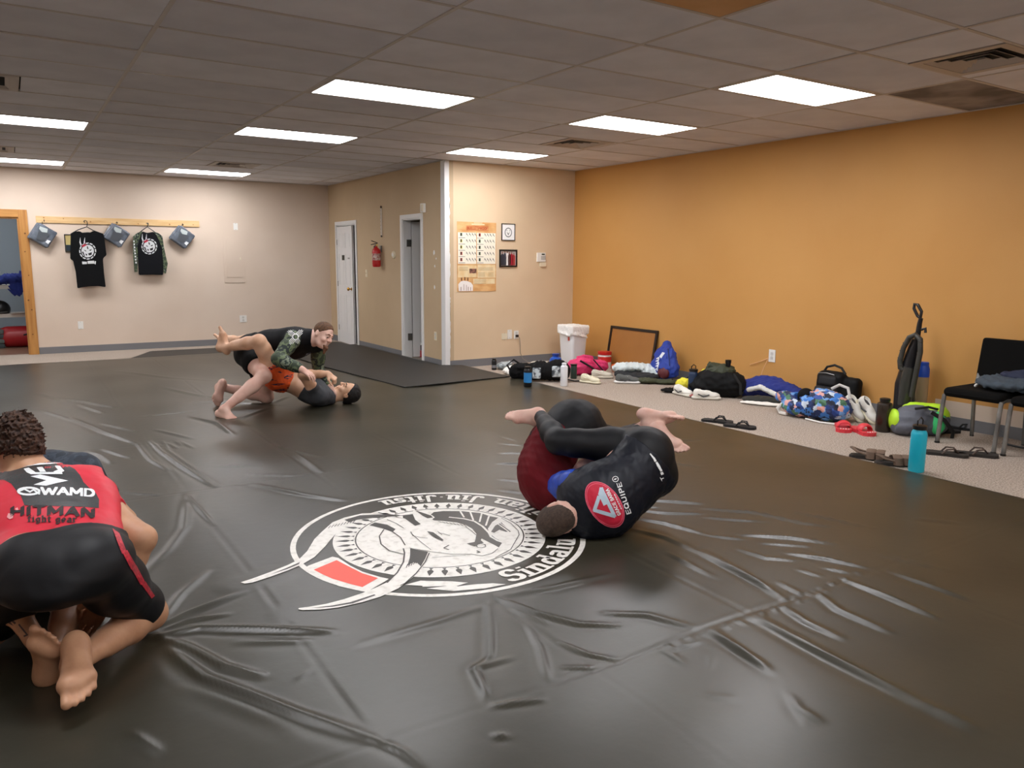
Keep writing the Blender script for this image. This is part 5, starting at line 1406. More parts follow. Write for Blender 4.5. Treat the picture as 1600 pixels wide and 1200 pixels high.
def crest(zf, cx, cy, r, c, e):
    def P(x, y): q = aY(*zf(x, y), YS); return (q.x - c.x, -.0095, q.z - c.z)
    ring = []
    for k in range(24):
        a, b = 2 * math.pi * k / 24, 2 * math.pi * (k + 1) / 24
        ring.append([(cx + rr * math.cos(t), cy + rr * math.sin(t)) for rr, t in ((r, a), (r * .86, a), (r * .86, b), (r, b))])
    flat_print('crest_ring', ring, P, m_crw, e, up=(0, -1, 0))
    flat_print('crest_disc', [[(cx + r * .74 * math.cos(R(a)), cy + r * .74 * math.sin(R(a))) for a in range(0, 360, 15)]], P, m_crw, e, up=(0, -1, 0))
    def horn(x0, x1, lean):
        a = [(cx + r * x0, cy - r * .55), (cx + r * (x0 - .12 + lean), cy - r * 1.05), (cx + r * (x0 - .05 + lean * 2), cy - r * 1.55)]
        return stroke2(a[:2], [r * .2, r * .14]) + stroke2(a[1:], [r * .14, r * .03])
    flat_print('crest_horns', horn(-.72, 0, -.05) + horn(-.25, 0, -.02), P, m_crw, e, up=(0, -1, 0))
    UP = lambda x, y: tuple(Vector(P(x, y)) + Vector((0, -.001, 0)))
    flat_print('crest_band', [[(cx - r * .75, cy - r * .62), (cx - r * .3, cy - r * .92), (cx - r * .1, cy - r * .70), (cx - r * .55, cy - r * .45)]], UP, m_crr, e, up=(0, -1, 0))
    d = [[(cx - r * .42, cy - r * .18), (cx - r * .15, cy - r * .02), (cx - r * .2, cy + r * .05), (cx - r * .38, cy - r * .05)], [(cx + r * .12, cy - r * .1), (cx + r * .5, cy - r * .25), (cx + r * .35, cy - r * .02)],
         [(cx + r * .05, cy + r * .28), (cx + r * .5, cy + r * .12), (cx + r * .45, cy + r * .45), (cx + r * .15, cy + r * .5)], [(cx - r * .3, cy + r * .3), (cx - r * .05, cy + r * .35), (cx - r * .12, cy + r * .6)],
         [(cx - r * .7, cy + r * .1), (cx - r * .52, cy + r * .05), (cx - r * .3, cy + r * .62), (cx - r * .42, cy + r * .58)], [(cx - r * .05, cy - r * .65), (cx + r * .1, cy - r * .3), (cx, cy - r * .2), (cx - r * .1, cy - r * .4)]]
    for k in range(12):
        a = R(30 * k + 8); d += stroke2([(cx + r * .86 * math.cos(a), cy + r * .86 * math.sin(a)), (cx + r * math.cos(a + .1), cy + r * math.sin(a + .1))], r * .12)
    flat_print('crest_lines', d, UP, m_black, e, up=(0, -1, 0))['kind'] = 'stuff'
crest(zT, 395, 525, 112, tc_, tee); crest(zT, 1205, 465, 104, rc_, rg)
def P_(x, y): q = aY(*zT(x, y), YS); return (q.x - tc_.x, -.0095, q.z - tc_.z)
flat_print('slogan', [[(320, 662), (385, 665), (385, 695), (325, 698)], [(392, 655), (480, 650), (485, 690), (395, 692)], [(488, 655), (505, 660), (500, 700), (486, 695)]], P_, m_crw, tee, up=(0, -1, 0))
def P2_(x, y): q = aY(*zT(x, y), YS); return (q.x - rc_.x, -.0165, q.z - rc_.z)
flat_print('sleeve_lettering', [[(992 + k * 4, 385 + k * 40), (1010 + k * 4, 385 + k * 40), (1012 + k * 4, 408 + k * 40), (994 + k * 4, 408 + k * 40)] for k in range(8)], P2_, m_crw, rg, up=(0, -1, 0))
def hanger(e, c, xs, ytop, hookpx):
    q = [aY(*zT(*p), YS + .015) for p in xs]; q = [p - Vector((c.x, YS, c.z)) for p in q]
    MB().tube(q, .007, 8).build('hanger', m_black, e, True)
    q = [aY(*zT(*p), YS + .015) - Vector((c.x, YS, c.z)) for p in hookpx]
    MB().tube(q, .006, 8).build('hanger_hook', m_black, e, True)
hanger(tee, tc_, [(170, 300), (270, 245), (385, 205), (470, 255), (600, 300), (400, 282), (170, 300)], 0, [(385, 205), (392, 160), (385, 130), (360, 122), (340, 135)])
hanger(rg, rc_, [(1020, 330), (1110, 255), (1180, 205), (1260, 260), (1340, 330)], 0, [(1180, 205), (1190, 175), (1180, 158), (1165, 160)])
# small picture half hidden behind the tee
e = quad_frame('small_picture', .83, 1.63, .18, .26, YB, 'small yellow and black picture half hidden behind the black tee', 'picture', .012, m_black)
MB().box((0, -.004, 0), (.156, .006, .236)).build('print', mat('yellow_print', '#cdb878', 0.5), e)
MB().box((-.02, -.008, -.07), (.11, .004, .09), bevel=.002).build('print_figure', mat('dark_print', '#22303a', 0.5), e)
# wall plates
def plate(x, y, z, face, label, kind, w=.072, h=.115, m=m_plastic):
    """face: 'Y' wall facing -Y, 'X' wall facing -X"""
    rz = 0 if face == 'Y' else R(-90)
    e = empty('outlet_plate' if kind != 'switch' else 'light_switch', (x, y, z), rz, label, 'outlet' if kind != 'switch' else 'switch')
    MB().box((0, -.004, 0), (w, .008, h), bevel=.003).build('cover', m, e)
    if kind == 'switch':
        MB().box((0, -.011, 0), (.012, .014, .024), Matrix.Rotation(R(20), 3, 'X'), .002).build('toggle', m, e)
    elif kind == 'outlet':
        for s in (-1, 1):
            MB().box((0, -.0085, s * .024), (.034, .004, .03), bevel=.002).build('socket', mat('socket_grey', '#cfcdc6', 0.4), e)
    for s in (-1, 1): MB().lathe([(.004, 0), (.003, .0015), (.0005, .002)], (0, -.008, s * .048 if kind != 'outlet' else 0), 8, Matrix.Rotation(R(90), 3, 'X')).build('screw', m_metal, e)
    return e
plate(.863, YB, .41, 'Y', 'white blank wall plate low on the back wall under the shirts', 'blank'); plate(3.263, YB, .424, 'Y', 'white square double outlet on the back wall beside the coach', 'outlet', .115, .115)
plate(3.21, YB, 1.941, 'Y', 'small white plate high on the back wall, right of the rail', 'blank', .07, .11)
plate(XD, 11.774, 1.205, 'X', 'cream light switch between the panel door and the fire extinguisher', 'switch', m=m_cream); plate(XD, 9.39, .408, 'X', 'cream outlet low beside the white corner strip', 'outlet', m=m_cream)
plate(5.71, YP, .385, 'Y', 'small cream outlet cover low under the poster', 'blank', .09, .085, m_cream); plate(5.795, YP, .41, 'Y', 'white tall outlet box right of the small cream cover', 'blank', .07, .13); o6 = plate(5.905, YP, .40, 'Y', 'outlet with a black plug and hanging cord on the poster wall', 'outlet')
plate(XO - .002, 5.514, .427, 'X', 'white outlet on the orange wall with loose strings', 'outlet', .085, .135)
# black plug and grey cord down to the floor
c_ = tag(MB().tube([(5.905, YP - .03, .38), (5.93, YP - .05, .36), (5.955, YP - .03, .25), (5.965, YP - .02, .14), (5.99, YP - .05, .06), (6.03, YP - .16, .012), (5.95, YP - .35, .008), (5.85, YP - .5, .008)], .004, 8).build('power_cord', mat('grey_cord', '#8d8478', 0.5), None, True), 'thin grey power cord hanging from the poster wall outlet', 'cord')
MB().box((5.905, YP - .025, .385), (.035, .035, .035), bevel=.005).build('plug', m_black, c_)
# strings on the orange wall
for q, lb in (([(XO - .012, 5.55, .40), (XO - .02, 5.66, .35), (XO - .015, 5.80, .30)], 'slack pale string pulled left from the orange wall outlet'), ([(XO - .012, 5.56, .39), (XO - .03, 5.60, .28), (XO - .04, 5.62, .20)], 'slack pale string hanging down from the orange wall outlet')):
    tag(MB().tube(q, .004, 6).build('string', mat('pale_string', '#e9b98a', 0.7), None, True), lb, 'string')
# painted-over electrical panel
e = empty('electrical_panel', (3.16, YB, 1.405), 0, 'flush electrical panel painted wall beige right of the shirts', 'panel')
MB().box((0, -.004, 0), (.335, .008, .76), bevel=.003).build('cover', m_beige, e); MB().box((0, -.010, .02), (.25, .006, .62), bevel=.002).build('panel_door', m_beige, e); MB().box((.10, -.015, .02), (.02, .006, .04), bevel=.002).build('latch', m_cream, e)
# fire extinguisher
e = empty('fire_extinguisher', (XD - .085, 11.17, 1.31), 0, 'red fire extinguisher hanging between the two doors', 'extinguisher')
MB().lathe([(.001, 0), (.05, .002), (.062, .015), (.065, .05), (.065, .22), (.058, .26), (.035, .285), (.022, .295), (.022, .31), (.001, .311)], seg=24).build('cylinder', mat('extinguisher_red', '#c01a1e', 0.3, spec=.6), e, True)
MB().lathe([(.066, .10), (.0665, .101), (.0665, .20), (.066, .201)], seg=24, cap=False).build('label', mat('extinguisher_label', '#d8c9c0', 0.5, c2='#9a4038', scale=30), e, True)
MB().lathe([(.016, .30), (.02, .305), (.02, .335), (.012, .34)], seg=12).build('valve', m_metal, e, True)
MB().box((-.03, 0, .345), (.11, .02, .012), Matrix.Rotation(R(-14), 3, 'Y'), .003).box((-.03, 0, .375), (.10, .02, .010), Matrix.Rotation(R(18), 3, 'Y'), .003).build('handle', m_black, e)
MB().tube([(0, .02, .325), (0, .07, .31), (0, .088, .24), (0, .08, .14), (0, .075, .09)], [.009, .009, .009, .010, .012], 8).build('hose', m_black, e, True)
MB().lathe([(.014, 0), (.014, .008), (.001, .009)], (0, -.022, .325), 12, Matrix.Rotation(R(90), 3, 'X')).build('gauge', mat('gauge_yellow', '#d8c25a', 0.4), e, True)
MB().box((.075, 0, .27), (.02, .05, .10), bevel=.003).build('bracket', m_metal, e)
# braided cord ornament above it
e = empty('hanging_ornament', (XD - .02, 11.115, 1.78), 0, 'thin white hanging ornament on the wall above the fire extinguisher', 'ornament')
MB().tube([(0, -.02, .0), (0, -.02, .40)], .005, 8).tube([(0, .02, .0), (0, .02, .40)], .005, 8).build('rods', m_plastic, e, True)
for k in range(7): MB().tube([(0, -.02, .04 + k * .055), (0, .02, .04 + k * .055)], .006, 6).build('bead', mat('bead_grey', '#b9ada0', 0.5), e, True)
MB().lathe([(.001, -.01), (.014, 0), (.014, .015), (.001, .03)], (0, 0, .41), 10).build('hook', mat('dark_copper', '#4a2f22', 0.4), e, True); MB().box((0, 0, -.01), (.012, .03, .03), bevel=.003).build('clip', m_black, e)
# thermostat and alarm box
e = empty('thermostat', (XD, 10.705, 1.494), R(-90), 'round white thermostat left of the open door', 'thermostat')
MB().lathe([(.055, 0), (.055, .012), (.048, .022), (.001, .023)], (0, 0, 0), 24, Matrix.Rotation(R(90), 3, 'X')).build('body', m_cream, e, True); MB().lathe([(.026, .022), (.026, .032), (.001, .034)], (0, 0, 0), 20, Matrix.Rotation(R(90), 3, 'X')).build('dial', m_plastic, e, True)
e = empty('alarm_siren', (XD, 9.70, 2.114), R(-90), 'white alarm box high on the wall right of the open door', 'alarm')
MB().box((0, -.02, 0), (.09, .04, .12), bevel=.006).build('body', m_plastic, e); MB().box((.02, -.045, 0), (.05, .015, .09), bevel=.006).build('lens', m_cream, e)
MB().box((-.055, -.01, 0), (.025, .02, .07), bevel=.004).build('side_cap', mat('siren_grey', '#a9a49a', 0.5), e)
# keypad
e = empty('alarm_keypad', (6.305, YP, 1.455), 0, 'cream alarm keypad on the poster wall near the orange corner', 'keypad')
MB().box((0, -.012, .015), (.14, .024, .125), bevel=.005).build('body', m_plastic, e); MB().box((.03, -.010, -.085), (.10, .02, .06), bevel=.004).build('flap', m_cream, e)
MB().box((.025, -.025, .055), (.05, .004, .018)).build('display', mat('lcd_dark', '#3a4038', 0.3), e)
for a in range(4):
    for b in range(3): MB().box((.0 + a * .019, -.026, .025 - b * .018), (.013, .005, .011), bevel=.002).build('key', mat('key_grey', '#9d9b94', 0.5), e)

# ---------------------------------------------------------------- poster
e = empty('wall_poster', (5.27, YP - .003, 1.465), 0, 'large tan and cream poster with rows of small figures', 'poster')
PW, PH = .60, .91
zQ = lambda x, y: (((x - 122) / 515 - .5) * PW, (.5 - (y - 143) / 905) * PH)       # poster coordinates from a close view
def PP(lay): return lambda u, v: (u, -.003 - lay * .0008, v)
pm = MB(); nx, nz = 12, 16
pg = [[(PW * (a / nx - .5), -.0015 - .002 * max(0, (1 - b / 2.0)) * (abs(math.sin(a / nx * 3.14 * 2)) if b < 2 else 0), PH * (b / nz - .5)) for b in range(nz + 1)] for a in range(nx + 1)]
pm.add([p for r_ in pg for p in r_], [(a * (nz + 1) + b, (a + 1) * (nz + 1) + b, (a + 1) * (nz + 1) + b + 1, a * (nz + 1) + b + 1) for a in range(nx) for b in range(nz)])
pm.add([(p[0], .002, p[2]) for r_ in pg for p in r_], [(a * (nz + 1) + b + 1, (a + 1) * (nz + 1) + b + 1, (a + 1) * (nz + 1) + b, a * (nz + 1) + b) for a in range(nx) for b in range(nz)])
pm.build('paper', mat('poster_tan', '#c98a4c', 0.55, c2='#e2b67c', scale=5, stretch=(1, 1, 2.2), lo=.3, hi=.62), e)
def rect(x0, y0, x1, y1): return [zQ(x0, y0), zQ(x1, y0), zQ(x1, y1), zQ(x0, y1)]
m_pcream = mat('poster_cream', '#f3ecd9', 0.55)
flat_print('figure_panels', [rect(132, 280, 370, 685), rect(380, 280, 628, 685)], PP(1), m_pcream, e, up=(0, -1, 0))
flat_print('lower_panels', [rect(132, 705, 375, 860), rect(385, 695, 625, 870), rect(330, 880, 620, 950)], PP(1), mat('poster_pale', '#ecd9b0', 0.55, c2='#e4c48e', scale=8), e, up=(0, -1, 0))
pol, w = text_polys('BULLETPROOF', (.2, .2), 0, .12)
def tmap(p, x0, y0, x1, hh): return [zQ(x0 + (x1 - x0) * u / w, y0 - v * hh) for u, v in p]
flat_print('title_lettering', [tmap(p, 250, 238, 522, 32) for p in pol], PP(2), mat('poster_red', '#c0502c', 0.55), e, up=(0, -1, 0))
flat_print('title_border', stroke2([zQ(*q) for q in ((243, 195), (530, 195), (530, 250), (243, 250), (243, 195))], .004), PP(1), mat('poster_red', '#c0502c', 0.55), e, up=(0, -1, 0))['kind'] = 'stuff'
flat_print('subtitle_lines', [rect(310, 165, 480, 180), rect(340, 150, 450, 158)], PP(1), mat('poster_pale2', '#f0d6ae', 0.55), e, up=(0, -1, 0))['kind'] = 'stuff'
fg = []; kb = {0: [], 1: [], 2: [], 3: []}
for r_ in range(5):
    y = 300 + r_ * 81
    for cx in (175, 415):
        kb[0 if cx == 415 and r_ == 0 or (cx == 175 and r_ > 2) else (1 if cx == 175 and r_ in (1, 2) else 2)].append(rect(cx - 14, y - 14, cx + 14, y + 28))
        fg.append(rect(cx - 10, y - 12, cx + 6, y + 24)); fg.append(rect(cx - 35, y + 46, cx + 50, y + 51))
    for k, x in enumerate((240, 278, 315, 350, 480, 515, 550, 590)):
        fg += stroke2([zQ(x, y - 12), zQ(x + 8, y + 2), zQ(x + 22, y + 26)], [.007, .009, .003]); fg += stroke2([zQ(x + 4, y + 2), zQ(x - 6, y + 12)], .003)
flat_print('figures', fg, PP(3), mat('poster_black', '#2b2620', 0.6), e, up=(0, -1, 0))['kind'] = 'stuff'
for k, c in ((0, '#c8604e'), (1, '#e6d874'), (2, '#8fa080')):
    if kb[k]: flat_print('belt_swatches', kb[k], PP(2), mat('swatch%d' % k, c, 0.6), e, up=(0, -1, 0))['kind'] = 'stuff'
flat_print('photo_block', [rect(280, 748, 372, 808)], PP(2), mat('poster_photo', '#a2705e', 0.5, c2='#2b2220', scale=60), e, up=(0, -1, 0))
tl = []
for y in (735, 750, 765, 800, 815, 830, 845): tl.append(rect(395, y, 395 + (90 if y > 780 else 200), y + 4))
for y in (800, 815, 830, 845): tl.append(rect(530, y, 600, y + 4))
for y in (725, 740, 755, 770): tl.append(rect(145, y, 260, y + 4))
for y in (890, 905, 920, 940): tl.append(rect(340, y, 500, y + 4))
flat_print('text_lines', tl, PP(2), mat('poster_grey', '#a58f6e', 0.6), e, up=(0, -1, 0))['kind'] = 'stuff'
gr = [[zQ(*q) for q in ((140, 1040), (135, 950), (165, 915), (200, 905), (250, 910), (300, 930), (325, 965), (325, 1040))]]
flat_print('group_portrait', gr, PP(2), mat('poster_white', '#efe9e4', 0.55), e, up=(0, -1, 0))
flat_print('group_brown_marks', [rect(165, 985, 172, 1035), rect(205, 950, 210, 1030), rect(238, 960, 243, 1035), rect(262, 985, 268, 1035), rect(292, 990, 298, 1035), rect(170, 865, 185, 905), rect(212, 858, 226, 900), rect(252, 865, 266, 905)], PP(3), mat('poster_brown', '#7a4a2c', 0.6), e, up=(0, -1, 0))['kind'] = 'stuff'  # brown bars printed on and above the group portrait
# two frames
e = quad_frame('framed_emblem', 5.76, 1.803, .215, .225, YP, 'small thin framed white picture with a round grey emblem', 'picture', .008, m_black)
MB().box((0, -.004, 0), (.20, .006, .21)).build('print', mat('picture_white', '#f2f1ee', 0.4), e)
PF = lambda u, v: (u, -.0085, v)
flat_print('emblem', stroke2([(.052 * math.cos(R(a)), .058 * math.sin(R(a)) - .005) for a in range(0, 361, 15)], .012) + [[(-.03, .01), (.0, -.045), (.028, .008), (.0, -.02)], [(-.03, .03), (-.012, .02), (-.026, .012)], [(.012, .02), (.03, .03), (.026, .012)]], PF, mat('emblem_grey', '#6d7372', 0.5), e, up=(0, -1, 0))
e = quad_frame('framed_photo', 5.762, 1.452, .285, .235, YP, 'black framed group photo under the white framed emblem', 'picture', .02, m_black)
MB().box((0, -.004, 0), (.25, .006, .20)).build('print', mat('photo_ground', '#b8b2b0', 0.35), e)
PF = lambda u, v: (u, -.008, v)
for k, (x, c, h_) in enumerate(((-.095, '#2f3440', .12), (-.055, '#3b3f4a', .13), (-.015, '#e9e6e2', .13), (.02, '#5a3030', .12), (.055, '#a02030', .125), (.09, '#b03a3a', .11))):
    flat_print('figure', [[(x - .022, -.095), (x + .022, -.095), (x + .024, h_ - .085), (x + .01, h_ - .06), (x - .01, h_ - .06), (x - .024, h_ - .085)]], PF, mat('fig' + c, c, 0.5), e, up=(0, -1, 0))
    flat_print('figure_head', [[(x + .012 * math.cos(R(a)), h_ - .048 + .014 * math.sin(R(a))) for a in range(0, 360, 40)]], lambda u, v: (u, -.0085, v), mat('fig_face', '#8a6a5a', 0.5), e, up=(0, -1, 0))
# ================================================================ things on the floor
def folds2(a, s, seed): return folds(a * 1.25, s * 1.8, seed, 2)
def soft(name, parent, m, prims, h=.009, noise=None, floor=0.0):
    v = Vol(h)
    for p in prims:
        getattr(v, p[0])(*p[1:-1] if isinstance(p[-1], dict) else p[1:], **(p[-1] if isinstance(p[-1], dict) else {}))
    return link(name, v.mesh(name, noise, floor=floor), m, parent, True)
def lathe_part(name, parent, prof, m, seg=20, c=(0, 0, 0)):
    return MB().lathe(prof, c, seg).build(name, m, parent, True)
def bottle(x, y, z, r, h, label, m_body, m_cap, neck=.6, band=None, group=None, loop=False, square=False):
    e = empty('water_bottle', (x, y, z), 0, label, 'bottle', group)
    lathe_part('bottle_body', e, [(r * .9, 0), (r, .008), (r, h * .80), (r * .93, h * .85), (r * neck, h * .89), (r * neck, h * .91)], m_body)
    lathe_part('cap', e, [(r * neck * 1.12, h * .905), (r * neck * 1.15, h * .915), (r * neck * 1.15, h * .985), (r * neck * .8, h), (.001, h)], m_cap, 18)
    if band: lathe_part('label_band', e, [(r * 1.012, h * band[0]), (r * 1.014, h * band[1])], band[2])
    if loop: MB().tube([(-r * .6, 0, h * .97), (-r * .6, 0, h * 1.10), (0, 0, h * 1.16), (r * .6, 0, h * 1.10), (r * .6, 0, h * .97)], .005, 8).build('carry_loop', m_cap, e, True)
    return e
m_blk = mat('matte_black_fabric', '#0e0e0f', 0.85, spec=.2, bump=.4, bscale=40)
m_strap = mat('black_webbing', '#0c0c0d', 0.7)

# --- far corner of the room
bin_ = empty('trash_can', (6.46, 8.52, 0), 0, 'tall white plastic trash can with a white liner in the corner', 'trash can')
b = MB()
def ringbox(w, d, z): return [(-w / 2, -d / 2, z), (w / 2, -d / 2, z), (w / 2, d / 2, z), (-w / 2, d / 2, z)]
def loft(rings, cap=True):
    m_ = MB(); n = len(rings[0]); vs = [p for r_ in rings for p in r_]; fs = []
    for i in range(len(rings) - 1):
        for k in range(n): fs.append((i * n + k, i * n + (k + 1) % n, (i + 1) * n + (k + 1) % n, (i + 1) * n + k))
    if cap: fs.append(tuple(range(n - 1, -1, -1))); fs.append(tuple((len(rings) - 1) * n + k for k in range(n)))
    return m_.add(vs, fs)
def rrect(w, d, z, r=.04, n=4):
    out = []
    for cx, cy, a0 in ((w / 2 - r, d / 2 - r, 0), (-w / 2 + r, d / 2 - r, 90), (-w / 2 + r, -d / 2 + r, 180), (w / 2 - r, -d / 2 + r, 270)):
        for k in range(n + 1): out.append((cx + r * math.cos(R(a0 + 90 * k / n)), cy + r * math.sin(R(a0 + 90 * k / n)), z))
    return out
loft([rrect(.21, .27, 0), rrect(.22, .28, .02), rrect(.27, .33, .50), rrect(.285, .345, .505), rrect(.285, .345, .53)]).build('bin_body', mat('white_bin_plastic', '#e4e6e8', 0.35), bin_, True)
v = Vol(.008); v.box((0, 0, .50), (.31, .37, .13), None, .03, .01); v.cone((-.145, -.12, .42), (-.145, .1, .45), .018, .018, .04); v.cone((.1, -.175, .40), (-.1, -.175, .44), .02, .02, .04)
link('liner', v.mesh('liner', folds2(.010, 26, 3)), mat('white_liner', '#f1f1ee', 0.35, trans=0), bin_, True)
MB().box((-.132, -.08, .38), (.012, .03, .05), bevel=.003).build('red_tag', mat('red_tag', '#b33a2c', 0.5), bin_)

p = fl(772, 578); bottle(p.x, p.y, 0, .032, .15, 'small black bottle at the mat corner under the poster', m_black, m_black, .7, (.2, .45, mat('grey_band', '#77777a', 0.5)))
p = fl(787, 577); e = empty('plastic_bag', (p.x, p.y, 0), 0, 'crumpled clear grey plastic bag beside the small black bottle', 'bag')
soft('film', e, mat('clear_film', '#aab3b5', 0.2, spec=.7, c2='#6f7a7c', scale=14), [('ell', (0, 0, .05), (.12, .09, .06)), ('ell', (.06, -.03, .07), (.07, .06, .05))], .01, folds2(.02, 34, 5))
p = fl(812, 583); e = empty('white_towel', (p.x, p.y, 0), R(20), 'crumpled white towel on the floor under the plugged cord', 'towel')
soft('cloth', e, mat('white_cloth', '#e9e6df', 0.85, bump=.3, bscale=20), [('ell', (-.05, 0, .05), (.24, .16, .07)), ('ell', (.16, -.05, .03), (.18, .12, .045)), ('ell', (-.2, -.05, .03), (.1, .1, .04))], .011, folds2(.02, 20, 6))
p = fl(845, 573); e = empty('food_container', (p.x, p.y, 0), 0, 'clear shallow round container against the poster wall baseboard', 'container')
lathe_part('bowl', e, [(.10, 0), (.115, .01), (.13, .05), (.135, .055)], mat('clear_plastic', '#d9d6cf', 0.15, spec=.7)); lathe_part('lid', e, [(.138, .055), (.138, .062), (.10, .072), (.001, .074)], mat('clear_plastic_lid', '#e6e3dc', 0.15, spec=.7))
p = fl(868, 582); e = empty('water_jug', (p.x, p.y, 0), R(30), 'bright blue water jug with handle beside the trash can', 'bottle')
lathe_part('jug_body', e, [(.075, 0), (.082, .01), (.082, .15), (.07, .19), (.04, .205), (.04, .215)], mat('blue_plastic', '#1f54b8', 0.3)); lathe_part('cap', e, [(.045, .213), (.047, .22), (.047, .245), (.001, .25)], mat('blue_plastic_dark', '#1a3f94', 0.35))
MB().tube([(.03, 0, .21), (.08, 0, .215), (.105, 0, .17), (.088, 0, .11)], .012, 8).build('handle', mat('blue_plastic_dark', '#1a3f94', 0.35), e, True)
p = fl(850, 598); e = empty('duffel_bag', (p.x + .02, p.y + .14, 0), R(-32), 'black sports bag with white printed patches behind the white bottle', 'bag')
soft('bag_body', e, m_blk, [('cone', (-.27, 0, .11), (.27, 0, .12), .10, .12), ('ell', (-.2, -.02, .17), (.12, .1, .06)), ('ell', (.22, 0, .19), (.13, .1, .08)), ('ell', (.02, .03, .20), (.1, .08, .05))], .012, folds2(.018, 20, 7))
m_wp = mat('white_patch', '#cfd8dc', 0.6, c2='#3c444c', scale=22, lo=.45, hi=.6)
for q, (x, z) in enumerate(((-.03, .11), (.20, .13))): soft('printed_patch', e, m_wp, [('box', (x, -.108, z), (.10, .03, .13), None, .01)], .008, floor=None)
MB().tube([(-.3, -.03, .06), (-.38, -.05, .2), (-.3, -.03, .26), (-.22, 0, .2)], .012, 8).build('handle', m_strap, e, True)
MB().tube([(.25, -.05, .05), (.42, -.08, .015), (.60, -.02, .012), (.68, .05, .012)], .018, 8, flat=((0, 0, 1), .5)).build('shoulder_strap', m_strap, e, True)
p = fl(812, 606, MATZ); bottle(4.78, p.y + .02, MATZ, .045, .23, 'black bottle with a bright blue label standing on the mat edge', m_black, m_black, .75, (.22, .70, mat('bright_blue_label', '#2f86c9', 0.4)))
p = fl(881, 603); bottle(p.x, p.y, 0, .042, .27, 'plain white aluminium bottle in front of the black sports bag', mat('white_enamel', '#e8eaee', 0.3), mat('white_enamel', '#e8eaee', 0.3), .55)
p = fl(891, 592); bottle(p.x + .05, p.y, 0, .04, .18, 'dark green shaker bottle behind the white bottle', mat('dark_green_plastic', '#2b3a33', 0.35), m_black, .9)
p = fl(922, 588); e = empty('pink_bag', (p.x + .03, p.y + .12, 0), R(-20), 'bright pink drawstring bag with black trim near the trash can', 'bag')
soft('bag_body', e, mat('hot_pink_fabric', '#d8346c', 0.7, bump=.3, bscale=30), [('ell', (-.06, 0, .11), (.20, .15, .13)), ('ell', (.14, 0, .10), (.16, .12, .11)), ('ell', (.0, .02, .20), (.12, .09, .07))], .011, folds2(.024, 16, 9))
MB().tube([(-.12, -.12, .20), (.0, -.15, .13), (.12, -.14, .04), (.22, -.1, .02)], .012, 8).build('trim_strap', m_strap, e, True); MB().tube([(.05, -.13, .21), (.13, -.14, .12), (.2, -.13, .05)], .008, 8).build('trim_strap', m_strap, e, True)
p = fl(946, 574); e = empty('powder_tub', (p.x - .06, p.y - .05, 0), 0, 'white tub with red lid and red label by the framed board', 'tub')
lathe_part('tub_body', e, [(.085, 0), (.09, .01), (.09, .17), (.08, .185)], mat('tub_white', '#e5dcd6', 0.4)); lathe_part('label', e, [(.0915, .09), (.0915, .16)], mat('tub_red', '#cc2f27', 0.4)); lathe_part('lid', e, [(.092, .185), (.095, .19), (.095, .225), (.001, .228)], mat('tub_lid', '#c4241f', 0.35))

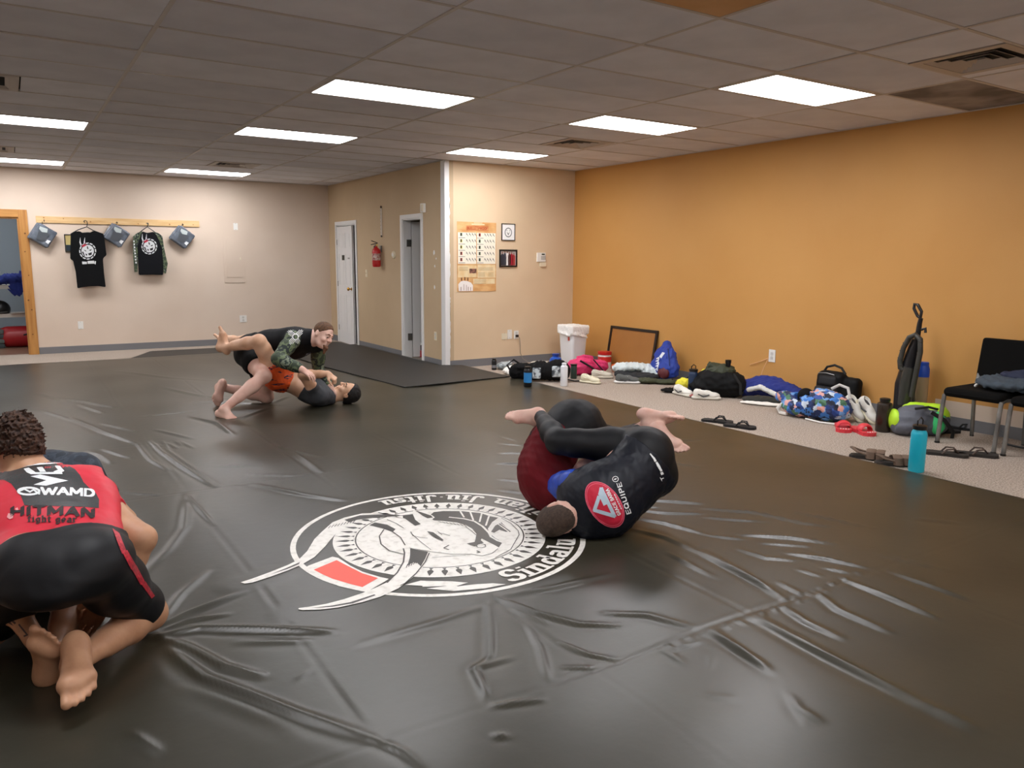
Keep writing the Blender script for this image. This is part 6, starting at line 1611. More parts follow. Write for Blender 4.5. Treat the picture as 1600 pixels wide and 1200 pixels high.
# shoes
def shoe(x, y, rz, label, m_up, m_sole, group=None, L=.28, kind='sneaker', tilt=0.0, m_in=None, z=0.0, cat='shoe'):
    e = empty('sneaker' if kind == 'sneaker' else kind, (x, y, z), rz, label, cat, group)
    if tilt: e.rotation_euler = (0, tilt, rz); e.location.z = .5 * L * math.sin(tilt) - .01
    w = L * .19
    h = .008
    if kind in ('sneaker', 'clog'):
        v = Vol(h); v.cone((-L * .38, 0, .018), (L * .36, 0, .018), w * .82, w * .95, .01, ((0, 0, 1), 2.4)); link('sole', v.mesh('sole', floor=0), m_sole, e, True)
        v = Vol(h)
        v.ell((L * .24, 0, .042), (L * .25, w * .88, .036), None, .02); v.ell((-L * .28, 0, .058), (L * .19, w * .78, .062), None, .03)
        v.cone((-L * .26, 0, .07), (L * .06, 0, .062), w * .70, w * .62, .03)
        v.ell((-L * .20, 0, .122), (L * .19, w * .52, .058), None, .008, sub=True)
        link('upper', v.mesh('upper', floor=.012), m_up, e, True)
        if kind == 'sneaker':
            for s_ in (-1, 1): MB().tube([(-L * .30, s_ * w * .80, .06), (-L * .10, s_ * w * .84, .035), (L * .10, s_ * w * .80, .055)], .007, 6).build('side_stripe', m_in or mat('insole_grey', '#4b4b4d', 0.9), e, True)
            for k in range(4):
                xx = L * (.00 + .05 * k); MB().tube([(xx, -w * .5, .083 - k * .006), (xx + .008, 0, .094 - k * .008), (xx, w * .5, .083 - k * .006)], .004, 6).build('lace', m_sole, e, True)
            v = Vol(h); v.ell((-L * .2, 0, .078), (L * .17, w * .5, .008), None, .01); link('insole', v.mesh('insole'), m_in or mat('insole_grey', '#4b4b4d', 0.9), e, True)
        else:
            for k in range(5):
                for s in (-1, 1): MB().lathe([(.007, 0), (.005, .004), (.001, .005)], (L * (.08 + .055 * k), s * w * .38 * (1 - .08 * k), .082 - k * .006), 8).build('vent_hole', mat('hole_dark', '#3b352c', 0.8), e, True)
            MB().tube([(-L * .1, -w * .8, .06), (-L * .3, -w * .75, .075), (-L * .44, 0, .08), (-L * .3, w * .75, .075), (-L * .1, w * .8, .06)], .008, 8).build('heel_strap', m_up, e, True)
    elif kind in ('flip_flop', 'slide', 'sandal'):
        o = [(-.5, -.20), (-.42, -.30), (-.2, -.27), (.0, -.26), (.2, -.34), (.38, -.36), (.48, -.22), (.5, 0), (.46, .2), (.36, .31), (.15, .30), (-.1, .24), (-.35, .28), (-.46, .20)]
        th = .022 if kind != 'slide' else .03
        MB().prism([(a * L, b * L * .62) for a, b in o], (0, 0, 0), (1, 0, 0), (0, 1, 0), (0, 0, 1), 0, th).build('footbed', m_sole, e)
        if kind == 'flip_flop':
            for s in (-1, 1): MB().tube([(L * .26, 0, th + .004), (L * .16, s * w * .5, th + .034), (L * .0, s * w * .88, th + .030), (-L * .10, s * w * .92, th - .004)], [.006, .009, .010, .008], 8, flat=((0, 0, 1), .6)).build('thong_strap', m_up, e, True)
            MB().tube([(L * .26, 0, th - .004), (L * .26, 0, th + .012)], .005, 6).build('toe_post', m_up, e, True)
        elif kind == 'slide':
            v = Vol(.007); v.ell((L * .12, 0, .035), (L * .22, w * 1.05, .055), None, .01, [((L * .30, 0, 0), (1, 0, .2)), ((-L * .06, 0, 0), (-1, 0, .2))]); v.ell((L * .12, 0, .03), (L * .30, w * .88, .042), None, .005, sub=True)
            link('vamp', v.mesh('vamp', floor=.012), m_up, e, True)
            for k in range(4): MB().lathe([(.006, 0), (.004, .006), (.001, .007)], (L * .42, (k - 1.5) * w * .36, .03), 8).build('stud', m_plastic, e, True)
        else:
            for xx, ww in ((.24, .030), (.02, .034)):
                MB().tube([(L * xx, -w * .95, th * .5), (L * xx, -w * .7, th + .036), (L * (xx + .02), 0, th + .050), (L * xx, w * .7, th + .036), (L * xx, w * .95, th * .5)], ww, 8, flat=((0, 0, 1), .16)).build('strap', m_up, e, True)
            MB().tube([(L * .02, -w * .9, th + .01), (-L * .3, -w * .7, th + .03), (-L * .45, 0, th + .05), (-L * .3, w * .7, th + .03), (L * .02, w * .9, th + .01)], .016, 8, flat=((0, 0, 1), .5)).build('heel_strap', m_up, e, True)
    return e
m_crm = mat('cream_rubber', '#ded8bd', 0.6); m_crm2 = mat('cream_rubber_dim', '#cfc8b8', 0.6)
p = fl(922, 599); shoe(p.x, p.y, R(-70), 'cream clog lying nearer, in front of the pink bag', m_crm, m_crm, 'cream clogs by the pink bag', .27, 'clog')
p = fl(940, 591); shoe(p.x, p.y, R(-35), 'cream clog farther back, beside the pink bag', m_crm2, m_crm2, 'cream clogs by the pink bag', .27, 'clog')
# framed board leaning on the orange wall
e = empty('framed_board', (XO - .10, 7.74, 0), R(-90), 'brown board in a thin black frame leaning on the orange wall', 'board')
e.rotation_euler = (R(-9), 0, R(-90))
W_, H_ = .92, .565
f = MB()
for s in (-1, 1): f.box((s * (W_ / 2 - .018), 0, H_ / 2), (.036, .024, H_), bevel=.003)
f.box((0, 0, H_ - .018), (W_ - .072, .024, .036), bevel=.003).box((0, 0, .018), (W_ - .072, .024, .036), bevel=.003)
f.build('frame', mat('black_brown_frame', '#1c0f0b', 0.4), e); MB().box((0, .004, H_ / 2), (W_ - .06, .010, H_ - .06)).build('board_panel', mat('brown_board', '#a9733a', 0.35, c2='#9f6a34', scale=2), e)
p = fl(963, 582); e = empty('lidded_cup', (p.x, p.y, 0), 0, 'clear cup with an orange lid below the framed board', 'cup')
lathe_part('cup_body', e, [(.055, 0), (.065, .06)], mat('cup_tan', '#b98e78', 0.3)); lathe_part('lid', e, [(.068, .058), (.07, .065), (.068, .10), (.03, .112), (.001, .113)], mat('orange_lid', '#e0601c', 0.4))
# clothes pile with grey sneaker
p = fl(992, 592)
e = empty('pale_shirt', (p.x + .02, p.y + .06, 0), R(-40), 'crumpled pale blue white shirt draped over the grey sneaker', 'clothes')
soft('cloth', e, mat('pale_blue_cloth', '#d3dfe0', 0.85, bump=.2), [('ell', (0, 0, .14), (.27, .16, .06)), ('ell', (-.1, 0, .12), (.16, .14, .08)), ('ell', (.2, -.05, .09), (.14, .12, .08)), ('ell', (.29, -.1, .05), (.06, .09, .06))], .010, folds2(.020, 15, 14), floor=.03)
e = empty('dark_shorts', (p.x + .0, p.y - .03, 0), R(-40), 'dark charcoal shorts crumpled under the pale blue white shirt', 'clothes')
soft('cloth', e, mat('charcoal_cloth', '#26282a', 0.85, bump=.3), [('ell', (.05, -.04, .05), (.26, .16, .06)), ('ell', (-.16, .0, .06), (.12, .12, .07))], .010, folds2(.018, 17, 15))
p = fl(980, 599); shoe(p.x, p.y, R(-38), 'grey sneaker with thick white sole poking out of the clothes', mat('grey_mesh', '#5d605e', 0.8), mat('white_foam', '#e8e8e6', 0.6), None, .30)
p = fl(1025, 600); e = empty('olive_cloth', (p.x, p.y + .03, 0), R(-45), 'olive green crumpled cloth in front of the blue drawstring bag', 'clothes')
soft('cloth', e, mat('olive_cloth', '#3f4430', 0.85, bump=.3), [('ell', (-.1, 0, .035), (.16, .1, .04)), ('ell', (.12, 0, .03), (.18, .09, .035))], .010, folds2(.015, 22, 16))
# blue drawstring bag
p = fl(1034, 594); e = empty('drawstring_bag', (p.x + .02, p.y + .02, 0), R(-90 - 8), 'bulging royal blue drawstring bag with white lettering on the orange wall side', 'bag')
e.rotation_euler = (R(-8), 0, R(-98))
soft('bag_body', e, mat('royal_blue_nylon', '#1b3b9b', 0.6, bump=.4, bscale=16, bdist=.01), [('ell', (.02, 0, .15), (.25, .13, .17)), ('ell', (.0, .0, .28), (.19, .11, .14)), ('cone', (-.04, .03, .36), (-.065, .05, .43), .10, .06)], .010, folds2(.016, 17, 17))
soft('bag_pocket', e, mat('maroon_nylon', '#5a1c22', 0.6), [('ell', (.12, -.075, .10), (.10, .06, .08))], .010, folds2(.01, 18, 18))
cloth_bv.clear()
bo = e.children[0]
mw = wm(e)
v0 = [mw @ v.co for v in bo.data.vertices]; bv_ = BVHTree.FromPolygons(v0, [tuple(q.vertices) for q in bo.data.polygons])
def bag_print(nm, polys, m, parent, bvh, step=2.0, off=.004):
    mb = MB(); o = Vector((0, 0, CAM_H))
    for k, pl in enumerate(refine(polys, step)):
        q = []
        for (u, v) in pl:
            d = ray(u, v).normalized(); hit, n_, _, _ = bvh.ray_cast(o, d, 30)
            if hit is None: q = None; break
            q.append(hit - d * (off + (k * 5 % 11) * 5e-5))
        if q and max((q[0] - q[1]).length, (q[1] - q[2]).length) < .06: mb.add(q, [(0, 1, 2)])
    if mb.v: return mb.build(nm, m, parent, world=True, fix=False)
zW = lambda pts: [(920 + x * .1, 500 + y * .1) for x, y in pts]
wl = [zW([(1100, 570), (1150, 500), (1190, 515), (1130, 600)])]
for a in ((1085, 600), (1075, 640), (1080, 680), (1070, 720), (1062, 770)):
    wl += stroke2(zW([(a[0] - 25, a[1] + 5), (a[0] + 10, a[1] - 15), (a[0] + 5, a[1] + 20)]), 1.8)
bag_print('bag_lettering', wl, mat('bag_white', '#dfe6ee', 0.6), bo, bv_)
MB().tube([(-.05, .04, .41), (.1, -.05, .38), (.2, -.08, .25), (.21, -.06, .10)], .006, 6).build('drawstring', mat('navy_cord', '#14224f', 0.7), e, True)
# clutter of straps beside it
p = fl(1050, 598); e = empty('tangled_straps', (p.x - .02, p.y - .05, 0), R(-60), 'tangle of white and dark straps right of the blue drawstring bag', 'straps')
MB().tube([(-.2, .05, .02), (-.1, -.03, .04), (0, .04, .02), (.12, -.04, .03), (.22, .02, .015)], .014, 8, flat=((0, 0, 1), .4)).build('white_strap', m_plastic, e, True)
MB().tube([(-.18, -.05, .015), (-.02, .07, .05), (.1, .04, .06), (.2, .08, .03), (.3, .05, .015)], .016, 8, flat=((0, 0, 1), .5)).build('dark_strap', mat('brown_black', '#2a1e1c', 0.7), e, True)
MB().tube([(.1, .1, .02), (.16, .13, .09), (.24, .12, .10), (.27, .09, .03)], .012, 8).build('dark_loop', m_strap, e, True)
MB().tube([(-.1, -.08, .012), (.1, -.12, .02), (.25, -.1, .012)], .010, 8).build('brown_strap', mat('brown_strap', '#6a5040', 0.7), e, True)
p = fl(1050, 613); e = empty('black_cloth', (p.x, p.y, 0), R(-30), 'flat crumpled black cloth left of the white sneakers', 'clothes')
soft('cloth', e, m_blk, [('ell', (0, 0, .025), (.14, .09, .03)), ('ell', (.12, 0, .03), (.08, .07, .035))], .010, folds2(.014, 22, 19))
m_wsh = mat('white_leather', '#e3e1d8', 0.55); m_wso = mat('white_sole', '#d9d6ca', 0.6)
p = fl(1067, 618); shoe(p.x, p.y, R(-95), 'white sneaker left of the navy bottle, toe to the viewer', m_wsh, m_wso, 'white sneakers by the navy bottle', .29)
p = fl(1103, 624); shoe(p.x, p.y, R(-42), 'white sneaker right of the navy bottle, by the dark backpack', m_wsh, m_wso, 'white sneakers by the navy bottle', .29)
p = fl(1082, 616); bottle(p.x, p.y, 0, .052, .28, 'navy blue bottle between the white sneakers', mat('navy_enamel', '#1f3350', 0.4), m_black, .8, None, None, True)
p = fl(1087, 620); e = empty('red_cloth', (p.x - .02, p.y - .05, 0), R(-40), 'small dull red cloth at the foot of the navy bottle', 'clothes')
soft('cloth', e, mat('dull_red_cloth', '#9c4a48', 0.8), [('ell', (0, 0, .02), (.11, .06, .025))], .009, folds2(.01, 26, 20))
p = fl(1084, 610); e = empty('yellow_vest', (p.x + .06, p.y + .05, 0), R(-50), 'bright yellow garment behind the navy bottle', 'clothes')
soft('cloth', e, mat('neon_yellow', '#e6dc3a', 0.7), [('ell', (-.12, 0, .06), (.1, .08, .07)), ('ell', (.10, .04, .14), (.07, .06, .10)), ('ell', (.0, .02, .08), (.14, .06, .05))], .010, folds2(.014, 20, 21))
# dark backpack
p = fl(1124, 624); e = empty('backpack', (p.x + .15, p.y + .17, 0), R(-60), 'slumped black and dark olive backpack with a bottle in its top', 'backpack')
soft('bag_body', e, mat('black_pack', '#101112', 0.75, spec=.2, bump=.4, bscale=25), [('ell', (0, 0, .14), (.27, .17, .17)), ('ell', (-.12, 0, .10), (.2, .17, .12)), ('ell', (.14, 0, .13), (.17, .15, .15))], .011, folds2(.016, 13, 23))
soft('olive_flap', e, mat('olive_nylon', '#343a27', 0.7, bump=.4, bscale=22), [('ell', (.02, .02, .27), (.17, .13, .085)), ('ell', (-.06, .02, .31), (.08, .09, .06)), ('cone', (.16, -.02, .22), (.24, -.02, .08), .05, .06)], .011, folds2(.020, 18, 24))
lathe_part('bottle_top', e, [(.028, .30), (.028, .36), (.032, .365), (.032, .395), (.001, .40)], m_black, 14, (.10, 0, 0))
MB().tube([(.18, -.10, .26), (.26, -.12, .16), (.27, -.12, .05)], .016, 8, flat=((0, 1, 0), .4)).build('shoulder_strap', m_strap, e, True)
# blue uniform jacket heap
p = fl(1198, 622); e = empty('blue_jacket', (p.x - .02, p.y - .05, 0), R(-75), 'heaped royal blue martial arts jacket against the orange wall', 'clothes')
soft('cloth', e, mat('gi_blue', '#22317f', 0.85, bump=.4, bscale=60), [('ell', (-.02, 0, .12), (.36, .17, .10)), ('ell', (.22, -.02, .08), (.28, .14, .075)), ('ell', (-.22, -.04, .09), (.13, .14, .09)), ('ell', (-.06, .05, .19), (.18, .1, .06))], .012, folds2(.020, 11, 25))
soft('white_lapel', e, mat('lapel_white', '#dcdcd6', 0.8), [('cone', (-.16, -.16, .10), (-.02, -.19, .145), .03, .03, .02), ('cone', (-.02, -.19, .145), (.18, -.20, .08), .03, .03, .02), ('cone', (.18, -.2, .08), (.24, -.2, .03), .03, .025, .02)], .010, folds2(.008, 30, 26))
p = fl(1180, 632); e = empty('folded_trousers', (p.x + .08, p.y - .02, 0), R(-60), 'dark and white folded trousers under the blue jacket', 'clothes')
soft('dark_fold', e, mat('dark_olive_cloth', '#2a2c28', 0.85), [('ell', (0, .02, .04), (.22, .10, .045))], .010, folds2(.01, 20, 27)); soft('white_fold', e, mat('white_cloth', '#e9e6df', 0.85, bump=.3, bscale=20), [('ell', (.02, -.07, .018), (.24, .07, .022))], .009, folds2(.008, 20, 28))
# floral drawstring bag lying down
m_flor = mat('floral_print', '#1d2b4a', 0.6)
_n = m_flor.node_tree; _v = _n.nodes.new('ShaderNodeTexVoronoi'); _v.inputs['Scale'].default_value = 21; _t = _n.nodes.new('ShaderNodeTexCoord')
_nz = _n.nodes.new('ShaderNodeTexNoise'); _nz.inputs['Scale'].default_value = 30; _mx = _n.nodes.new('ShaderNodeMix'); _mx.data_type = 'VECTOR'; _mx.inputs['Factor'].default_value = .06
_n.links.new(_t.outputs['Object'], _nz.inputs['Vector']); _n.links.new(_t.outputs['Object'], _mx.inputs[4]); _n.links.new(_nz.outputs['Color'], _mx.inputs[5]); _n.links.new(_mx.outputs[1], _v.inputs['Vector'])
_s = _n.nodes.new('ShaderNodeSeparateColor'); _rp = _n.nodes.new('ShaderNodeValToRGB'); _rp.color_ramp.interpolation = 'CONSTANT'
_cs = ['#1c2a4c', '#3f7fd0', '#c9d6e4', '#2c4f9a', '#4d7a5c', '#e0a79c', '#223566', '#6fa2dc', '#1a2238']
_rp.color_ramp.elements[0].color = rgb(_cs[0]); _rp.color_ramp.elements[1].position = .89; _rp.color_ramp.elements[1].color = rgb(_cs[-1])
for _k in range(1, 8): _rp.color_ramp.elements.new(_k * .11).color = rgb(_cs[_k])
_n.links.new(_v.outputs['Color'], _s.inputs[0]); _n.links.new(_s.outputs[0], _rp.inputs['Fac']); _n.links.new(_rp.outputs['Color'], _n.nodes['Principled BSDF'].inputs['Base Color'])
pa, pb = fl(1242, 652), fl(1325, 664)
e = empty('floral_bag', ((pa.x + pb.x) / 2 + .06, (pa.y + pb.y) / 2 + .08, 0), math.atan2(pb.y - pa.y, pb.x - pa.x), 'blue floral patterned drawstring bag lying on the carpet', 'bag')
soft('bag_body', e, m_flor, [('ell', (.02, 0, .14), (.27, .17, .15)), ('ell', (-.14, 0, .10), (.2, .16, .11)), ('ell', (.14, 0, .11), (.17, .15, .12)), ('cone', (-.24, 0, .15), (-.36, .0, .17), .08, .06), ('ell', (-.12, -.02, .22), (.09, .085, .09), None, .02, {'sub': True})], .010, folds2(.016, 14, 29))
soft('bag_mouth', e, m_blk, [('ell', (-.12, -.005, .20), (.075, .07, .075))], .010)
MB().tube([(-.32, -.05, .11), (-.36, -.06, .06), (-.34, -.05, .02), (-.26, -.08, .02)], .016, 8).build('drawstring', m_plastic, e, True); MB().tube([(-.05, -.15, .016), (.1, -.19, .010), (.28, -.17, .010)], .008, 8).build('drawstring', m_plastic, e, True)
MB().tube([(.10, .02, .29), (.16, .05, .33), (.24, .04, .31), (.28, .0, .22)], .014, 8).build('white_strap', mat('grey_white_strap', '#c6c4bf', 0.7), e, True)
# upright black backpack
p = fl(1310, 640); e = empty('backpack', (6.70, 4.62, 0), R(-90), 'upright plain black backpack leaning on the orange wall behind the floral bag', 'backpack')
e.rotation_euler = (R(-6), 0, R(-90))
soft('bag_body', e, mat('black_pack2', '#0b0b0c', 0.7, spec=.25, bump=.25, bscale=40), [('box', (-.06, .02, .19), (.30, .16, .38), None, .07, .03), ('box', (.13, .06, .17), (.20, .14, .34), None, .06, .02)], .010, folds2(.004, 12, 30))
soft('front_pocket', e, mat('black_pack3', '#16161a', 0.7), [('box', (-.06, -.06, .12), (.24, .07, .20), None, .03, .02)], .009)
soft('top_pocket', e, mat('black_pack3', '#16161a', 0.7), [('box', (-.06, -.045, .28), (.20, .06, .10), None, .028, .02)], .009)
MB().tube([(-.17, .03, .36), (-.14, .03, .41), (-.06, .03, .435), (.02, .03, .415), (.07, .03, .36)], .012, 8).build('handle', m_strap, e, True); MB().tube([(-.15, -.085, .345), (-.06, -.09, .355), (.03, -.085, .345)], .004, 6).build('zip', m_metal, e, True)
# white sneakers standing together, red slides
p = fl(1330, 656); shoe(p.x, p.y, R(-100), 'left of the white running shoes standing on their toes behind the red slides', m_wsh, mat('cream_sole', '#d3cdb2', 0.6), 'white running shoes behind the red slides', .29, tilt=R(38))
p = fl(1351, 659); shoe(p.x, p.y, R(-104), 'right of the white running shoes standing on their toes behind the red slides', m_wsh, mat('cream_sole', '#d3cdb2', 0.6), 'white running shoes behind the red slides', .29, tilt=R(38))
m_reds = mat('red_rubber', '#d93a44', 0.45)
p = fl(1317, 671); shoe(p.x, p.y, R(-140), 'red slide with toes pointing left, beside the floral bag', m_reds, m_reds, 'red slides', .31, 'slide')
p = fl(1346, 676); shoe(p.x, p.y, R(-112), 'red slide nearest the dark bottle', m_reds, m_reds, 'red slides', .31, 'slide')
p = fl(1379, 674); bottle(p.x, p.y, 0, .062, .29, 'dark smoky brown bottle left of the grey and green duffel', mat('smoky_plastic', '#2a2119', 0.25, spec=.6), m_black, .6, None, None, False)
# vacuum cleaner
def V(x, y, X_=6.60): return aX(x, y, X_)
vb = V(1402, 640); e = empty('vacuum_cleaner', (6.60, 3.87, 0), 0, 'black upright vacuum cleaner with a looped hose against the orange wall', 'vacuum')
O_ = Vector((6.60, 3.87, 0))
def vt(nm, pts, r_, m, flat=None): return MB().tube([p_ - O_ for p_ in pts], r_, 12, flat=flat).build(nm, m, e, True)
m_vac = mat('vacuum_black', '#15161a', 0.3); m_vac2 = mat('vacuum_charcoal', '#3b3a35', 0.5)
vt('body', [V(1412, 642), V(1414, 600), V(1424, 560), V(1432, 530)], [.088, .082, .062, .042], m_vac)
vt('dust_bin', [V(1413, 632, 6.56), V(1416, 600, 6.56), V(1422, 574, 6.56)], [.06, .06, .055], mat('smoky_bin', '#3a3a36', 0.15, spec=.7))
vt('wand', [V(1433, 530), V(1437, 505), V(1439, 497)], [.024, .020, .018], m_vac)
vt('handle', [V(1438, 497), V(1440, 487), V(1434, 476), V(1429, 475), V(1428, 482), V(1434, 494), V(1438, 497)], .013, m_vac)
vt('hose', [V(1411, 578, 6.54), V(1407, 575, 6.53), V(1406, 564, 6.53), V(1412, 543, 6.53), V(1421, 527, 6.53), V(1430, 523, 6.53), V(1438, 530, 6.53), V(1438, 550, 6.53), V(1432, 580, 6.53), V(1424, 620, 6.53)], .022, m_vac2)
for k in range(9):
    a = [V(1407, 570, 6.53), V(1407, 560, 6.53), V(1410, 549, 6.53), V(1415, 537, 6.53), V(1422, 527, 6.53), V(1431, 523, 6.53), V(1438, 533, 6.53), V(1437, 553, 6.53), V(1433, 575, 6.53)][k]
    MB().lathe([(.0235, -.004), (.025, 0), (.0235, .004)], a - O_, 12, Matrix.Rotation(R(90 if k in (5, ) else 20), 3, 'X')).build('hose_rib', m_vac2, e, True)
vt('cord_hook', [V(1440, 515), V(1446, 513), V(1446, 520)], .012, m_vac)
MB().box(Vector((-.02, .0, .055)), (.28, .32, .10), bevel=.03).build('floor_head', m_vac, e)
MB().tube([(-.16, .14, .05), (-.16, .19, .05)], .045, 14).build('wheel', m_vac2, e, True); MB().tube([(.10, .14, .05), (.10, .19, .05)], .045, 14).build('wheel', m_vac2, e, True)
# spray bottle with blue label behind it
e = empty('spray_bottle', (6.78, 3.80, 0), 0, 'clear jug with blue cap and label behind the vacuum cleaner', 'bottle')
lathe_part('bottle_body', e, [(.05, 0), (.055, .01), (.055, .42), (.045, .46), (.03, .48)], mat('hazy_plastic', '#a89070', 0.2, spec=.6)); lathe_part('label', e, [(.056, .43), (.054, .50), (.045, .53)], mat('blue_label', '#1f4fc0', 0.4)); lathe_part('cap', e, [(.045, .53), (.045, .56), (.001, .565)], mat('blue_label', '#1f4fc0', 0.4))
# grey and green duffel
pa, pb = fl(1392, 686), fl(1452, 684)
e = empty('duffel_bag', (6.36, 3.55, 0), R(-38), 'grey duffel with neon yellow and green panels beside the chair', 'bag')
soft('bag_body', e, mat('slate_nylon', '#5b5f69', 0.6, bump=.35, bscale=18, bdist=.01), [('ell', (-.05, 0, .12), (.18, .15, .14)), ('ell', (-.13, 0, .08), (.11, .15, .10)), ('ell', (.10, 0, .12), (.13, .14, .13))], .010, folds2(.012, 14, 33))
soft('neon_panel', e, mat('neon_lime', '#b9e82f', 0.55), [('ell', (.12, .02, .15), (.12, .135, .12)), ('ell', (.0, .06, .20), (.14, .09, .07))], .010, folds2(.008, 16, 34))
soft('green_panel', e, mat('neon_green', '#3fd07a', 0.55), [('ell', (.10, -.095, .12), (.065, .06, .10))], .010, folds2(.006, 16, 35))
soft('end_panel', e, mat('neon_lime', '#b9e82f', 0.55), [('ell', (-.20, .03, .12), (.045, .11, .09))], .010)
MB().tube([(.02, -.15, .22), (.12, -.17, .16), (.20, -.16, .06), (.20, -.15, .01)], .016, 8, flat=((0, 1, 0), .4)).build('shoulder_strap', m_strap, e, True); MB().tube([(-.1, -.12, .24), (.0, -.13, .26), (.08, -.12, .24)], .010, 8).build('handle', m_strap, e, True)
# cyan bottle at the mat edge
bottle(5.20, 2.90, 0, .052, .33, 'tall bright cyan bottle with a black loop cap at the mat edge', mat('cyan_enamel', '#17b5cf', 0.35), m_black, .78, None, None, True)
# flip-flops and sandals
m_ff = mat('black_foam', '#17181a', 0.8); m_bf = mat('brown_leather', '#4b3a30', 0.7, c2='#3b2d26', scale=30); m_fb = mat('dark_foam', '#2a2622', 0.8)
shoe(5.27, 4.78, R(-62), 'black flip-flop farther from the viewer, in front of the blue jacket', m_ff, m_ff, 'black flip-flops at the mat edge', .28, 'flip_flop', cat='flip-flop')
shoe(5.27, 4.52, R(-66), 'black flip-flop nearer to the viewer, in front of the blue jacket', m_ff, m_ff, 'black flip-flops at the mat edge', .28, 'flip_flop', cat='flip-flop')
shoe(5.25, 3.28, R(-60), 'brown strappy sandal farther from the cyan bottle', mat('brown_suede', '#6a5647', 0.85), m_fb, 'brown sandals at the mat edge', .28, 'sandal', cat='sandal')
shoe(5.24, 3.08, R(-38), 'brown strappy sandal nearer the cyan bottle', mat('brown_suede', '#6a5647', 0.85), m_fb, 'brown sandals at the mat edge', .28, 'sandal', cat='sandal')
p = fl(1478, 711); shoe(p.x, p.y, R(-58), 'dark brown flip-flop right of the cyan bottle', m_bf, m_fb, 'brown flip-flops by the chair', .30, 'flip_flop', cat='flip-flop')
p = fl(1524, 712); shoe(p.x, p.y, R(-52), 'dark brown flip-flop in front of the chair legs', m_bf, m_fb, 'brown flip-flops by the chair', .30, 'flip_flop', cat='flip-flop')
p = fl(1476, 676); shoe(p.x, p.y, R(-20), 'black sandal under the chair, beside the duffel', m_ff, m_ff, 'black sandals under the chair', .27, 'flip_flop', cat='sandal')
p = fl(1503, 671); shoe(p.x, p.y, R(-60), 'black sandal under the chair, near its back leg', m_ff, m_ff, 'black sandals under the chair', .27, 'flip_flop', cat='sandal')
tag(MB().tube([(6.60, 3.0, .008), (6.55, 2.85, .012), (6.62, 2.7, .008), (6.55, 2.5, .010), (6.62, 2.3, .008)], .008, 8).build('cable', m_black, None, True), 'thin black cable on the carpet under the chairs', 'cable')
# chairs
m_seat = mat('black_upholstery', '#0c0b0a', 0.9, spec=.15, bump=.3, bscale=180, bdist=.002); m_steel = mat('dark_steel_tube', '#8f8d89', 0.4, metal=.6, c2='#6b6966', scale=8)
def chair(y0, label):
    e = empty('stacking_chair', (6.46, y0, 0), 0, label, 'chair', 'black upholstered chairs')
    W2 = .215
    v = Vol(.009); v.box((-.01, 0, .415), (.47, .45, .075), None, .036, .02); link('seat', v.mesh('seat'), m_seat, e, True)
    v = Vol(.009); v.box((.285, 0, .66), (.05, .44, .33), [Vector((1, 0, -.16)), Vector((0, 1, 0)), Vector((.16, 0, 1))], .022, .02); link('backrest', v.mesh('backrest'), m_seat, e, True)
    for s in (-1, 1):
        MB().tube([(-.265, s * W2, .0), (-.235, s * W2, .30), (-.222, s * W2, .385), (-.16, s * W2, .40), (.0, s * W2, .388)], .0165, 10).build('front_leg', m_steel, e, True)
        MB().tube([(.235, s * (W2 - .015), .0), (.215, s * (W2 - .015), .30), (.22, s * (W2 - .015), .42), (.265, s * (W2 - .015), .56), (.31, s * (W2 - .015), .74)], .0155, 10).build('rear_leg', m_steel, e, True)
        MB().lathe([(.020, 0), (.020, .014), (.017, .016)], (-.265, s * W2, 0), 10).build('foot_cap', m_black, e, True); MB().lathe([(.016, 0), (.016, .014), (.013, .016)], (.235, s * (W2 - .015), 0), 10).build('foot_cap', m_black, e, True)
    MB().tube([(.218, -W2, .36), (.218, W2, .36)], .010, 8).build('crossbar', m_steel, e, True)
    return e
chair(3.09, 'whole black chair with dark clothes on its seat'); chair(2.59, 'black chair cut off by the right picture edge')
e = empty('grey_jacket', (6.47, 2.93, .452), R(-90), 'slate grey sweater heaped on the chair seat', 'clothes')
soft('cloth', e, mat('slate_cloth', '#3d4852', 0.85, bump=.3), [('ell', (0, -.04, .055), (.24, .16, .06)), ('ell', (-.12, .0, .06), (.14, .12, .06)), ('ell', (.15, -.02, .065), (.12, .14, .06))], .010, folds2(.022, 14, 36), floor=0.0)
soft('white_edge', e, mat('white_cloth', '#e9e6df', 0.85, bump=.3, bscale=20), [('cone', (-.23, -.06, .015), (-.20, .08, .08), .012, .012, .01)], .007)
e = empty('navy_jacket', (6.58, 2.86, .452), R(-90), 'navy jacket heaped behind the grey sweater on the chair', 'clothes')
soft('cloth', e, mat('navy_cloth', '#1e2740', 0.8, bump=.3), [('ell', (0, .0, .09), (.22, .09, .085)), ('ell', (.1, 0, .11), (.13, .09, .075))], .010, folds2(.022, 14, 37), floor=0.0)

# ---------------------------------------------------------------- thin rubber mats along the door wall
rubber([(1.35, 12.15), (4.45, 12.15), (4.72, 12.2), (4.72, 12.95), (1.75, 13.0)], 'thin black rubber mat along the back wall, behind the coach', .010)
rubber([(3.36, 9.75), (3.56, 7.72), (4.99, 7.82), (4.98, 8.98), (4.70, 9.15), (4.70, 12.1), (3.30, 12.1)], 'thin black rubber mat in front of the two doors', .048, .040)

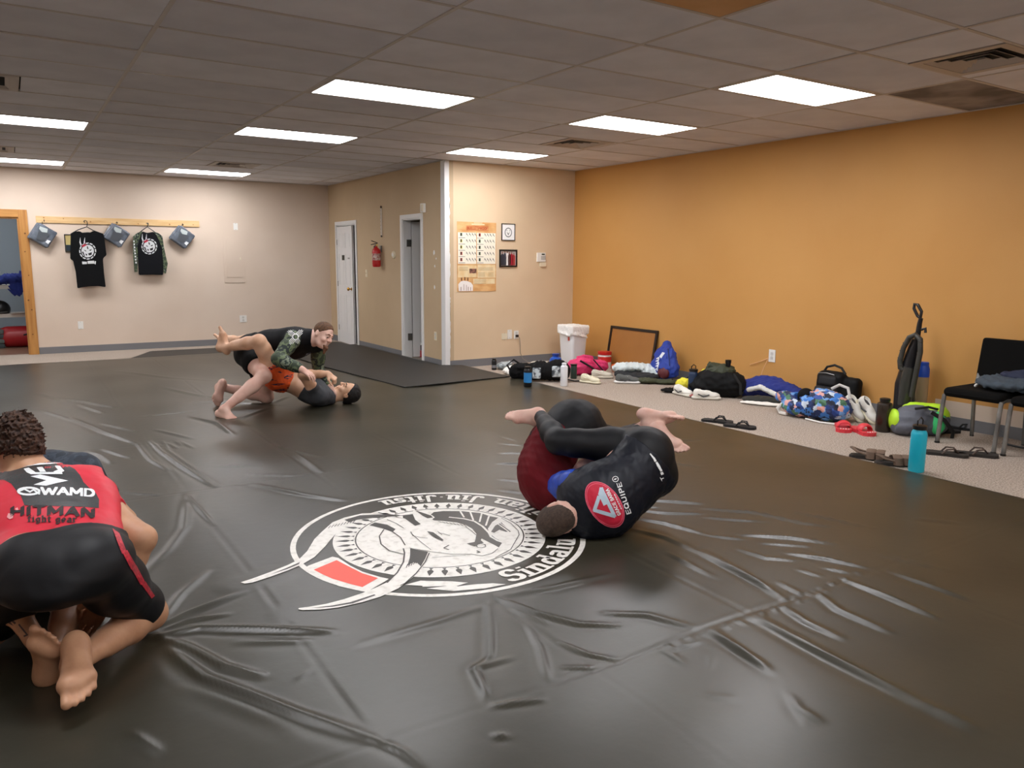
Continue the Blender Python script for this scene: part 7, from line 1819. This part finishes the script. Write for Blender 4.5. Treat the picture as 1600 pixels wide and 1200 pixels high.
# ---------------------------------------------------------------- inside the closet
e = empty('supply_box', (5.10, 10.42, 0), R(20), 'red black and white supply box on the closet floor', 'box')
MB().box((0, 0, .05), (.16, .16, .10), bevel=.004).build('carton', mat('box_red', '#b01f2e', 0.5), e); MB().box((0, 0, .14), (.15, .15, .08), bevel=.004).build('carton', mat('box_dark', '#2a2526', 0.5), e); MB().box((0, 0, .195), (.15, .15, .03), bevel=.004).build('lid', m_plastic, e)
bottle(5.09, 10.44, .21, .03, .14, 'small clear bottle on top of the supply box in the closet', mat('hazy_plastic2', '#b9b6aa', 0.25), m_plastic, .5)

# ---------------------------------------------------------------- room beyond the pine doorway
e = empty('storage_shelf', (-.45, 15.0, 0), 0, 'white two-board shelf unit seen through the pine doorway', 'shelf')
for z in (.50, .95): MB().box((0, 0, z), (1.6, .5, .06), bevel=.004).build('shelf_board', mat('shelf_white', '#cfcac0', 0.5), e)
for x in (-.78, .78):
    for y in (-.22, .22): MB().box((x, y, .70), (.04, .04, 1.4), bevel=.003).build('post', m_metal, e)
e = empty('blue_jacket', (.05, 14.78, .98), 0, 'royal blue jacket hanging over the upper shelf beyond the doorway', 'clothes')
soft('cloth', e, mat('gi_blue2', '#1d2f7d', 0.85, bump=.4, bscale=60), [('ell', (0, 0, .10), (.22, .16, .10)), ('ell', (.05, -.06, -.03), (.13, .05, .16)), ('ell', (-.18, 0, .06), (.16, .14, .06)), ('ell', (.12, .02, .14), (.06, .08, .10))], .014, folds2(.03, 14, 38), floor=None)
e = empty('white_clothes', (-.28, 14.85, .98), 0, 'stack of white folded clothes on the upper shelf', 'clothes')
soft('cloth', e, mat('white_cloth', '#e9e6df', 0.85, bump=.3, bscale=20), [('box', (0, 0, .08), (.36, .3, .16), None, .04), ('box', (.03, 0, .19), (.3, .26, .10), None, .04)], .014, folds2(.016, 14, 39))
e = empty('black_helmet', (-.16, 14.85, .53), 0, 'black rounded helmet on the lower shelf', 'helmet')
soft('shell', e, m_black, [('ell', (0, 0, .07), (.15, .13, .14))], .012); MB().tube([(-.1, -.1, .03), (0, -.13, .02), (.1, -.1, .03)], .012, 8).build('rim', m_vac2, e, True)
e = empty('paper_stack', (.12, 14.8, .53), R(10), 'loose white papers at the edge of the lower shelf', 'papers')
for k in range(4): MB().box((.01 * k, -.012 * k, .004 + k * .006), (.26, .21, .004), R(6 * k - 8)).build('sheet', m_plastic, e)
e = empty('red_pad', (.03, 14.75, 0), 0, 'red rounded exercise bag on the floor beyond the doorway', 'bag')
soft('pad_body', e, mat('red_vinyl', '#a81f26', 0.4), [('cone', (-.10, 0, .165), (.35, 0, .165), .165, .165, .02)], .012); MB().tube([(.1, -.17, .2), (.18, -.19, .22), (.26, -.17, .2)], .012, 8).build('grab_handle', m_strap, e, True)
for k in range(4): tag(MB().box((-.38, 14.78, .035 + k * .075), (.5, .36, .068), bevel=.02).build('focus_pad', mat('pad_grey%d' % (k % 2), ('#3c4648', '#59625f')[k % 2], 0.5)), 'grey training pad left of the red bag, %s of the stack' % ('lowest', 'second from the floor', 'third from the floor', 'topmost')[k], 'pad', 'training pads beyond the doorway')
